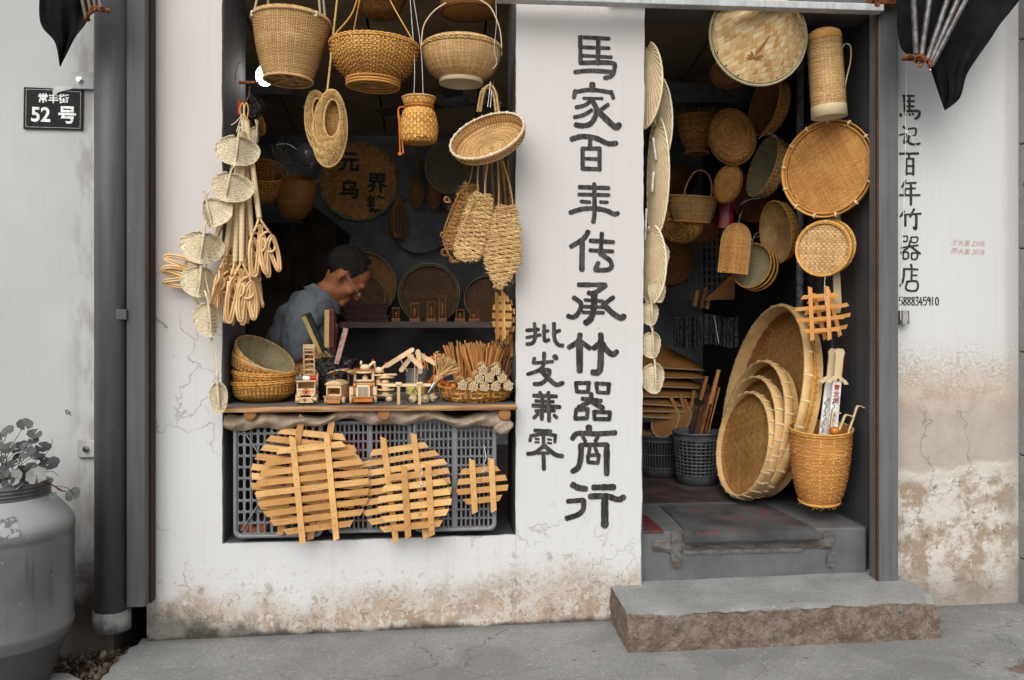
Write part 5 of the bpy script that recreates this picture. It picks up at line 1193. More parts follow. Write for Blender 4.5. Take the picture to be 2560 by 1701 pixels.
textmesh('lettering', '火警119', .0155, m_redp, o, Matrix.Translation((0, -.0129, .017)) @ FRONT, offset=.0002)
mb = MB()
for k in range(4): box(mb, (0, .0012, .040+k*.005), (.060, .0008, .0014))
mb.build('painted_stripes', m_ribbon, t, smooth=False)
mb = MB(); st = [(0.0115*(1 if i % 2 == 0 else .42)*math.sin(i*math.pi/5), .048+.0115*(1 if i % 2 == 0 else .42)*math.cos(i*math.pi/5)) for i in range(10)]
prism(mb, st, .0004, -.0004); tube(mb, [(.0125*math.cos(a), 0, .048+.0125*math.sin(a)) for a in np.linspace(0, 6.28, 25)[:-1]], .0008, 5, True); mb.build('red_star', m_redp, t, smooth=False)
for nm, x0, m_ in (('grey_lamp', -.026, m_steell), ('white_lamp', 0, m_whitep), ('red_lamp', .026, m_redp)):
    mb = MB(); tube(mb, [(x0-.013, .02, .100), (x0+.0129, .02, .100)], .0085, 12); mb.build('roof_lamp_'+nm.split('_')[0], m_, t)
bx(t, 'rear_body', m_toy, [((.008, .15, .052), (.060, .15, .042)), ((.040, .15, .085), (.004, .15, .05)), ((-.026, .15, .085), (.004, .15, .05))])
for x in (-.034, .036):
    for y in (.03, .17):
        mb = MB(); lathe(mb, [(0, -.006), (.018, -.006), (.019, 0), (.018, .006), (0, .006)], 20, T(x, y, .019) @ RY(90)); mb.build('wheel', m_toy, t)
ML = T(.006, .16, .085) @ RX(18)
bx(t, 'ladder', m_toy, [((-.020, 0, .06), (.006, .012, .13)), ((.020, 0, .06), (.006, .012, .13))]+[((0, 0, .02+k*.022), (.036, .006, .006)) for k in range(5)], M=ML)
bx(t, 'ladder_cage', m_toy, [((-.020, 0, .135), (.005, .03, .022)), ((.020, 0, .135), (.005, .03, .022)), ((0, -.012, .142), (.036, .004, .005)), ((0, -.012, .128), (.036, .004, .005)), ((0, .012, .135), (.036, .004, .02))], M=ML)
# toy tractor with canopy
t = thing('toy_tractor', 'wooden toy tractor with a striped curved canopy and a pointed bonnet', 'toy', onshelf(836, .0)+Vector((0, 0, .001)), Euler((0, 0, R(-10))))
bx(t, 'body', m_toy, [((0, .05, .028), (.060, .10, .02)), ((-.027, .03, .052), (.005, .08, .045)), ((.027, .03, .052), (.005, .08, .045)), ((0, -.006, .070), (.05, .006, .014)), ((0, .075, .052), (.05, .004, .045))])
bx(t, 'bumper', m_toyd, [((-.004, -.016, .030), (.070, .010, .007)), ((0, -.012, .012), (.054, .014, .014))])
mb = MB(); prism(mb, [(-.036, .076), (.036, .076), (.020, .088), (-.006, .092), (-.024, .087)], -.014, .085); mb.build('bonnet', m_toy, t, smooth=False, bevel=.001)
for x in (-.034, .034):
    mb = MB(); lathe(mb, [(0, -.005), (.014, -.005), (.014, .005), (0, .005)], 20, T(x, .01, .015) @ RY(90)); mb.build('wheel', m_toy, t)
bx(t, 'canopy_post', m_toyd, [((-.030, .09, .095), (.005, .005, .05)), ((.030, .09, .095), (.005, .005, .05))])
for k in range(9):
    a = R(-32+8*k); mb = MB(); box(mb, (.085*math.sin(a)+.012, .07, .042+.085*math.cos(a)), (.0115, .075, .003), None); mb.V[-1] = mb.V[-1]; 
    Mx = T(.085*math.sin(a)+.012, .07, .045+.085*math.cos(a)) @ Matrix.Rotation(a, 4, 'Y'); mb = MB(); box(mb, (0, 0, 0), (.0118, .075, .003), Mx); mb.build('canopy_strip', m_toy if k % 2 else m_toyd, t, smooth=False)
# toy jeep
t = thing('toy_jeep', 'wooden toy jeep with orange lamps, a slatted grille and dark varnished roof edges', 'toy', onshelf(908, .0)+Vector((0, 0, .001)), Euler((0, 0, R(3))))
bx(t, 'body', m_toy, [((0, .04, .048), (.056, .09, .05)), ((0, .13, .05), (.084, .09, .05))])
bx(t, 'windscreen_frame', m_bone, [((0, .088, .118), (.078, .006, .010)), ((0, .088, .084), (.078, .006, .008)), ((-.035, .088, .10), (.009, .006, .034)), ((.035, .088, .10), (.009, .006, .034))])
bx(t, 'roof', m_toyd, [((0, .13, .126), (.084, .10, .006)), ((-.041, .14, .10), (.004, .08, .05)), ((.041, .14, .10), (.004, .08, .05))])
gr = bx(t, 'grille_panel', m_bone, [((0, -.009, .050), (.052, .006, .048))]); bx(gr, 'grille_slats', m_steell, [((-.018+k*.0045, -.0125, .048), (.0022, .002, .038)) for k in range(9)], 0)
for x in (-.037, .037):
    mb = MB(); ellipsoid(mb, (x*.83, -.010, .073), (.009, .008, .009)); mb.build('headlight', m_orangeb, t)
    bx(t, 'mudguard', m_toy, [((x*1.22, .02, .062), (.014, .06, .006)), ((x*1.22, -.010, .050), (.014, .006, .03))])
    for y in (.015, .15):
        mb = MB(); lathe(mb, [(0, -.006), (.021, -.006), (.022, 0), (.021, .006), (0, .006)], 20, T(x*1.25, y, .022) @ RY(90)); mb.build('wheel', m_toy, t)
bx(t, 'bumper', m_orangeb, [((0, -.020, .018), (.074, .008, .016))]); bx(t, 'bumper_rail', m_toyd, [((0, -.022, .029), (.086, .012, .005))])
# pecking hens on stacked round paddles
for k, (u, Y, z, lb) in enumerate(((913, .10, .112, 'pale wooden toy hen pecking on the paddle behind the jeep roof, left one'), (946, .12, .100, 'pale wooden toy hen pecking on the stacked paddles, right one'))):
    t = thing('toy_hen', lb, 'toy', onshelf(u, Y)+Vector((0, 0, z+.012)), Euler((0, 0, R(10-30*k))), 'wooden toy hens')
    mb = MB(); ellipsoid(mb, (0, 0, .012), (.020, .012, .013)); mb.build('body', m_bone, t)
    mb = MB(); tube(mb, smoothpts([(.014, 0, .016), (.026, 0, .026), (.034, 0, .032), (.040, 0, .028)], 5), [.006]*14+[.005, .002], 8); ellipsoid(mb, (-.016, 0, .030), (.005, .004, .010)); mb.build('neck_and_tail', m_bone, t)
    mb = MB(); ellipsoid(mb, (.030, 0, .040), (.005, .003, .004)); mb.build('red_comb', m_redp, t)
    mb = MB(); lathe(mb, [(0, .0), (.034, .0), (.034, -.006), (0, -.006)], 24, T(0, 0, -.004)); tube(mb, [(.034, 0, -.006), (.075, .01, -.006)], .005, 6); mb.build('paddle', m_toy, t)
    mb = MB(); ellipsoid(mb, (0, 0, -.032), (.012, .012, .014)); tube(mb, [(0, 0, -.03), (0, 0, -.006)], .0012, 4); mb.build('weight_ball', m_bone, t)
t = thing('paddle_stack', 'stack of round wooden toy paddles with beads between the jeep and the bench', 'toy', onshelf(962, .12))
for k in range(4):
    mb = MB(); lathe(mb, [(0, .004), (.036, .004), (.037, 0), (.036, -.004), (0, -.004)], 24, T(.003*(k % 2), 0, .022+.024*k) @ RX(4*(k % 3-1))); ellipsoid(mb, (.004, -.02, .030+.024*k), (.016, .012, .010)); mb.build('paddle', m_toy, t)
mb = MB(); ellipsoid(mb, (.02, -.05, .012), (.014, .012, .012)); mb.build('bead', m_bone, t)
# small bench with toy propellers on top
t = thing('display_bench', 'little rough wooden bench of two uprights and a long bar, standing before the plastic cup', 'bench', onshelf(1022, -.02))
s = SC(1022, -.02); zb = 52*s
bx(t, 'bar', m_toy, [((0, 0, zb-.006), (134*s, .022, .011))], .002)
for x in (-25, 27):
    bx(t, 'leg', m_toy, [((x*s, -.004, zb/2-.004), (7.5*s, .012, zb-.008))], .001, M=Matrix.Rotation(0, 4, 'Y')); bx(t, 'crosspiece', m_toy, [((x*s, -.002, zb+.001), (16*s, .03, .010))], .002)
def prop(label, a, b, Y, cu=None):
    A, B = P(*a, Y), P(*b, Y); t = thing('bamboo_propeller', label, 'toy', (A+B)/2, None, 'bamboo propeller toys'); d = (B-A)/2
    ang = math.atan2(d.z, d.x); M = Matrix.Rotation(-ang, 4, 'Y'); L = d.length; mb = MB()
    sheet(mb, lambda U, V: np.stack([(U*2-1)*L, (V-.5)*.017*(1-.35*(1-np.abs(2*U-1)))*0+.003*np.sign(U-.5)*(V-.5), (V-.5)*.018*np.clip((1.03-np.abs(2*U-1))*6, 0, 1)**.5], -1), 20, 4, M)
    sheet(mb, lambda U, V: np.stack([(U*2-1)*L, .0015+.003*np.sign(U-.5)*(V-.5), (V-.5)*.018*np.clip((1.03-np.abs(2*U-1))*6, 0, 1)**.5], -1), 20, 4, M)
    mb.build('blade', m_toy, t)
    if cu: mb = MB(); tube(mb, [(0, 0, 0), P(*cu, Y+.02)-t.location], .0018, 6); mb.build('stick', m_toy, t)
prop('long bamboo propeller blade pointing up to the right above the hens', (962, 918), (1035, 872), .0, (1020, 930))
prop('bamboo propeller blade lying across from upper left to lower right over the cup', (1018, 884), (1056, 922), -.01, (1037, 960))
prop('upright bamboo propeller blade at the right of the cup', (1044, 874), (1052, 935), .01, (1040, 970))
prop('thin bamboo propeller blade crossing behind with its end at lower left', (1000, 930), (1033, 886), .02, None)
prop('thin bamboo propeller blade reaching right towards the string whisk', (1038, 880), (1092, 912), .02, (1070, 925))
t = thing('plastic_cup', 'clear plastic cup with a yellow paper label holding propeller sticks', 'cup', onshelf(1040, .10)); s = SC(1040, .1)
q = NT('clear plastic'); q.b.inputs['Transmission Weight'].default_value = .9; q.b.inputs['IOR'].default_value = 1.3; m_clear = q.done((.9, .9, .9), .08, .5)
mb = MB(); lathe(mb, [(0, .002), (24*s, .002), (27*s, .13), (26.4*s, .13), (23.4*s, .004), (0, .004)], 36); mb.build('cup_wall', m_clear, t)
m_yel = plain('yellow paper', (.55, .45, .12), .6)
mb = MB(); lathe(mb, [(24.7*s, .03), (26*s, .075)], 36); o = mb.build('paper_label', m_yel, t)
mb = MB(); strokes(mb, [(3, [(20, 0), (14, 18), (2, 32)]), (3, [(18, 14), (28, 30), (36, 32)])], -.016, .066, .0008, .0008, -26.2*s); mb.build('brush_mark', m_ink, o)
t = thing('bead_massager', 'cluster of shiny orange wooden bead massagers behind the string whisk', 'massager', onshelf(1085, .14)+Vector((0, 0, .0))); rg = np.random.RandomState(6)
for k in range(16):
    mb = MB(); ellipsoid(mb, (rg.uniform(-.055, .055), rg.uniform(-.02, .02), .035+.0095*k), (.0115,)*3, 12, 8); mb.build('bead', m_orangeb, t)
for x in (-.03, 0, .03): mb = MB(); tube(mb, [(x, 0, .0), (x*1.3, 0, .19)], .0035, 7); mb.build('handle', m_orangeb, t)
# string whisk (duster) with silver collar
t = thing('string_whisk', 'pale string whisk with a silver collar leaning to the right over the bench', 'duster', P(1084, 962, -.03)); rg = np.random.RandomState(9); mb = MB()
for k in range(95):
    a = R(rg.uniform(2, 62)); r_ = .115*rg.uniform(.86, 1.05); tip = np.array([math.sin(a)*r_, rg.uniform(-.03, .02), math.cos(a)*r_]); m1 = np.array([.035*math.sin(.55)+rg.normal()*.004, rg.uniform(-.012, .01), .035*math.cos(.55)+rg.normal()*.004])
    m2 = (m1+tip)/2+rg.normal(size=3)*.004; tube(mb, smoothpts([(rg.normal()*.002, rg.normal()*.002, 0), m1, m2, tip, tip+rg.normal(size=3)*.005], 3), .0019, 5, tone=rg.rand())
mb.build('strings', m_tan, t)
mb = MB(); ang = R(35); tube(mb, [(-.006, 0, -.010), (.004, 0, .006)], .009, 12); mb.build('collar', m_chrome, t)
mb = MB(); tube(mb, [(-.020, 0, -.030), (-.006, 0, -.010)], [.004, .006], 10); mb.build('handle', m_chrome, t)
for k, (u, Y, h) in enumerate(((1035, .03, .03), (1062, .02, .036), (1078, .05, .03))):
    t = thing('spinning_top', ['left', 'middle', 'right'][k]+' one of three pale spinning tops lying under the little bench', 'toy', onshelf(u, Y)+Vector((0, 0, .017)), Euler((R(80), 0, R(40*k-30))), 'wooden spinning tops under the bench')
    mb = MB(); lathe(mb, [(0, -.022), (.004, -.02), (.017, .0), (.017, .014), (.006, .018), (.0035, .03), (0, .03)], 20); mb.build('body', m_bone, t); mb = MB(); lathe(mb, [(.0175, .003), (.0175, .008)], 20); mb.build('ring', m_chrome, t)
# upright chopsticks
rg = np.random.RandomState(12)
hold = [(1160, .16, 1120, 1200, 'left fan of orange chopsticks standing in a dark cup'), (1205, .12, 1165, 1250, 'middle fan of orange chopsticks standing in a dark cup'), (1240, .20, 1195, 1290, 'right fan of orange chopsticks standing in a dark cup')]
for k, (u, Y, a, b, lb) in enumerate(hold):
    t = thing('chopstick_holder', lb, 'chopsticks', onshelf(u, Y), None, 'chopsticks standing in cups'); mb = MB(); lathe(mb, [(0, .002), (.030, .002), (.036, .09), (.034, .09), (.028, .005), (0, .005)], 24); mb.build('cup', m_black, t)
    for i in range(60):
        ut = rg.uniform(a, b); q = (ut-(a+b)/2)/(b-a)*2; base = Vector((q*.018+rg.normal()*.004, rg.uniform(-.02, .02), .02)); tip = P(ut+q*14, 858+12*abs(q)**2+rg.uniform(-8, 14), Y+rg.uniform(-.03, .03))-t.location
        mb = MB(); tube(mb, [base, tip], [.0020, .0028], 6, tone=rg.rand()); mb.build('chopstick', m_stick, t)
# rolls of chopsticks stacked in the oval basket
t = bowl('oval_basket', 'low oval straw basket holding chopstick bundles at the right end of the counter', 'basket', onshelf(1190, .07)+Vector((0, 0, .066)), (0, -.10, 1), .148, .064, m_gold, 40, 9, None, seed=22, flatr=.62, rimth=.006, sx=1, pat='twill', amp=.0034, jit=.25, wu=.95)
t.scale = (1, .62, 1)
bp = [(1157, 964), (1184, 968), (1212, 968), (1240, 967), (1271, 966), (1199, 948), (1224, 945), (1256, 947), (1208, 926), (1240, 927)]
hexs = [(0, 0)]+[(2*math.cos(R(60*k)), 2*math.sin(R(60*k))) for k in range(6)]+[(3.46*math.cos(R(30+60*k)), 3.46*math.sin(R(30+60*k))) for k in range(6)]+[(4*math.cos(R(60*k)), 4*math.sin(R(60*k))) for k in range(6)]+[(5.2*math.cos(R(a+60*k)), 5.2*math.sin(R(a+60*k))) for k in range(6) for a in (19, 41)]
for k, (u, v) in enumerate(bp):
    row = 'bottom' if k < 5 else 'middle' if k < 8 else 'top'; nm = ['leftmost', 'second', 'third', 'fourth', 'rightmost', 'left', 'middle', 'right', 'left', 'right'][k]
    s = SC(u, -.04); t = thing('chopstick_bundle', f'bundle of pale chopsticks seen end-on, {nm} in the {row} row of the oval basket', 'chopsticks', P(u, v, -.035), Euler((R(2), 0, R(rg.uniform(-6, 6)))), 'chopstick bundles in the oval basket')
    mb = MB(); r_ = 13.2*s/6.6
    for j in range(34):
        q_ = math.sqrt((j+.5)/34)*6.1; x, z = q_*math.cos(j*2.39996), q_*math.sin(j*2.39996)
        y0 = rg.uniform(-.004, .004); M = T(x*r_+rg.normal()*.0003, y0, z*r_+rg.normal()*.0003) @ RX(-90); lathe(mb, [(0, 0), (r_*.70, 0), (r_*.88, .0012), (r_*.88, .16)], 9, M, tone=rg.rand()*.9)
    mb.build('chopsticks', m_bone, t); mb = MB(); lathe(mb, [(14.0*s, .02), (14.1*s, .15)], 24, RX(-90)); mb.build('wrapping', m_tan, t)
for k, (u, v) in enumerate(((1135, 966), (1120, 962))):
    t = thing('rolling_stick', ['thick orange wooden stick end beside the bundles', 'orange wooden stick end at the left of the oval basket'][k], 'stick', P(u, v, -.02+.03*k), None); mb = MB(); lathe(mb, [(0, 0), (.0085, 0), (.0095, .002), (.0095, .14), (0, .14)], 16, RX(-90) @ RY(-14)); mb.build('stick', m_orangeb, t)
# boxed folding fans in a black pot
t = thing('black_pot', 'black pot filled with crinkled black plastic behind the toys', 'pot', onshelf(830, .20)); s = SC(830, .2); mb = MB(); lathe(mb, [(0, .002), (30*s, .002), (34*s, .085), (32*s, .09), (0, .08)], 30); mb.build('pot', m_black, t)
mb = MB()
q = NT('glossy black film'); q.bump(q.noise(55, 4), 1., .02); m_film = q.done((.015, .015, .016), .12, .6)
for (du, ang, w_) in ((-26, -18, 17), (-6, -4, 15), (14, 10, 15), (32, 22, 20)):
    def cone(U, V, du=du, ang=ang, w_=w_):
        a = U*2*np.pi; r = (4+w_*V)*s*(1+.10*np.sin(a*7+V*9)+.06*np.sin(a*13-V*21)); L = .125
        return np.stack([du*.4*s+np.sin(R(ang))*L*V+r*np.cos(a), r*.7*np.sin(a), .06+np.cos(R(ang))*L*V*.9], -1)
    sheet(mb, cone, 40, 16, closeu=True)
mb.build('plastic_film', m_film, t)
m_maroon = plain('maroon lacquer', (.085, .018, .018), .3, .5); m_goldp = straw('gold printed strip', (.30, .18, .05), (.62, .48, .20), nscale=70, stain=.5, rough=.4); m_flor = straw('floral printed strip', (.30, .06, .04), (.60, .54, .44), nscale=140, stain=.8, rough=.4)
for k, (a, b, w_, lb, mm) in enumerate((((764, 786), (806, 880), 24, 'boxed folding fan leaning left, gold strip and black sides', m_goldp), ((824, 772), (823, 868), 25, 'tallest boxed folding fan standing upright, gold strip and maroon side', m_goldp),
        ((838, 810), (832, 880), 15, 'short maroon fan box behind the upright one', None), ((866, 818), (842, 908), 15, 'folding fan leaning right with a white and red floral strip', m_flor))):
    A, B = P(*a, .14+.03*(k == 2)), P(*b, .17+.03*(k == 2)); d = A-B; s = SC(a[0], .15); t = thing('boxed_fan', lb, 'fan', B, None, 'boxed folding fans in the black pot')
    M = d.to_track_quat('Z', 'Y').to_matrix().to_4x4(); x_ = Vector((1, 0, 0)); yv = d.normalized().cross(x_).normalized(); M = Matrix((d.normalized().cross(yv)*-1, -yv*-1, d.normalized())).transposed().to_4x4()
    mb = MB(); box(mb, (0, 0, d.length/2), (w_*s, .022, d.length), M); mb.build('box', m_maroon if k in (1, 2) else m_black, t, smooth=False, bevel=.002)
    if mm: 
        mb = MB(); sg = -1 if M.to_3x3().col[1].y > 0 else 1
        box(mb, ((-.22*w_*s if k != 3 else 0), sg*.0118, d.length/2-.002), (w_*s*(.45 if k != 3 else .8), .0016, d.length*.98), M); mb.build('printed_strip', mm, t, smooth=False)

# ================================================================ the back of the shop seen through the window
Yb = RB-.03
t = thing('tray_sign', 'big round plaited bamboo tray on the back wall with four brushed black characters', 'tray', P(897, 453, Yb), orient((0, -1, 0))); s = SC(897, Yb)
disc_plait(t, 95*s, .017, m_orange, 'twill', .0, .0012, seed=4); rim(t, 97*s, .010, m_greenb, .004, strands=2, pitch=.2)
for ch, (u, v), sz in (('元', (873, 408), 50), ('乌', (874, 478), 48), ('界', (943, 462), 50), ('镇', (940, 515), 44)):
    textmesh('painted_character', ch, sz*s*1.05, m_ink, t, Matrix.Translation((P(u, v, Yb).x-t.location.x, P(u, v, Yb).z-t.location.z, .012)), offset=.004)
def backtray(label, u, v, r, Y, mat=m_dark, double=False, sx=1, th=.012, nrm=(0, -1, .05), rm=None):
    s = SC(u, Y); t = thing('round_tray', label, 'tray', P(u, v, Y), orient(nrm), 'round bamboo trays in the back of the shop'); disc_plait(t, r*s*.97, .022, mat, 'twill', -.01, .0012, sx, seed=int(u), w_=.96)
    mb = MB(); lathe(mb, [(r*s*.97, -.012), (r*s, -.012), (r*s, .022), (r*s*.965, .022), (r*s*.965, -.012)], 64, Matrix.Diagonal((sx, 1, 1, 1))); 
    if double: lathe(mb, [(r*s*.93, -.012), (r*s*.93, .02), (r*s*.91, .02)], 64)
    mb.build('hoop', rm or m_greenb, t); return t
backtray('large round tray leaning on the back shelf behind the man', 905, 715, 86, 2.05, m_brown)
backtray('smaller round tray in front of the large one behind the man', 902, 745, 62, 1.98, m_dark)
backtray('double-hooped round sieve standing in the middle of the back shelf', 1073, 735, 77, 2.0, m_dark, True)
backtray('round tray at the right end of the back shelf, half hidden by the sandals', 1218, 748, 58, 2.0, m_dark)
bowl('round_sieve', 'deep dark openwork sieve hanging low on the back wall', 'sieve', P(1050, 562, Yb-.02), (0, -.98, .2), 74*SC(1050, Yb), .12, m_dark, 60, 16, None, seed=5, gap_sheet=False, wu=.5)
s = SC(1110, 2.2); t = thing('conical_hat', 'glazed conical bamboo hat of open hexagonal mesh hanging on the back wall behind the colander', 'hat', P(1118, 418, 2.2), orient((.05, -1, .1)))
disc_plait(t, 66*s, .014, m_greenb, 'plain', 0, .0012, .82, 1, w_=.45, cone=.14, seed=8); rim(t, 66*s, .006, m_greenb, 0, .82)
for k, (u, v, lb) in enumerate(((1042, 486, 'small woven sandal hanging on the back wall, left of the pair'), (1086, 488, 'small woven sandal hanging on the back wall, right of the pair'))):
    s = SC(u, 2.3); t = thing('small_sandal', lb, 'sandal', P(u, v, 2.3), None, 'small sandals on the back wall'); mb = MB()
    plait(mb, lambda U, V: np.stack([(U-.5)*34*s*np.sqrt(np.clip(1-(2*V-1)**2*.8, .05, 1)), -.02*np.cos((U-.5)*3), (V-.5)*68*s], -1), 8, 22, .003, 'plain', .9, .9); mb.build('sole', m_brown, t)
    mb = MB(); 
    for a, b in ((-8, -6), (8, 4), (2, 0)): tube(mb, smoothpts([(a*s, 0, 30*s), (b*s*.5, 0, 90*s), (b*s*.3, 0, 140*s)], 5), .004, 5)
    rope(mb, [(17*s*math.sin(a), -.02, 34*s*math.cos(a)) for a in np.linspace(0, 6.28, 30)[:-1]], .006, 2, .03, True); mb.build('cords', m_brown, t)
t = thing('straw_bundle', 'loose dark bundle of straw cords hanging on the back wall between tray sign and sandals', 'cord', P(997, 520, 2.3)); mb = MB(); rg = np.random.RandomState(5); s = SC(997, 2.3)
for k in range(16): a = rg.uniform(-22, 22); tube(mb, smoothpts([(0, 0, 30*s), (a*.7*s, 0, 0), (a*s, 0, -40*s), (a*.5*s, 0, -75*s)], 5), .004, 4, tone=rg.rand())
tube(mb, smoothpts([(0, 0, 28*s), (-4*s, 0, 80*s), (-10*s, 0, 165*s)], 5), .004, 4); mb.build('cords', m_brown, t)
t = thing('back_shelf', 'long dusty wooden shelf board against the back wall', 'shelf', P(1060, 812, 1.75)); mb = MB(); s = SC(1060, 1.75); box(mb, (0, .15, 0), (.98, .34, 15*s)); mb.build('board', plain('dusty shelf wood', (.20, .17, .14), .8, nscale=12, stretch=(1, 8, 8)), t, smooth=False)
zsh = t.location.z+7.5*s
t = thing('slip_pile', 'pile of dark red bamboo slips wrapped in glossy film on the back shelf', 'parcel', Vector((P(920, 0, 1.8).x, 1.8, zsh))); rg = np.random.RandomState(3); mb = MB(); s = SC(920, 1.8)
for k in range(9): box(mb, (rg.uniform(-.006, .006), 0, .006+k*.0125), (104*s+rg.uniform(-.01, .01), .12, .0105))
mb.build('slips', m_maroon, t, smooth=False, bevel=.003)
for k, (u, w_, h_, nm) in enumerate(((990, 18, 28, 'leftmost'), (1037, 22, 40, 'second'), (1078, 20, 44, 'third'), (1106, 18, 58, 'tallest'), (1150, 22, 24, 'fourth'), (1185, 24, 22, 'rightmost'))):
    s = SC(u, 1.78); t = thing('wooden_ornament', f'{nm} little carved wooden ornament standing on the back shelf', 'ornament', Vector((P(u, 0, 1.78).x, 1.78, zsh)), None, 'carved ornaments on the back shelf')
    bx(t, 'base', m_toyd, [((0, 0, .010), (w_*s*1.2, .05, .02))]); bx(t, 'frame', m_brown, [((-w_*s*.42, 0, h_*s*.5+.01), (w_*s*.18, .03, h_*s)), ((w_*s*.42, 0, h_*s*.5+.01), (w_*s*.18, .03, h_*s)), ((0, 0, h_*s+.012), (w_*s*1.1, .036, .012))])
    mb = MB(); ellipsoid(mb, (0, 0, h_*s*.45+.01), (w_*s*.25, .012, h_*s*.33), 10, 8); mb.build('figure', m_toyd, t)
# left side: goods on a sloping stair rail
t = thing('stair_board', 'dark sloping stair board crossing the left of the room', 'stairs', P(715, 500, 1.2)); A, B = P(600, 405, 1.15)-t.location, P(835, 585, 1.9)-t.location; mb = MB(); d = B-A
Mx = Matrix.Translation((A+B)/2) @ d.to_track_quat('X', 'Z').to_matrix().to_4x4(); box(mb, (0, 0, 0), (d.length*1.3, .05, .10), Mx); mb.build('stringer', m_wood_dark, t, smooth=False)
t = thing('under_stair_panel', 'dark wall panels under the stair board at the left of the room', 'panel', P(690, 700, 1.5))
for k in range(3): mb = MB(); box(mb, (-.30+k*.25, .1, -.05), (.24, .02, .75)); mb.build('panel', m_roomd, t, smooth=False)
for k, (u, v, Y, r, d_, n_, mt, lb) in enumerate(((655, 425, 1.0, 62, .16, (.2, -.55, .8), m_orange, 'orange brown deep basket at the left of the room behind the straw fans'), (742, 445, 1.05, 52, .20, (.15, -.25, .95), m_brown, 'tall dark brown basket standing on the stair board'),
        (640, 300, .75, 40, .10, (.9, -.3, .3), m_orange, 'amber openwork basket hanging behind the carpet beater hook'))):
    bowl('stored_basket', lb, 'basket', P(u, v, Y), n_, r*SC(u, Y), d_, mt, 46, 16, None, seed=30+k, gap_sheet=k != 2, wu=.6 if k == 2 else .9)
fan('small straw fan peeping out behind the topmost fan', 636, 340, .15, 14, 32, 5, 40, seed=77)
t = thing('dried_twigs', 'sprig of dried grey twigs hanging between the dark baskets', 'dried plant', P(708, 390, .8)); mb = MB(); rg = np.random.RandomState(15)
for k in range(40):
    a = rg.normal(size=3)*.02; b = a+np.array([rg.normal()*.03, rg.normal()*.02, rg.uniform(-.06, .07)]); tube(mb, [a+[0, 0, rg.uniform(-.12, .06)], b], .0015, 4, tone=rg.rand())
mb.build('twigs', plain('grey dried twig', (.10, .09, .08), .9), t)
t = thing('glass_bowl', 'round clear glass bowl seen against the dark behind the slipper toe', 'bowl', P(768, 388, 1.0)); s = SC(768, 1.0); mb = MB(); lathe(mb, [(30*s*math.sin(a), 30*s*math.cos(a)*-1) for a in np.linspace(0.02, 2.6, 20)], 36)
q = NT('smoked glass'); q.b.inputs['Transmission Weight'].default_value = .7; m_gl = q.done((.25, .25, .26), .05, .5); mb.build('glass', m_gl, t); mb = MB(); tube(mb, smoothpts([P(690, 362, 1.0)-t.location, P(720, 361, 1.0)-t.location, P(746, 378, 1.0)-t.location], 8), .003, 6); mb.build('wire', m_white, t)
t = thing('black_bag', 'shiny black plastic bag hanging high at the left of the room', 'bag', P(628, 268, .6)); mb = MB(); s = SC(640, .6)
sheet(mb, lambda U, V: np.stack([(26*s*np.sin(np.pi*V)+.01)*np.cos(U*6.283)*(1+.15*np.sin(U*30)), .05*np.sin(U*6.283), (V-.5)*-70*s+.01*np.sin(U*19)], -1), 40, 14, closeu=True); mb.build('film', m_film, t)
# ceiling fan, lamp
t = thing('ceiling_fan', 'dark grey ceiling fan whose hub shows beside the fish basket', 'fan', P(1138, 262, 1.35)); s = SC(1138, 1.35); mb = MB(); lathe(mb, [(0, -12*s), (5*s, -11*s), (8*s, -7*s), (30*s, -3*s), (36*s, 5*s), (34*s, 10*s), (36*s, 12*s), (20*s, 16*s), (12*s, 18*s), (13*s, 40*s), (6*s, 46*s), (4*s, 200*s)], 36); mb.build('hub', m_steell, t)
for k, a in enumerate((25, 145, 265)):
    mb = MB(); box(mb, (.32, 0, .015), (.42, .11, .006), RZ(a) @ RX(8)); mb.build('blade', m_steelp, t, smooth=False, bevel=.002)
lm = thing('light_bulb', 'glowing white light bulb at the upper left of the room', 'lamp', P(662, 192, .32)); s = SC(664, .32)*1.0
q = NT('lit bulb'); q.b.inputs['Emission Color'].default_value = (1, .96, .90, 1); q.b.inputs['Emission Strength'].default_value = 14; m_bulb = q.done((.9, .9, .9), .3)
mb = MB(); lathe(mb, [(0, -22*s), (10*s, -21*s), (19*s, -14*s), (22*s, -4*s), (21*s, 10*s), (16*s, 20*s), (0, 22*s)], 24); mb.build('glass', m_bulb, lm); mb = MB(); tube(mb, [(0, 0, 30*s), (0, .1, .5), (0, .1, 1.0)], .003, 6); lathe(mb, [(14*s, 20*s), (12*s, 36*s), (0, 37*s)], 16); mb.build('holder', m_white, lm)
t = thing('wall_panel', 'pale grey board at the upper left of the room beside the bulb', 'panel', P(640, 130, 1.3)); mb = MB(); box(mb, (0, .1, 0), (.35, .02, .40)); mb.build('board', m_steell, t, smooth=False)

# ================================================================ the shopkeeper
t = thing('person', 'man in a grey-blue collared shirt and thin glasses bending his head behind the counter', 'person', Vector((P(770, 800, .62).x, .62, .30)))
O = Vector(t.location); Ym = .62; sm = SC(800, Ym)
def Q(u, v, dy=0): return P(u, v, Ym+dy)-O
def remesh(name, mb, mat, parent, vox=.006, smooth=6):
    o = mb.build(name, mat, None); m = o.modifiers.new('r', 'REMESH'); m.mode = 'VOXEL'; m.voxel_size = vox; m.use_smooth_shade = True
    k = o.modifiers.new('s', 'SMOOTH'); k.iterations = smooth; k.factor = .5
    me = bpy.data.meshes.new_from_object(o.evaluated_get(bpy.context.evaluated_depsgraph_get())); me.name = name; bpy.data.objects.remove(o)
    me.materials.clear(); me.materials.append(mat)
    for p in me.polygons: p.use_smooth = True
    o = bpy.data.objects.new(name, me); COL.objects.link(o); o.parent = parent; return o
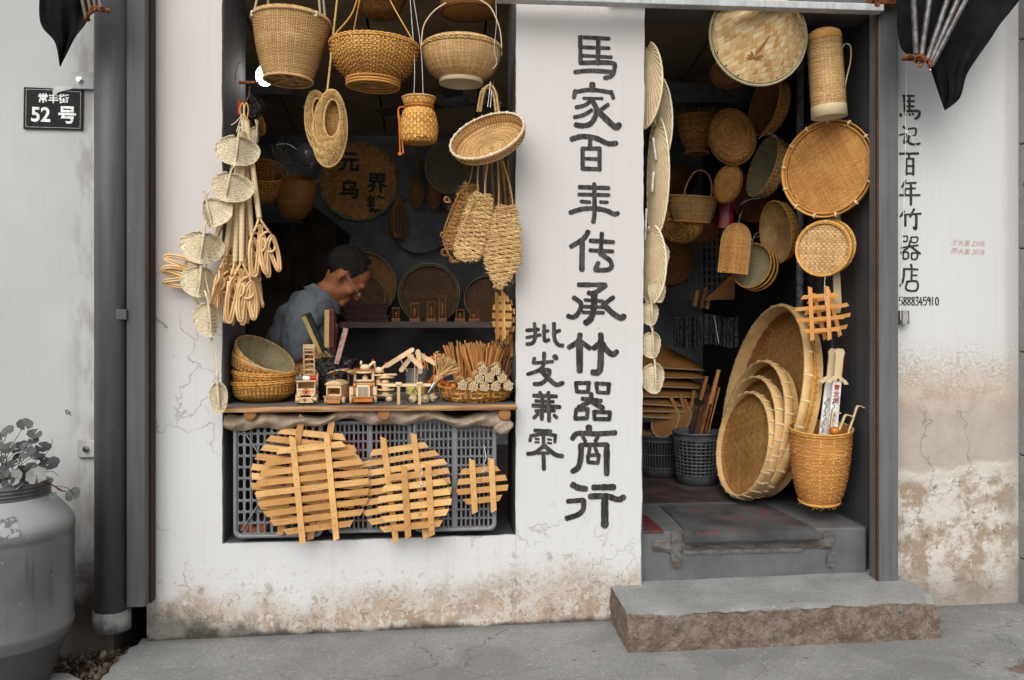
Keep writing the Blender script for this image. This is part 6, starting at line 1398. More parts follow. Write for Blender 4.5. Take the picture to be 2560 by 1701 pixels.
hd = MB(); HC = Q(872, 680); Mh = Matrix.Translation(HC) @ RY(50) @ Matrix.Scale(1.13, 4)      # head frame: +x face forward, +z crown, pitched down
e = lambda c, s_, n=20, m=14: ellipsoid(hd, c, s_, n, m, Mh)
e((-.008, 0, .012), (.098, .074, .082)); e((.040, 0, -.038), (.052, .054, .072)); e((.030, 0, -.085), (.044, .042, .034))   # skull, face, jaw
e((.082, 0, .004), (.016, .046, .018)); e((.098, 0, -.034), (.014, .011, .022)); e((.104, 0, -.047), (.012, .014, .010))      # brow, nose bridge, tip
for y in (-.022, .022): e((.082, y, -.022), (.010, .012, .008)); e((.060, y*1.7, -.045), (.022, .018, .018))
e((.085, 0, -.072), (.012, .022, .006)); e((.083, 0, -.082), (.012, .019, .006)); e((.078, 0, -.104), (.018, .022, .014))
for y in (-.074, .074):
    e((-.004, y, -.022), (.017, .008, .029)); e((-.002, y*1.04, -.005), (.014, .006, .014)); e((.004, y*.98, -.046), (.008, .007, .010))
tube(hd, smoothpts([Mh@Vector((-.012, 0, -.040)), Q(836, 722), Q(812, 738), Q(785, 770)], 5), [.060]*5+[.062]*5+[.064]*5+[.08], 16)
# one continuous body: trunk, both arms, hands kept low behind the counter goods, thighs
tube(hd, smoothpts([Q(790, 745), Q(765, 800), Q(750, 860), Q(748, 930), Q(752, 1010)], 5), [.06]*4+[.085]*6+[.10]*6+[.12]*5, 18)
for sgn in (-1, 1):
    y = .16*sgn
    tube(hd, smoothpts([Q(780, 768, y*.7), Q(760, 800, y), Q(750, 860, y*1.15), Q(772, 905, y*1.1), Q(805, 905, y*.6), Q(830, 900, y*.3-.02)], 5), [.036]*5+[.038]*5+[.038]*5+[.034]*5+[.028]*5+[.024], 12)
    hp = Q(836, 900, y*.3-.02)
    ellipsoid(hd, (hp.x, hp.y, hp.z), (.040, .030, .017))
    for f in range(4):
        yy = hp.y+(f-1.5)*.013; L = (.05, .062, .058, .046)[f]
        tube(hd, smoothpts([(hp.x+.025, yy, hp.z), (hp.x+.025+L*.55, yy, hp.z-.004), (hp.x+.025+L, yy, hp.z-.022)], 4), [.0085]*4+[.0080]*4+[.0065], 8)
    tube(hd, smoothpts([(hp.x-.01, hp.y-.02*sgn, hp.z-.005), (hp.x+.015, hp.y-.040*sgn, hp.z-.012), (hp.x+.040, hp.y-.038*sgn, hp.z-.018)], 4), [.011]*4+[.009]*4+[.007], 8)
    tube(hd, smoothpts([Q(752, 1005, y*.6), Q(800, 1015, y*.7)+Vector((.15, 0, 0)), Q(830, 1020, y*.7)+Vector((.22, 0, -.15)), Q(830, 1020, y*.7)+Vector((.20, 0, -.36))+Vector((0, 0, 0))], 5), [.085]*5+[.07]*5+[.055]*5+[.045], 12)
remesh('body', hd, m_skin, t, .0065, 5)
sh_ = MB()
tube(sh_, smoothpts([Q(806, 742), Q(778, 785), Q(756, 850), Q(750, 930), Q(752, 1020)], 5), [.082]*3+[.115]*3+[.145]*4+[.155]*6+[.16]*5, 24)
for sgn in (-1, 1):
    y = .17*sgn; tube(sh_, smoothpts([Q(792, 765, y*.35), Q(768, 778, y*.85), Q(748, 815, y*1.05), Q(738, 870, y*1.12), Q(752, 898, y*1.1)], 5), [.082]*5+[.080]*5+[.070]*5+[.062]*5+[.060], 18)
V0 = sh_.V
so = remesh('shirt', sh_, m_shirt, t, .008, 22)
rg = np.random.RandomState(2)
cw = np.zeros(len(so.data.vertices)*3); so.data.vertices.foreach_get('co', cw); cw = cw.reshape(-1, 3); nr = np.zeros(len(cw)*3); so.data.vertices.foreach_get('normal', nr); nr = nr.reshape(-1, 3)
fold = .010*np.abs(fbm(cw[:, 0]+cw[:, 2]*.5, cw[:, 2]*.5-cw[:, 0]+cw[:, 1]*.4, 4, 3, 13))+.002*fbm(cw[:, 0], cw[:, 2], 8, 2, 50); so.data.vertices.foreach_set('co', (cw+nr*fold[:, None]).ravel()); so.data.update()
mb = MB()
def collar(U, V):
    a = (U-.5)*2*np.pi*.86; ax = np.array(tuple((Q(858, 676)-Q(796, 752)).normalized())); c = np.array(tuple(Q(814, 738)))
    u1 = np.cross(ax, [0, 1, 0]); u1 /= np.linalg.norm(u1); u2 = np.array([0, 1., 0])
    r = .080+.024*(1-V)**1.2; h = -.030+.042*V
    return c+u1*(-np.cos(a)*r)[..., None]+u2*(np.sin(a)*r)[..., None]+ax*h[..., None]
sheet(mb, collar, 36, 5); sheet(mb, lambda U, V: collar(U, V)*1.0+np.array([.001, 0, -.0025]), 36, 5); mb.build('collar', m_shirt, t)
bo = [c_ for c_ in t.children if c_.name.startswith('body')][0]; me = bo.data
cw = np.zeros(len(me.vertices)*3); me.vertices.foreach_get('co', cw); cw = cw.reshape(-1, 3); nr = np.zeros(len(cw)*3); me.vertices.foreach_get('normal', nr); nr = nr.reshape(-1, 3)
Mi = np.array(Mh.inverted()); hf = cw@Mi[:3, :3].T+Mi[:3, 3]; x, y, z = hf.T
line = np.interp(x, [-.12, -.035, -.022, .010, .026, .038, .048, .058], [-.062, -.060, -.012, .002, -.010, -.004, .045, .2])+.003*np.sin(y*300+x*200)
line = np.where(np.abs(y) < .035, np.interp(x, [-.12, -.035, .0, .028, .052], [-.066, -.050, -.02, .045, .2]), line)
ink = (z > line) & (x > -.14) & (np.abs(y) < .10) & (z < .12)
Fs = [list(p.vertices) for p in me.polygons]; Fs = [f for f in Fs if all(ink[i] for i in f)]; used = sorted({i for f in Fs for i in f}); mp = {i: k for k, i in enumerate(used)}; used = np.array(used)
dd = np.clip((z-line)/.02, 0, 1)[used]; ha = .0045*dd+.0016*np.sin(hf[used, 1]*260+hf[used, 0]*90)*dd+.002*fbm(hf[used, 0], hf[used, 1], 3, 3, 160)*dd
hr = MB(); hr.add(cw[used]+nr[used]*(ha+.0008)[:, None], [[mp[i] for i in f] for f in Fs]); hr.build('hair', m_hair, t)
mb = MB()
for y in (-.078, .078):
    tube(mb, [Mh@Vector((.000, y, -.010)), Mh@Vector((.098, y*.92, -.022))], .0016, 6)
for y in (-.036, .036): tube(mb, [Mh@Vector((.101, y+.026*math.cos(a), -.026+.019*math.sin(a))) for a in np.linspace(0, 6.283, 22)[:-1]], .0013, 5, True)
tube(mb, [Mh@Vector((.101, -.010, -.022)), Mh@Vector((.104, 0, -.019)), Mh@Vector((.101, .010, -.022))], .0013, 5); mb.build('glasses', m_chrome, t)
t = thing('stool', 'dark wooden stool on which the shopkeeper sits behind the counter', 'stool', Vector((P(752, 1000, .62).x, .62, ZF))); zt = Q(752, 1010).z+O.z-.12-ZF
mb = MB(); box(mb, (0, 0, max(.05, zt)-.015), (.34, .30, .03)); mb.build('seat', m_brown, t, bevel=.004)
for x in (-.14, .14):
    for y in (-.12, .12): mb = MB(); box(mb, (x, y, (max(.05, zt)-.03)/2), (.03, .03, max(.05, zt)-.03)); mb.build('leg', m_brown, t)
# ================================================================ doorway goods
def onwall(u, v, X):
    """point on the vertical plane x = X seen at (u, v)"""
    xc = (u-1280)/F; dx, dy = sT+xc*cT, cT-xc*sT; t = X/dx; return Vector((X, dy*t-3.4, 1.25+(780-v)/F*t))
def spx(p): return ((p.y+3.4)*cT+p.x*sT)/F
# mat over the threshold
t = thing('door_mat', 'worn dark carpet mat with faded red leaf pattern folded over the threshold edge', 'mat', (0, 0, 0))
q = NT('worn patterned carpet'); X_, Y_, Z_ = q.xyz(); n1 = q.noise(7.5, 2, dist=1.6); n2 = q.noise(300, 3)
redm = q.math('MULTIPLY', q.math('MULTIPLY', q.ramp(n1, .58, .61), q.ramp(Z_, .345, .362)), q.ramp(q.noise(22, 4), .35, .6))
c_ = q.mix(redm, q.mix(q.ramp(q.noise(5, 4), .3, .7), (.045, .045, .045), (.10, .10, .10)), (.17, .05, .055)); q.bump(n2, .8, .003); m_mat = q.done(c_, .95, .1)
xa, xb = P(1712, 1370, .0).x, P(2052, 1365, .0).x; xa2, xb2 = P(1660, 1270, .5).x-.02, 1.50
def matf(U, V):
    pth = np.array([(.50, .3665), (.3, .3675), (.12, .369), (.05, .370), (.018, .362), (.002, .347), (-.002, .330), (.004, .318)]); d = np.linspace(0, 1, len(pth))
    y = np.interp(V, d, pth[:, 0]); z = np.interp(V, d, pth[:, 1]); x = (xa2+(xa-xa2)*np.clip(V*1.4, 0, 1))+((xb2+(xb-xb2)*np.clip(V*1.4, 0, 1))-(xa2+(xa-xa2)*np.clip(V*1.4, 0, 1)))*U
    return np.stack([x, y-.004*np.sin(U*11)*(V > .5)-.003*np.sin(U*25)*(V > .6), z+.0015*np.sin(U*17+V*9)+.006*np.sin(U*3.1416)*0], -1)
mb = MB(); sheet(mb, matf, 70, 50); mb.build('carpet', m_mat, t)
q = NT('dirty packing tape'); q.bump(q.noise(1., 4, q.vec((30, 30, 70))), 1., .006); m_tape = q.done(q.mix(q.ramp(q.noise(1., 4, q.vec((9, 9, 40))), .40, .58), (.10, .078, .062), (.135, .13, .126)), .5, .3)
def tapef(x0, z0, x1, z1, h, y):
    def fn(U, V): return np.stack([x0+(x1-x0)*U, y-.006*np.sin(V*3.14)+.0025*np.sin(U*43+V*6)+.0015*np.sin(U*110), z0+(z1-z0)*U+(V-.5)*h*(1+.12*np.sin(U*13))], -1)
    return fn
xt0, xt1 = P(1636, 1380, .01).x, P(2086, 1375, .01).x
mb = MB(); sheet(mb, tapef(xt0, .305, xt1, .301, .046, .036), 90, 6); mb.build('tape_strip', m_tape, t)
for k, (u, v, w_, h_, a) in enumerate(((1692, 1350, .040, .09, 4), (1690, 1395, .038, .07, -6), (2070, 1348, .045, .06, 14), (2078, 1398, .034, .06, 3))):
    mb = MB(); p = P(u, v, .022); sheet(mb, lambda U, V: np.stack([(U-.5)*w_, .003*np.sin(V*9+U*7)-.004*(k % 2), (V-.5)*h_], -1), 14, 14, Matrix.Translation(p) @ RY(a)); mb.build('tape_patch', m_tape, t)
mb = MB(); fx0, fx1 = P(1715, 1400, .01).x, P(2010, 1400, .01).x
for i in range(62):
    x = fx0+(fx1-fx0)*i/61; tube(mb, [(x, .038, .286), (x+.001, .030, .280), (x, .038, .268)], .0034, 5, tone=random.random())
mb.build('mat_fringe', plain('grey fringe', (.17, .17, .17), .9), t)
t = thing('floor_tiles', 'dark red floor tiles left of the door mat', 'tiles', (0, 0, 0))
m_tile = plain('dark red tile', (.13, .03, .028), .4, .4, var=.4, nscale=20, dirt=(.10, .09, .09))
for i in range(3):
    mb = MB(); box(mb, (XP+.045, .09+i*.13, .3675), (.085-.012*i, .125, .005)); mb.build('tile', m_tile, t, smooth=False)

# conical hat at the door top
Yh = .03; s = SC(1896, Yh)
t = thing('conical_hat', 'large pale plaited conical bamboo hat hanging face-on at the top of the doorway', 'hat', P(1896, 90, Yh), orient((0, -1, .0)))
disc_plait(t, 121*s, .0150, m_hat, lambda I, J: (I+J) % 4 < 2, 0, .0016, cone=.13, apex=(50*s, 54*s), rot=R(8), seed=31, w_=.95, contrast=(.16, -.14), cell=.75)
disc_plait(t, 112*s, .02, m_brown, 'twill', -.006, .0006, cone=.13, apex=(50*s, 54*s), name='inner_lining')
mb = MB(); tube(mb, ring(124*s, 90, 0), .0055, 8, True, .8); tube(mb, ring(118*s, 90, .004), .003, 6, True, .6); mb.build('rim', m_greenb, t)
mb = MB()
for a, l, w_ in ((62, 40, 3.2), (170, 15, 2.2), (150, 17, 2.2), (128, 18, 2.2), (4, 22, 2.4), (-12, 20, 2.4)):
    a = R(a); x0, y0 = (-20)*s, (-62)*s; d = np.array([math.cos(a), math.sin(a)]); n_ = np.array([-d[1], d[0]]); pts = [(0, 0), (.3, 1), (.6, .9), (1, 0), (.6, -.9), (.3, -1)]
    poly = []
    for p, q_ in pts:
        X0, Y_0 = x0-16*s+d[0]*l*s*p+n_[0]*w_*s*q_, y0-17*s+d[1]*l*s*p+n_[1]*w_*s*q_; qq = math.hypot(X0, Y_0)/(121*s); poly.append((X0+50*s*(1-qq), Y_0+54*s*(1-qq), .13*(1-math.sqrt(qq*qq+.004))+.0035))
    mb.add(poly+[(a_, b_, c_-.002) for a_, b_, c_ in poly], [list(range(6)), list(range(11, 5, -1))]+[[i_, (i_+1) % 6, (i_+1) % 6+6, i_+6][::-1] for i_ in range(6)])
mb.build('leaf_motif', m_brown, t, smooth=False)
# tall lidless cylinder
Yc = .08; s = SC(2068, Yc); t = thing('cylinder_basket', 'tall wicker cylinder with loop handle and pale hoop foot, upper right of the doorway', 'basket', P(2072, 272, Yc), Euler((0, R(-4), 0))); H = (272-95)*s
woven(t, [(42*s, 0), (42*s, H*.5), (41*s, H), (36*s, H+12*s), (20*s, H+20*s), (.002, H+22*s)], 30, 58, m_tan, .0012, wu=.95, wv=.5, gap_sheet=m_brown, seed=41)
mb = MB(); lathe(mb, [(43*s, 6*s), (43.5*s, -22*s), (41*s, -22*s), (40.5*s, 4*s), (0, 5*s)], 44, tone=.7); mb.build('hoop_foot', m_bone, t)
mb = MB(); lathe(mb, [(42.6*s, H*.96), (42.6*s, H+2*s), (38*s, H+13*s), (24*s, H+20.5*s), (0, H+23*s)], 44); mb.build('cap', m_gold, t)
mb = MB(); strap(mb, [(42*s, 0, H*.80), (52*s, 0, H*.90), (66*s, 0, H*.86), (64*s, 0, H*.66), (50*s, 0, H*.40), (44*s, 0, H*.25)], .010, .0015); mb.build('handle', m_bone, t)
# round sieve tray, small double tray
p = P(2066, 422, .165); s = spx(p); t = thing('round_sieve', 'large round open-weave bamboo sieve with white rim ties, hanging at the right of the doorway', 'sieve', p, orient((-.80, -.62, .02)))
disc_plait(t, 112*s, .0062, m_orange, 'plain', -.012, .0012, rot=R(28), seed=14, w_=.74); disc_plait(t, 119*s, .012, m_brown, 'twill', -.0165, .0008, rot=R(28), seed=15, w_=.95, dome=0)  # second disc: brown backing added so the weave holes read as shaded
mb = MB(); lathe(mb, [(117*s, -.016), (119*s, .0), (122*s, .008), (123*s, 0), (121*s, -.018)], 72); tube(mb, ring(112*s, 72, -.002), .003, 6, True); mb.build('rim', m_gold, t); ties(t, 120*s, .0095, 13, m_bone, -.002, w_=.009)
for k, (u, v, dy, lb) in enumerate(((2068, 618, .03, 'small round bamboo tray behind, edge showing right of the front one'), (2058, 622, 0, 'small round checkered bamboo tray in front, hanging under the large sieve'))):
    p = P(u, v, .15+dy); s = spx(p); t = thing('small_tray', lb, 'tray', p, orient((-.68, -.73, .05)), 'pair of small trays')
    disc_plait(t, 66*s, .0105, m_tan, 'plain', -.006, .0012, rot=R(-4), seed=18, w_=.82, contrast=(.3, -.3))
    if k: disc_plait(t, 64*s, .02, m_brown, 'plain', -.009, .0006, rot=R(-4), seed=19)  # brown disc added behind the tray, its colour stands in for shaded gaps
    mb = MB(); tube(mb, ring(68*s, 64, .002), .0055, 8, True, .7, flat=1.0); tube(mb, ring(64*s, 64, .003), .0028, 6, True); mb.build('rim', m_gold, t); ties(t, 68*s, .006, 9, m_bone, .002, w_=.005)
t = thing('back_scratcher', 'long flat bamboo back scratcher hanging behind the small trays and trivet', 'back scratcher', P(2090, 560, .20)); s = SC(2090, .2); mb = MB(); prism(mb, [(-12*s, 30*s), (12*s, 30*s), (9*s, -110*s), (14*s, -200*s), (10*s, -224*s), (-12*s, -224*s), (-6*s, -180*s), (-9*s, -110*s)], -.004, .004); mb.build('blade', m_bone, t, smooth=False, bevel=.0015)
trd = trivet('small orange slatted trivet hanging under the small trays in the doorway', 2052, 783, .13, .098, 4, (-.038, .030), (-.42, -.90, 0), 5, m_slato, m_slato, wd=.0165, vlen=1.04, vtilt=-3)
scrib(trd, -.018, -.045, .0002, .0065, '51')
string(trd, [(.022, .03, .014), (.022, .09, .012), (.030, .15, .01)], .0012)
trivet('small orange slatted trivet mostly hidden behind the front one in the doorway', 2066, 786, .17, .092, 4, (-.030, .030), (-.30, -.95, 0), 12, m_slato, m_slato, wd=.0165)
# hanging colanders on the right wall
def wb(label, u, v, rpx, depth, n, mat, X=1.70, nm='colander', inner=None, pat='plain', group='woven bowls hanging on the right wall', sx=1, gap_sheet=True, seed=1, up=(0, 0, 1), wu=.9, flatr=.5, roll=0, cat='basket', rimth=.004, rimm=None):
    p = onwall(u, v, X); s = spx(p); t = bowl(nm, label, cat, p, n, rpx*s, depth, mat, 46, 16, group, rimth, sx, roll, seed, flatr, rimm, pat, .0015, up, gap_sheet, jit=.5, wu=wu)
    if inner:
        mb = MB(); r_ = rpx*s; rf, zf = pf([(r_*.97, -.002), (r_*.93, -depth*.35), (r_*.8, -depth*.7), (r_*.5, -depth*.93), (.002, -depth*.95)]); plait(mb, revolve(rf, zf, sx=sx), 46, 18, .001, 'plain', .9, .85, seed=seed+4); mb.build('inner_weave', inner, t)
    return t
wb('deep brown bowl basket directly under the conical hat, opening to the left', 1910, 262, 76, .095, (-.97, -.12, .16), m_gold, 1.60, inner=m_brown, seed=51)
wb('colander tied with white string, grey-green inside, below the deep brown bowl', 1906, 416, 78, .095, (-.955, -.07, .27), m_tan, 1.60, inner=m_greenb, seed=52, sx=1.0)
p_ = onwall(1926, 335, 1.62); t = thing('tie_string', 'white string knot tying the two upper colanders together', 'string', p_); s = spx(p_); string(t, [(-30*s, 0, -12*s), (-12*s, -.01, 2*s), (4*s, 0, 4*s), (12*s, -.01, 12*s), (0, 0, 14*s), (-6*s, 0, 2*s), (14*s, 0, -4*s), (4*s, -.01, -8*s)], .0022)
wb('golden colander hanging lower right of the group, its opening facing left', 1938, 581, 78, .070, (-.985, -.12, -.10), m_gold, 1.66, inner=m_tan, seed=53)
wb('dark brown shaggy basket hanging behind the golden colander', 1886, 492, 62, .09, (-.8, -.6, 0), m_brown, 1.66, seed=54, pat='weft')
wb('rounded scoop with woven back turned out, at the upper left of the hanging group', 1830, 343, 72, .07, (.35, .90, -.1), m_orange, 1.42, nm='scoop', seed=55, sx=.78, roll=-14, rimm=m_tan, cat='scoop')
wb('pale woven scoop with its back turned out, above the red bag', 1820, 460, 50, .06, (.45, .88, .1), m_gold, 1.42, nm='scoop', seed=56, sx=.66, roll=18, rimm=m_brown, cat='scoop')
for k in range(3): wb(['back bowl of the nest of three rough twig bowls low on the right wall', 'middle bowl of the nest of three rough twig bowls', 'front bowl of the nest of three rough twig bowls, its ragged inside showing'][k], 1894-8*k, 672-4*k, 56, .045, (-.78, -.58, .18), m_brown if k < 2 else m_dark, 1.58-.02*k, nm='twig_bowl', group='nest of three twig bowls', seed=60+k, pat='weft', inner=m_greenb if k == 2 else None, rimm=m_gold)
p = onwall(1838, 622, 1.45); s = spx(p); t = thing('bamboo_scoop', 'D-shaped orange bamboo scoop hanging beside the twig bowls', 'scoop', p, orient((-.4, -.9, 0), roll=R(-6)))
def dsh(U, V):
    z = (V-.5)*124; hw = 36*np.sqrt(np.clip(1-(np.clip(z-18, 0, None)/46)**2, .01, 1)); x = (U*2-1)*hw; return np.stack([x*s, z*s, .022*np.cos((U-.5)*3.0)], -1)
mb = MB(); plait(mb, dsh, 14, 26, .001, 'plain', .95, .95, seed=5); sheet(mb, lambda U, V: dsh(U, V)-np.array([0, 0, .003]), 20, 10); mb.build('woven_shell', m_orange, t)
mb = MB(); rope(mb, np.vstack([dsh(np.zeros(20), np.linspace(0, 1, 20)), dsh(np.linspace(0, 1, 10), np.ones(10)), dsh(np.ones(20), np.linspace(1, 0, 20))]), .0035, 2, .012); mb.build('bound_edge', m_tan, t)
for (a, b, c) in (((1846, 562), (1850, 540), (1856, 530)), ((1864, 628), (1880, 600), (1898, 590)), ((1880, 612), (1886, 590), (1898, 580)), ((1850, 512), (1872, 500), (1900, 496))):
    p = P(*a, .62); t = thing('hanging_wire', 'thin pale wire hanger '+{1846: 'holding the D-shaped scoop', 1864: 'above the nest of twig bowls', 1880: 'short and steep over the twig bowls', 1850: 'across the dark shaggy basket'}[a[0]], 'wire', p, None, 'wire hangers among the woven bowls'); mb = MB(); tube(mb, smoothpts([(0, 0, 0), P(*b, .62)-p, P(*c, .64)-p], 6), .0016, 5); mb.build('wire', m_wire, t)
# deeper in the room, left part of the doorway view
Yd = 1.15; s = SC(1742, Yd); p = P(1742, 293, Yd); t = thing('orange_basket', 'orange wicker basket with tall crossed strap handles hanging deep in the doorway', 'basket', p)
woven(t, [(48*s, 0), (46*s, -25*s), (40*s, -55*s), (28*s, -78*s), (30*s, -90*s)], 30, 14, m_orange, .0022, wu=.8, wv=.4, gap_sheet=m_brown, seed=71); rim(t, 48*s, .005, m_orange, 0, strands=2, pitch=.05); rim(t, 30*s, .005, m_orange, -90*s)
straps(t, m_orange, [([(-44*s, 0, 0), (-10*s, 0, 55*s), (26*s, 0, 85*s)], .014), ([(42*s, 0, 0), (40*s, 0, 50*s), (26*s, 0, 85*s)], .014), ([(0, .04, 0), (18*s, .02, 50*s), (26*s, 0, 85*s)], .012)])
Yd = 1.0; s = SC(1735, Yd); t = thing('handled_basket', 'oval wicker basket with a tall arched handle hanging in the middle of the doorway gloom', 'basket', P(1733, 492, Yd), Euler((R(6), R(3), 0)))
woven(t, [(60*s, 0), (60*s, -22*s), (54*s, -46*s), (46*s, -62*s)], 40, 14, m_tan, .002, wu=.8, wv=.6, gap_sheet=m_brown, seed=72, sy=.7); rim(t, 61*s, .005, m_tan, 0, 1, .7); rim(t, 60*s, .004, m_gold, -14*s, 1, .7); rim(t, 46*s, .005, m_gold, -62*s, 1, .7)
mb = MB(); strap(mb, [(-22*s, 0, -5*s), (-22*s, 0, 20*s), (-6*s, 0, 56*s), (16*s, 0, 66*s), (38*s, 0, 50*s), (46*s, 0, 15*s), (42*s, 0, -10*s)], .016, .003); mb.build('arched_handle', m_tan, t)
bowl('open_basket', 'open hexagon-weave basket hanging tilted under the handled basket', 'basket', P(1700, 558, 1.1), (.5, .5, .7), 54*SC(1700, 1.1), .07, m_gold, 36, 12, None, seed=73, gap_sheet=False, wu=.5, sx=1.1)
bowl('open_basket', 'second openwork basket to the right under the handled basket, darker', 'basket', P(1755, 566, 1.25), (.3, .6, .7), 46*SC(1755, 1.25), .06, m_brown, 36, 12, None, seed=74, gap_sheet=False, wu=.6)
bowl('small_brown_bowl', 'flat brown bowl hanging half hidden at the lower left of the conical hat', 'bowl', P(1822, 184, .55), (-.25, -.55, -.8), 46*SC(1822, .55), .04, m_brown, 36, 12, None, seed=75)
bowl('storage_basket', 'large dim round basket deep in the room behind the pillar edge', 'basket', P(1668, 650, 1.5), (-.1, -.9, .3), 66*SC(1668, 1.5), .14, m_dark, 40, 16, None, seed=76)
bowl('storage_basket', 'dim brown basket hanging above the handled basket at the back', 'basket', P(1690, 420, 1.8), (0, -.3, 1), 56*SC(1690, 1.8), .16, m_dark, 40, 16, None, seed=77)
t = thing('red_bag', 'dark red plastic bag hanging between the scoops and the handled basket', 'bag', P(1816, 515, .95)); s = SC(1816, .95); mb = MB()
sheet(mb, lambda U, V: np.stack([20*s*(.75+.25*V)*np.cos(U*6.283)*(1+.1*np.sin(U*38)), 12*s*np.sin(U*6.283)*(1+.1*np.sin(U*25)), (.5-V)*112*s], -1), 48, 16, closeu=True); mb.build('film', m_redbag, t)
t = thing('mesh_panel', 'grey perforated plastic panel standing in the dark behind the hanging bowls', 'panel', P(1775, 655, 1.7)); s = SC(1775, 1.7); mb = MB()
for i in range(10): box(mb, ((-60+i*13)*s, 0, 0), (7*s, .008, 190*s))
for j in range(11): box(mb, (0, .001, (-92+j*18.5)*s), (122*s, .006, 5*s))
mb.build('grid', m_steell, t, smooth=False)
t = thing('wedge_board', 'brown wedge-shaped board leaning above the black sheets', 'board', P(1800, 752, 1.2)); s = SC(1800, 1.2); mb = MB(); prism(mb, [(-40*s, 0), (38*s, 6*s), (38*s, 62*s), (22*s, 58*s)], 0, .02); mb.build('board', m_brown, t, smooth=False)
t = thing('boxed_fans', 'dark boxes with bamboo edges standing beside the wedge board', 'boxes', P(1752, 770, 1.25)); s = SC(1752, 1.25)
for k, (x, h) in enumerate(((-18, 40), (0, 52), (14, 36))): mb = MB(); box(mb, (x*s, 0, h*s/2), (9*s, .03, h*s), RY(12)); mb.build('box', m_brown if k != 1 else m_dark, t, smooth=False)
t = thing('black_sheets', 'row of black plastic sheets hanging below the wedge board', 'plastic', P(1765, 790, 1.15)); s = SC(1765, 1.15); mb = MB()
sheet(mb, lambda U, V: np.stack([(U-.5)*165*s, .012*np.sin(U*55)+.02*np.sin(U*13), -V*75*s-.01*np.sin(U*9)], -1), 90, 6); mb.build('sheet', m_film, t)
mb = MB(); tube(mb, [P(1785, 790, 1.1)-t.location, P(1797, 858, 1.1)-t.location], .0018, 5); mb.build('cord', m_white, t)
# stack of conical hats
for k in range(7):
    v = (922, 944, 966, 990, 1010, 1025, 1040)[k]; s = SC(1650, 1.45); t = thing('stacked_hat', ['topmost', 'second', 'third', 'fourth', 'fifth', 'sixth', 'lowest'][k]+' hat of the stack of conical bamboo hats in the gloom left of the doorway', 'hat', P(1640+4*(k % 2), v, 1.45), Euler((R(-4), R(3-2*(k % 2)), 0)), 'stacked conical hats')
    mb = MB(); lathe(mb, [(118*s, 0), (106*s, 12*s), (84*s, 27*s), (50*s, 44*s), (20*s, 57*s), (2*s, 66*s)] if k == 0 else [(118*s, 0), (108*s, 10*s), (84*s, 20*s), (50*s, 30*s), (2*s, 42*s)], 48, tone=.5); mb.build('cone', m_brown, t); mb = MB(); tube(mb, ring(118*s, 60, 0), .004, 6, True, .6); mb.build('rim', m_greenb, t)
t = thing('low_table', 'low dark table carrying the stack of hats', 'table', Vector((P(1650, 1000, 1.45).x, 1.45, ZF))); zt = P(1650, 1068, 1.45).z-ZF; mb = MB(); box(mb, (0, 0, zt-.015), (.5, .45, .03)); mb.build('top', m_dark, t)
for x in (-.22, .22):
    for y in (-.2, .2): mb = MB(); box(mb, (x, y, (zt-.03)/2), (.04, .04, zt-.03)); mb.build('leg', m_dark, t)
# bins
def pbin(label, u, v1, v0, Y, rt, rb, slots, mat):
    p = P(u, v0, Y); p.z = ZF; s = SC(u, Y); H = P(u, v1, Y).z-ZF; t = thing('plastic_bin', label, 'bin', p); mb = MB(); rt *= s; rb *= s
    lathe(mb, [(0, .004), (rb, .004), (rb*1.01, .05)], 40); lathe(mb, [(rt*.985, H*.88), (rt, H), (rt*1.06, H+.002), (rt*1.06, H-.008), (rt*1.0, H-.010)], 40)
    nr = 11 if slots else 3
    for j in range(nr): h = .05+(H*.86-.05)*j/(nr-1); r_ = rb+(rt-rb)*h/H; tube(mb, ring(r_, 40, h), .0042 if slots else .005, 6, True)
    for i in range(30 if slots else 44): a = 2*math.pi*i/(30 if slots else 44); tube(mb, [(rb*math.cos(a), rb*math.sin(a), .04), (rt*.985*math.cos(a), rt*.985*math.sin(a), H*.9)], .0042, 5)
    mb.build('perforated_body', mat, t); mb = MB(); lathe(mb, [(rb*.93, .01), (rt*.9, H*.8)], 30); mb.build('inner_bag', m_black, t); return t
m_bin = plain('grey bin plastic', (.10, .105, .115), .45, .4)
b1 = pbin('grey perforated plastic bin holding dark and tortoiseshell scabbards', 1742, 1078, 1200, 1.02, 58, 50, True, m_bin)
b2 = pbin('dark slatted plastic bin at the left holding round fans and orange sticks', 1648, 1085, 1178, 1.25, 56, 48, False, m_steelp)
m_tort = straw('tortoiseshell bamboo', (.05, .015, .008), (.62, .30, .10), nscale=60, stain=.9, rough=.25, spec=.6)
for k, (a, b, w_, mm, lb) in enumerate((((1757, 962), (1722, 1110), 22, m_black, 'bundle of black scabbards leaning in the grey bin'), ((1785, 962), (1748, 1110), 34, m_tort, 'bundle of tortoiseshell bamboo scabbards leaning in the grey bin'))):
    A, B = P(*a, .98), P(*b, 1.0); d = A-B; s = SC(1760, 1.0); t = thing('scabbard_bundle', lb, 'scabbards', B); rg = np.random.RandomState(k)
    for i in range(7 if k else 5):
        o_ = Vector(((i-3 if k else i-2)*w_/7*s*1.0, rg.uniform(-.012, .012), 0)); mb = MB(); tube(mb, [o_, o_+d*rg.uniform(.94, 1.02)], w_/12*s, 8, tone=rg.rand(), flat=.6); mb.build('scabbard', mm, t)
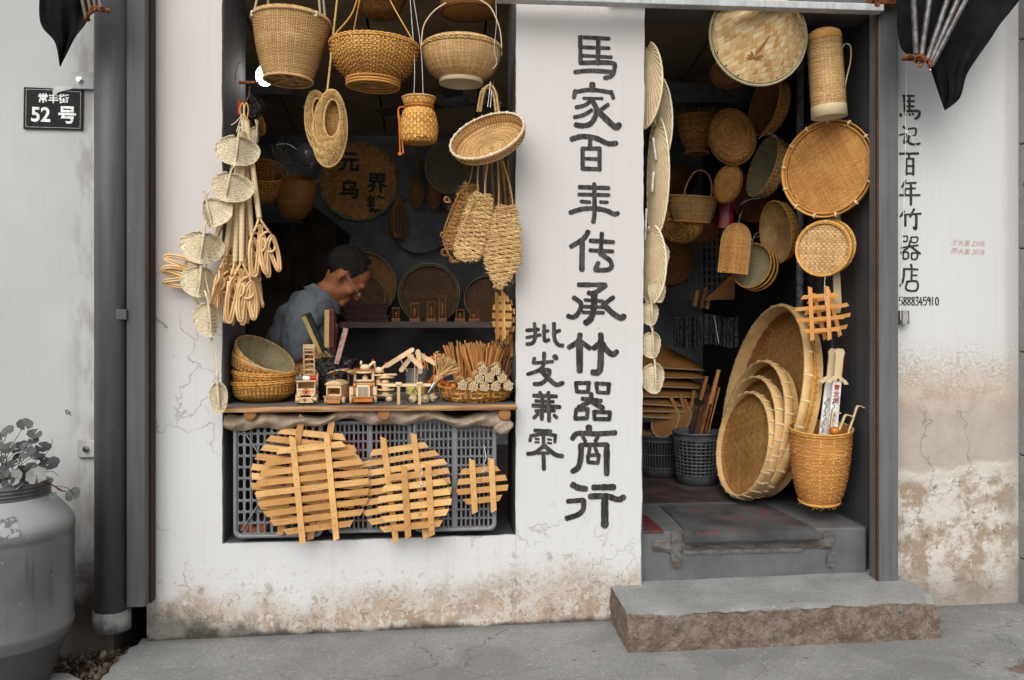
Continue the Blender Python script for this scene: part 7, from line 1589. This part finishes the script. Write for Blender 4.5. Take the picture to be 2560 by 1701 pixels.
for k, (a, b, lb) in enumerate((((1797, 925), (1775, 1010), 'turned orange bamboo handle rising above the tortoiseshell bundle'), ((1767, 942), (1752, 1000), 'pale bamboo handle rising above the black bundle'))):
    A, B = P(*a, .96), P(*b, .98); t = thing('bamboo_stick', lb, 'stick', B); K = 12; mb = MB(); tube(mb, [(A-B)*(i/K) for i in range(K+1)], [.0105*(1.15 if i in (3, 7) else 1) for i in range(K+1)], 10, tone=.6); mb.build('stick', m_stick if k == 0 else m_brown, t)
for k, (u, v, ang) in enumerate(((1663, 1052, 20), (1690, 1050, 38), (1722, 1055, 44))):
    s = SC(u, 1.2); t = thing('round_fan', ['left', 'middle', 'right'][k]+' one of three dim hoop-edged round fans standing in the dark bin', 'fan', P(u, v, 1.2), orient((-.5, -.8, .3), roll=R(-ang)), 'round fans in the dark bin'); mb = MB(); lathe(mb, [(0, 0), (44*s, 0)], 40, Matrix.Diagonal((.75, 1, 1, 1))); mb.build('leaf', m_brown, t); mb = MB(); tube(mb, ring(44*s, 40, 0, .75), .005, 6, True); mb.build('hoop', m_greenb, t)
for k, (a, b) in enumerate((((1676, 992), (1700, 1045)), ((1712, 1000), (1722, 1030)), ((1735, 978), (1728, 1020)), ((1700, 985), (1712, 1030)))):
    A, B = P(*a, 1.18), P(*b, 1.2); t = thing('bamboo_stick', ['leftmost', 'third', 'rightmost', 'second'][k]+' dim orange stick end poking up from the dark bin', 'stick', B, None, 'stick ends in the dark bin'); mb = MB(); tube(mb, [(0, 0, 0), A-B], .010, 8); mb.build('stick', m_stick, t)
# large trays leaning in a stack against the right wall
def bigtray(label, u, v, semi, Y, n, depth, seed, base_mat=m_brown, ex=0):
    p = P(u, v, Y); s = spx(p); r = semi*s; t = thing('large_tray', label, 'tray', p, orient(n), 'large bamboo trays leaning in the doorway')
    woven(t, [(r, .0), (r*.985, -depth*.4), (r*.95, -depth*.85), (r*.90, -depth)], 90, 12, m_gold, .002, 'weft', seed=seed, jit=1.2, wu=1.0, gap_sheet=m_brown)
    disc_plait(t, r*.93, .014, m_trayin, 'twill', -depth*.93, .0008, seed=seed, w_=.97, rot=R(20))
    mb = MB(); lathe(mb, [(r*.965, -depth*.9), (r*.975, .004), (r*1.0, .006), (r*1.012, 0), (r*1.012, -.030), (r*1.0, -.032)], 90, tone=.7); mb.build('rim_band', m_tan, t)
    mb = MB()
    for i in range(26):
        a = 2*math.pi*i/26+.1; M = T(r*.992*math.cos(a), r*.992*math.sin(a), -.010) @ RZ(math.degrees(a)); box(mb, (.0065+r*.008, 0, -.004), (.0025, .0075, .034), M); box(mb, (.0010, 0, .0150), (.010, .0075, .0022), M)
    tag(mb.build('rim_ties', m_bone, t, smooth=False), kind='stuff'); return t
bigtray('largest and rearmost bamboo tray leaning against the right wall of the doorway', 1899, 1000, 243, .66, (-.975, -.0, .22), .10, 81, m_brown)
bigtray('second largest bamboo tray leaning in front of the largest one', 1880, 1072, 172, .60, (-.975, -.06, .20), .075, 82, m_brown)
bigtray('third bamboo tray of the leaning stack, with dark gaps along its rim', 1865, 1092, 152, .56, (-.975, -.08, .20), .06, 83, m_brown)
bigtray('smallest and frontmost bamboo tray of the leaning stack, its worn inside showing', 1855, 1110, 130, .52, (-.97, -.13, .20), .035, 84, m_brown)
# hanging waste basket with swords and scratchers
Yw = .16; s = SC(2052, Yw); p = P(2052, 1072, Yw); t = thing('tall_basket', 'tapered orange wicker basket holding toy swords and back scratchers', 'basket', p, Euler((R(7), R(-2), 0))); H = (1262-1072)*s
woven(t, [(75*s, 0), (73*s, -H*.3), (67*s, -H*.62), (58*s, -H*.85), (48*s, -H*.97)], 30, 36, m_orange, .0022, wu=.9, wv=.3, seed=91, jit=.9, gap_sheet=m_orange)
rim(t, 76*s, .0045, m_gold, .004, strands=3, pitch=.05); rim(t, 75.5*s, .004, m_gold, -.006, strands=2, pitch=.07)
mb = MB(); rg = np.random.RandomState(6); rope(mb, ring(49*s, 50, -H*.975), .006, 3, .03, True); fringe(mb, [(47*s*math.cos(a), 47*s*math.sin(a), -H) for a in np.linspace(0, 6.28, 40)], 60, .02, rg, .0012); mb.build('ragged_foot', m_gold, t)
bt = p
for k, (a, b, w_, dy, lb) in enumerate((((2100, 872), (2080, 1088), 24, -.02, 'front white toy sword with red characters standing in the tall basket'), ((2083, 872), (2058, 1088), 22, .03, 'rear toy sword with a dark dragon scroll standing in the tall basket'))):
    A, B = P(*a, Yw+dy), P(*b, Yw+dy); d = A-B; t = thing('toy_sword', lb, 'toy sword', B, None, 'toy swords in the tall basket'); yv = Vector((0, 1, 0)); zv = d.normalized(); xv = yv.cross(zv).normalized(); yv = zv.cross(xv); M = Matrix((xv, yv, zv)).transposed().to_4x4(); L = d.length; hw = w_*s/2
    mb = MB(); prism(mb, [(-hw, 0), (hw, 0), (hw*.9, L*.64), (-hw*.9, L*.64)], -.005, .005, M); mb.build('scabbard', m_whitep, t, smooth=False, bevel=.001)
    mb = MB(); prism(mb, [(-hw*.72, L*.64), (hw*.72, L*.64), (hw*.8, L*.90), (hw*1.05, L*.96), (hw*.6, L*1.0), (-hw*.6, L*1.0), (-hw*1.05, L*.96), (-hw*.8, L*.90)], -.006, .006, M); mb.build('grip', m_bone, t, smooth=False, bevel=.001)
    mb = MB(); prism(mb, [(-hw*2.4, L*.60), (-hw*1.6, L*.59), (-hw, L*.625), (hw, L*.625), (hw*1.6, L*.59), (hw*2.4, L*.60), (hw*1.8, L*.64), (hw*.8, L*.675), (-hw*.8, L*.675), (-hw*1.8, L*.64)], -.009, .009, M); mb.build('guard', m_bone, t, smooth=False, bevel=.001)
    mb = MB(); lathe(mb, [(.006, 0), (.006, .001), (0, .001)], 16, M @ T(0, -.009, L*.640) @ RX(90)); box(mb, (hw*1.0, .006, L*.78), (.004, .010, L*.30), M); mb.build('red_inlay', m_redp, t, smooth=False)
    if k == 0:
        for i, ch in enumerate('青龙剑'): textmesh('red_character', ch, .027, m_redp, t, M @ T(0, -.0055, L*(.545-i*.075)) @ FRONT, offset=.0006)
    mb = MB(); rr = random.Random(k)
    for i in range(9): z0 = L*(.05+.045*i); strokes(mb, [(3.2, [(0, 0), (7, 4), (12, 0), (9, -8), (3, -10)]), (2.4, [(2, 4), (-3, 10), (4, 14)])], rr.uniform(-.6, -.1)*hw, 0, .0007*rr.choice((1, -1)), .0007, -.0056, .0004, M=M @ T(0, 0, z0))
    mb.build('dragon_scroll', m_inkg, t, smooth=False)
for k, (a, b, hk, lb) in enumerate((((2142, 1018), (2118, 1088), 1, 'cream back scratcher with its claw bent right, rightmost in the tall basket'), ((2112, 1040), (2092, 1088), 0, 'cream back scratcher with a curled claw in the middle of the tall basket'), ((2082, 1032), (2072, 1095), -1, 'cream back scratcher arching left in front of the swords'))):
    A, B = P(*a, Yw-.05), P(*b, Yw-.04); t = thing('back_scratcher', lb, 'back scratcher', B, None, 'back scratchers in the tall basket'); d = A-B; mb = MB()
    strap(mb, [(0, 0, 0), tuple(d*.6), tuple(d), tuple(d+Vector((.012*(1 if hk >= 0 else 1.4), -.002, .004))), tuple(d+Vector((.030, -.004, -.004)))], .018, .0022, n=5); o_ = mb.build('claw_blade', m_bone, t)
t = thing('wooden_ball', 'orange wooden ball resting on the rim of the tall basket', 'ball', P(2086, 1078, Yw-.09)); mb = MB(); ellipsoid(mb, (0, 0, 0), (.021, .021, .019), 20, 14); mb.build('ball', m_orangeb, t)
# pleated palm fans behind the pillar arris
def palm(label, u, v, hw, hh, Y, yaw, seed, tilt=0):
    s = SC(u, Y); t = thing('palm_fan', label, 'fan', P(u, v, Y), Euler((0, R(tilt), R(yaw))), 'pleated palm leaf fans')
    def fn(U, V):
        a = (U-.5)*2*np.pi*.93; bx = hw*np.sin(a); bz = hh*np.cos(a); ax, az = 0, hh*.78*(-1); bz = -bz*-1
        x = bx*V; z = -hh*.85*-1*(1-V)+bz*V if False else (hh*.85)*(1-V)+(-bz)*V
        y = .0035*np.where(np.floor(U*64) % 2 == 0, 1, -1)*V+.012*(x/hw)**2
        return np.stack([x*s/SCX, y, z*s], -1)
    SCX = math.cos(R(yaw)) if abs(yaw) < 80 else .3
    mb = MB(); sheet(mb, fn, 128, 8, tone=lambda U, V: .35+.5*(np.floor(U*64) % 2)); mb.build('pleated_leaf', m_palm, t, smooth=False)  # every other pleat toned darker, shading put into the leaf colour
    e = fn(np.linspace(0, 1, 64), np.full(64, .999)); e[:, 1] = np.convolve(np.pad(e[:, 1], 4, 'edge'), np.ones(9)/9, 'valid'); mb = MB(); tube(mb, e, .0042, 6, tone=.95); mb.build('bound_edge', m_bone if seed % 2 else m_pale, t)
    return t
palm('topmost pleated palm fan at the left edge of the doorway', 1612, 215, 28, 108, .06, -58, 1, 4)
palm('second pleated palm fan, narrow and edge-on behind the topmost one', 1650, 300, 16, 108, .14, -66, 2, -3)
palm('third pleated palm fan at the left edge of the doorway, tall and curved', 1640, 445, 18, 150, .10, -64, 3, 2)
palm('lowest pleated palm fan, pale and ending in a point beside the pillar', 1628, 662, 24, 98, .05, -56, 4, 1)
for k, (a, b) in enumerate((((1633, 345), (1640, 400)), ((1634, 430), (1630, 480)), ((1616, 522), (1613, 600)))):
    A = P(*a, .08); t = thing('white_stick', ['highest', 'middle', 'lowest'][k]+' short white stick showing among the pleated palm fans', 'stick', A, None, 'white fan handles'); mb = MB(); tube(mb, [(0, 0, 0), P(*b, .08)-A], .0048, 8); mb.build('handle', m_white, t)
for k, (u, v, hw, hh) in enumerate(((1652, 633, 26, 38), (1645, 722, 24, 33), (1625, 778, 26, 34), (1628, 856, 29, 38), (1634, 938, 32, 44))):
    fan(['small straw fan highest of the string at the doorway edge', 'second small straw fan of the string at the doorway edge', 'third small straw fan of the string at the doorway edge', 'fourth small straw fan of the string at the doorway edge', 'lowest and largest straw fan of the string at the doorway edge'][k], u, v, .05-.01*(k % 2), hw, hh, -3, 15, seed=90+k, hlen=.9, group='small straw fans at the doorway edge')
# ================================================================ outside details
# house number plate
t = thing('address_plate', 'black enamel house number plate with white writing, chipped at its upper edge', 'sign', P(134, 273, -.006), Euler((0, R(.8), 0))); s = SC(134, -.006)
W_, H_ = 71*s, 52*s
mb = MB(); prism(mb, [(-W_, -H_), (W_, -H_*.98), (W_, H_*.97), (W_*.30, H_*.97), (W_*.22, H_*.80), (W_*.12, H_*.72), (W_*.04, H_*.98), (-W_, H_)], -.003, .003); mb.build('plate', plain('black enamel', (.009, .009, .010), .6, .2), t, smooth=False)
mb = MB(); 
for a, b in (((-W_*.92, -H_*.9), (W_*.92, -H_*.9)), ((W_*.92, -H_*.9), (W_*.92, H_*.86)), ((-W_*.92, -H_*.9), (-W_*.92, H_*.9)), ((-W_*.92, H_*.9), (-W_*.02, H_*.9)), ((W_*.34, H_*.87), (W_*.92, H_*.86))): tube(mb, [(a[0], -.0032, a[1]), (b[0], -.0032, b[1])], .0007, 4)
mb.build('border_line', m_white, t)
textmesh('lettering', '常丰街', 25*s, m_whitep, t, T(0, -.0034, 24*s) @ FRONT, offset=.0008); textmesh('lettering', '52', 50*s, m_whitep, t, T(-30*s, -.0034, -17*s) @ FRONT, offset=.0018, sx=.95); textmesh('lettering', '号', 46*s, m_whitep, t, T(34*s, -.0034, -17*s) @ FRONT, offset=.0020)
mb = MB()
for x in (-.88, .88):
    for z in (-.82, ): lathe(mb, [(.003, 0), (.0022, .0016), (0, .002)], 10, T(x*W_, -.003, z*H_) @ RX(90))
mb.build('screw', m_steell, t)
mb = MB(); prism(mb, [(-.006*0, 0), (.012, .016), (.03, .022), (.07, .034), (.07, .040), (.0, .040), (-.008, .02)], -.0075, -.0045, T(4*s, 0, 30*s)); mb.build('plaster_smear', plain('grey plaster smear', (.48, .48, .47), .9), t, smooth=False)
# thin wire on the pier
t = thing('loose_wire', 'thin grey green twisted wire end poking from behind the steel post onto the white pier', 'wire', P(368, 720, -.006)); o_ = t.location
mb = MB(); tube(mb, smoothpts([P(*q, -.006)-o_ for q in ((369, 718), (378, 745), (382, 775), (388, 790), (396, 800), (408, 808), (418, 818), (414, 818), (404, 806), (396, 802), (386, 794), (382, 775), (372, 748))], 5), .0009, 5); mb.build('wire', m_wire, t)
# awnings
def awning(label, poly, Y, rods, hinge, dx=0):
    o_ = P(*hinge[0], Y); t = thing('folding_awning', label, 'awning', o_); p = [P(u, v, Y)-o_ for u, v in poly]; n = len(p); mb = MB()
    # cloth: subdivided sheet between left and right outline, with folds in depth
    L = [q for q in poly[0]] if False else None
    return t, o_
def cloth_sheet(t, o_, left, right, Y, seed=0, amp=.03, mat=m_blackc):
    Lp = smoothpts([(u, v, 0) for u, v in left], 6)[:, :2]; Rp = smoothpts([(u, v, 0) for u, v in right], 6)[:, :2]
    dL = np.linspace(0, 1, len(Lp)); dR = np.linspace(0, 1, len(Rp))
    def fn(U, V):
        u = np.interp(V, dL, Lp[:, 0])*(1-U)+np.interp(V, dR, Rp[:, 0])*U; v = np.interp(V, dL, Lp[:, 1])*(1-U)+np.interp(V, dR, Rp[:, 1])*U
        y = Y+amp*np.sin(U*7+V*2.5+seed)*np.sin(np.pi*U)+amp*.4*np.sin(U*19-V*6)
        xc = (u-1280)/F; dx, dy = sT+xc*cT, cT-xc*sT; tt = (y+3.4)/dy
        return np.stack([dx*tt-o_.x, y-o_.y, 1.25+(780-v)/F*tt-o_.z], -1)
    mb = MB(); sheet(mb, fn, 30, 40); sheet(mb, lambda U, V: fn(U, V)+np.array([0, .004, 0]), 30, 40); return mb.build('cloth', mat, t)
t, o_ = awning('black cloth corner of a folded awning at the upper left, hanging to a point', [(0, 0)], -.25, [], [(215, 30)])
cloth_sheet(t, o_, [(70, -120), (96, -40), (98, 40), (108, 72), (132, 98), (142, 122), (149, 166)], [(262, -130), (250, -30), (232, 22), (214, 58), (188, 92), (168, 130), (150, 166)], -.25, 1, .02)
mb = MB()
for a, b in (((188, -80), (216, 46)), ((206, -80), (228, 34)), ((222, -80), (240, 28)), ((238, -60), (252, 20))): tube(mb, [P(*a, -.29)-o_, P(*b, -.29)-o_], .0075, 10)
mb.build('folding_arm', m_steel, t)
mb = MB(); tube(mb, [P(225, 20, -.30)-o_, P(274, 28, -.27)-o_], .009, 8); rope(mb, [P(*q, -.30)-o_ for q in ((212, 48), (222, 36), (236, 26), (246, 16), (250, 30))], .006, 3, .02); ellipsoid(mb, tuple(P(219, 49, -.29)-o_), (.010, .008, .008)); mb.build('rusty_hinge', m_rust, t)
t, o_ = awning('large black folded awning at the upper right, steel arms fanning from a rusty hinge', [(0, 0)], -.28, [], [(2322, 165)])
cloth_sheet(t, o_, [(2240, -160), (2243, 20), (2250, 110), (2275, 140), (2300, 150), (2318, 158), (2330, 180), (2345, 225), (2363, 276)], [(2620, -160), (2560, -20), (2530, 25), (2500, 62), (2474, 102), (2440, 150), (2416, 190), (2400, 245), (2364, 276)], -.24, 3, .02)
mb = MB()
for a, b in (((2281, -60), (2290, 135)), ((2332, -60), (2303, 138)), ((2388, -60), (2318, 150)), ((2445, -60), (2328, 165)), ((2420, -60), (2324, 160))): tube(mb, [P(*a, -.31)-o_, P(*b, -.31)-o_], .0105, 10)
mb.build('folding_arm', m_steel, t)
mb = MB(); rg = np.random.RandomState(3)
rope(mb, [P(*q, -.32)-o_ for q in ((2270, 140), (2288, 144), (2302, 140), (2312, 152), (2322, 150), (2326, 168))], .008, 3, .02); box(mb, tuple(P(2272, 147, -.30)-o_), (.045, .02, .012)); box(mb, tuple(P(2300, 152, -.31)-o_), (.03, .02, .014))
for i in range(14): q = P(rg.uniform(2285, 2326), rg.uniform(134, 168), -.325)-o_; ellipsoid(mb, tuple(q), (rg.uniform(.003, .008), .005, rg.uniform(.003, .007)), 8, 6)
mb.build('rusty_hinge', m_rust, t); mb = MB(); ellipsoid(mb, tuple(P(2326, 176, -.325)-o_), (.004, .003, .006)); mb.build('rivet', m_chrome, t)
t = thing('pull_cord', 'thin grey awning cord hanging down the right wall past the lettering, tied in a loop', 'cord', P(2265, 330, -.10)); o_ = t.location
mb = MB(); tube(mb, smoothpts([P(*q, -.10)-o_ for q in ((2268, -60), (2268, 100), (2266, 200), (2264, 325), (2262, 450), (2256, 600), (2252, 760), (2252, 800))], 8), .0013, 5); mb.build('cord', m_white, t)
mb = MB(); ellipsoid(mb, tuple(P(2266, 330, -.10)-o_), (.005, .004, .006)); tube(mb, smoothpts([P(*q, -.10)-o_ for q in ((2267, 332), (2284, 342), (2308, 352), (2318, 368), (2308, 376), (2292, 368), (2282, 345), (2268, 334))], 5), .0011, 5); mb.build('loop_knot', m_white, t)
t = thing('cleat', 'small grey cleat block with the awning cord wound on it, beside the doorway post', 'cleat', P(2258, 794, -.02)); mb = MB(); s = SC(2258, -.02); box(mb, (0, 0, 0), (22*s, .03, 34*s)); mb.build('block', m_steell, t, bevel=.002); mb = MB()
for k in range(4): tube(mb, [((-6+k*3)*s, -.018, 16*s), ((-7+k*3.5)*s, -.020, 0), ((-6+k*3)*s, -.018, -17*s)], .0014, 5)
mb.build('wound_cord', m_white, t)

# plastic jar with pennywort
Yj = -.36; uj = 4; s = SC(uj, Yj); cj = P(uj, 1600, Yj); cj.z = .012; K = (cT-(uj-1280)/F*sT); tj = (Yj+3.4)/K
def zj(v): return 1.25+(780-v)/F*tj-.012
t = thing('plastic_jar', 'big grey plastic jar used as a planter, screw-thread neck and a label on its shoulder', 'planter', cj)
m_jar = NT('grey jar plastic'); _x, _y, _z = m_jar.xyz(); st_ = m_jar.math('MULTIPLY', m_jar.ramp(m_jar.noise(1., 5, m_jar.vec((28, 28, 2.0))), .56, .66), m_jar.ramp(_z, .52, .40)); bs = m_jar.mix(m_jar.ramp(m_jar.noise(4, 4), .3, .7), (.095, .098, .10), (.14, .143, .145))
bs = m_jar.mix(m_jar.math('MULTIPLY', st_, .55), bs, (.05, .05, .05)); bs = m_jar.mix(m_jar.math('MULTIPLY', m_jar.ramp(m_jar.voro(28, 'F1'), .05, .07, 1, 0), .6), bs, (.5, .5, .5)); bs = m_jar.mix(m_jar.ramp(_z, .155, .145), bs, (.06, .06, .062)); bs = m_jar.mix(m_jar.ramp(_z, .50, .56), bs, m_jar.mix(.5, bs, (.5, .5, .5)))  # lighter shoulder is a highlight painted into the jar colour
m_jar.bump(m_jar.noise(50, 4), .15, .002); m_jar = m_jar.done(bs, .42, .45)
mb = MB(); r = 164*s
lathe(mb, smoothpts([(.0, .0, 0), (r*.62, .0, 0), (r*.68, .01, 0)], 3)[:, :2].tolist()+smoothpts([(r*.70, .02, 0), (r*.90, zj(1605), 0), (r*.985, zj(1572), 0)], 5)[:, :2].tolist()+[(r*1.005, zj(1563)), (r*1.005, zj(1557)), (r*.99, zj(1552)), (r*1.0, zj(1450)), (r*1.0, zj(1342)), (r*.992, zj(1337)), (r*1.005, zj(1332))]+smoothpts([(r*1.01, zj(1324), 0), (r*1.0, zj(1308), 0), (r*.94, zj(1288), 0), (r*.83, zj(1266), 0), (r*.71, zj(1246), 0), (r*.655, zj(1237), 0)], 5)[:, :2].tolist(), 96); mb.build('body', m_jar, t)
mb = MB(); pr = []
for k in range(4): v = 1240-k*9; pr += [(r*.645, zj(v)), (r*.675, zj(v-2)), (r*.675, zj(v-5)), (r*.645, zj(v-7))]
pr += [(r*.64, zj(1203)), (r*.62, zj(1203)), (r*.61, zj(1215)), (0, zj(1216))]; lathe(mb, pr, 96); mb.build('threaded_neck', plain('darker grey plastic', (.085, .085, .088), .4, .45), t)
a0 = -62
def lab(U, V):
    a = np.radians(-78+26*U+(1-V)*2); h = 1318-44*V+ -8*U; rr_ = np.interp(zj(h), [zj(1330), zj(1308), zj(1288), zj(1266)], [r*1.012, r*1.004, r*.945, r*.836])+.0015; return np.stack([rr_*np.cos(a), rr_*np.sin(a), zj(h)+0*U], -1)
mb = MB(); sheet(mb, lab, 14, 14); q = NT('faded printed label'); q_ = q.done(q.mix(q.ramp(q.noise(60, 3), .46, .56), (.34, .34, .34), (.14, .14, .14)), .6); mb.build('label', q_, t)
rg = random.Random(17); tp = thing('pennywort_plant', 'grey-green pennywort with round notched leaves growing out of the plastic jar', 'plant', cj+Vector((0, 0, zj(1214))))
m_leaf = NT('dusty dark leaf'); _c = m_leaf.mix(m_leaf.attr(), (.035, .038, .036), (.095, .10, .097)); m_leaf.bump(m_leaf.noise(60, 3), .3, .002); m_leaf = m_leaf.done(_c, .5, .4)
m_leafp = plain('pale dusty leaf', (.20, .20, .195), .6); m_stem = plain('dark stem', (.03, .028, .024), .7); m_stemr = plain('red brown runner', (.09, .025, .012), .7)
LV = [(62, 1062, 18, .5, 0), (20, 1078, 16, .7, 0), (2, 1092, 16, .5, 0), (86, 1086, 17, .5, 0), (84, 1102, 12, -.5, 0), (22, 1121, 18, .2, 0), (50, 1119, 21, .5, 0), (66, 1118, 14, .6, 0), (108, 1119, 18, .9, 0), (100, 1143, 12, -.5, 0), (88, 1138, 12, -.3, 0), (128, 1160, 20, .6, 0), (106, 1166, 12, -.3, 0), (30, 1160, 13, .8, 1), (14, 1168, 16, .5, 0), (70, 1134, 20, .3, 0), (2, 1150, 14, .5, 0), (46, 1142, 14, .7, 0),
      (183, 1237, 19, -.5, 0), (128, 1201, 6, .3, 0), (133, 1240, 9, -.6, 0), (4, 1182, 17, .4, 0), (40, 1195, 20, .2, 1), (92, 1190, 24, .2, 1), (20, 1205, 16, .3, 0), (4, 1222, 15, .1, 1), (40, 1217, 15, .2, 1), (78, 1172, 16, .5, 0), (56, 1178, 14, .4, 0), (110, 1150, 10, .4, 0), (-6, 1120, 16, .5, 0), (-20, 1100, 18, .4, 0), (-30, 1150, 20, .3, 0), (-50, 1120, 18, .5, 0), (-70, 1160, 20, .2, 0)]
for k, (u, v, r_, tl, pale_) in enumerate(LV):
    y = Yj+rg.uniform(-.06, .10) if v < 1180 else Yj-.10; 
    if u > 150: y = Yj+.03
    p = P(u, v, y)-tp.location; s_ = SC(u, y); R_ = r_*s_*1.05
    nrm = Vector((rg.uniform(-.5, .5), -.75+rg.uniform(-.2, .2), .55+rg.uniform(-.3, .5)+.2*(tl > .4))); M = Matrix.Translation(p) @ orient(nrm, roll=rg.uniform(0, 6.28)).to_4x4()
    def lf(U, V):
        a = .16+U*(2*np.pi-.32); q_ = R_*V*(1+.05*np.sin(a*9)); return np.stack([q_*np.cos(a), q_*np.sin(a), .12*R_*V*V+.05*R_*np.sin(a*5)*V-.10*R_*(1-V)], -1)
    mb = MB(); sheet(mb, lf, 26, 4, M, tone=rg.random()); mb.build('leaf', m_leafp if pale_ else m_leaf, tp)
    base = Vector((rg.uniform(-.04, .06), rg.uniform(-.06, .03), -.01)); 
    if u > 150: base = P(140, 1215, Yj-.02)-tp.location
    mid = (base+p)/2+Vector((rg.uniform(-.02, .02), 0, rg.uniform(0, .02))); mb = MB(); tube(mb, smoothpts([base, mid, p], 5), .0011, 5); mb.build('stem', m_stem, tp)
for k, pts in enumerate((((100, 1200), (122, 1208), (140, 1218), (160, 1230)), ((110, 1206), (130, 1212), (150, 1226), (165, 1229)), ((60, 1190), (90, 1178), (112, 1180), (132, 1178)), ((132, 1178), (140, 1185), (146, 1190)), ((112, 1140), (128, 1115), (131, 1098)))):
    mb = MB(); tube(mb, smoothpts([P(*q, Yj-.02)-tp.location for q in pts], 5), .0022 if k < 2 else .0010, 5); mb.build('runner', m_stemr if k < 2 else m_stem, tp)
mb = MB()
for k in range(60):
    a = rg.uniform(0, 6.28); q = rg.uniform(0, .11); tube(mb, [(q*math.cos(a), q*math.sin(a), -.012), (q*math.cos(a)+rg.uniform(-.02, .02), q*math.sin(a), rg.uniform(.0, .05))], .0012, 4)
mb.build('stem_thicket', m_stem, tp)
mb = MB(); lathe(mb, [(0, -.004), (r*.61, -.006)], 40); mb.build('soil', m_dirt, tp)
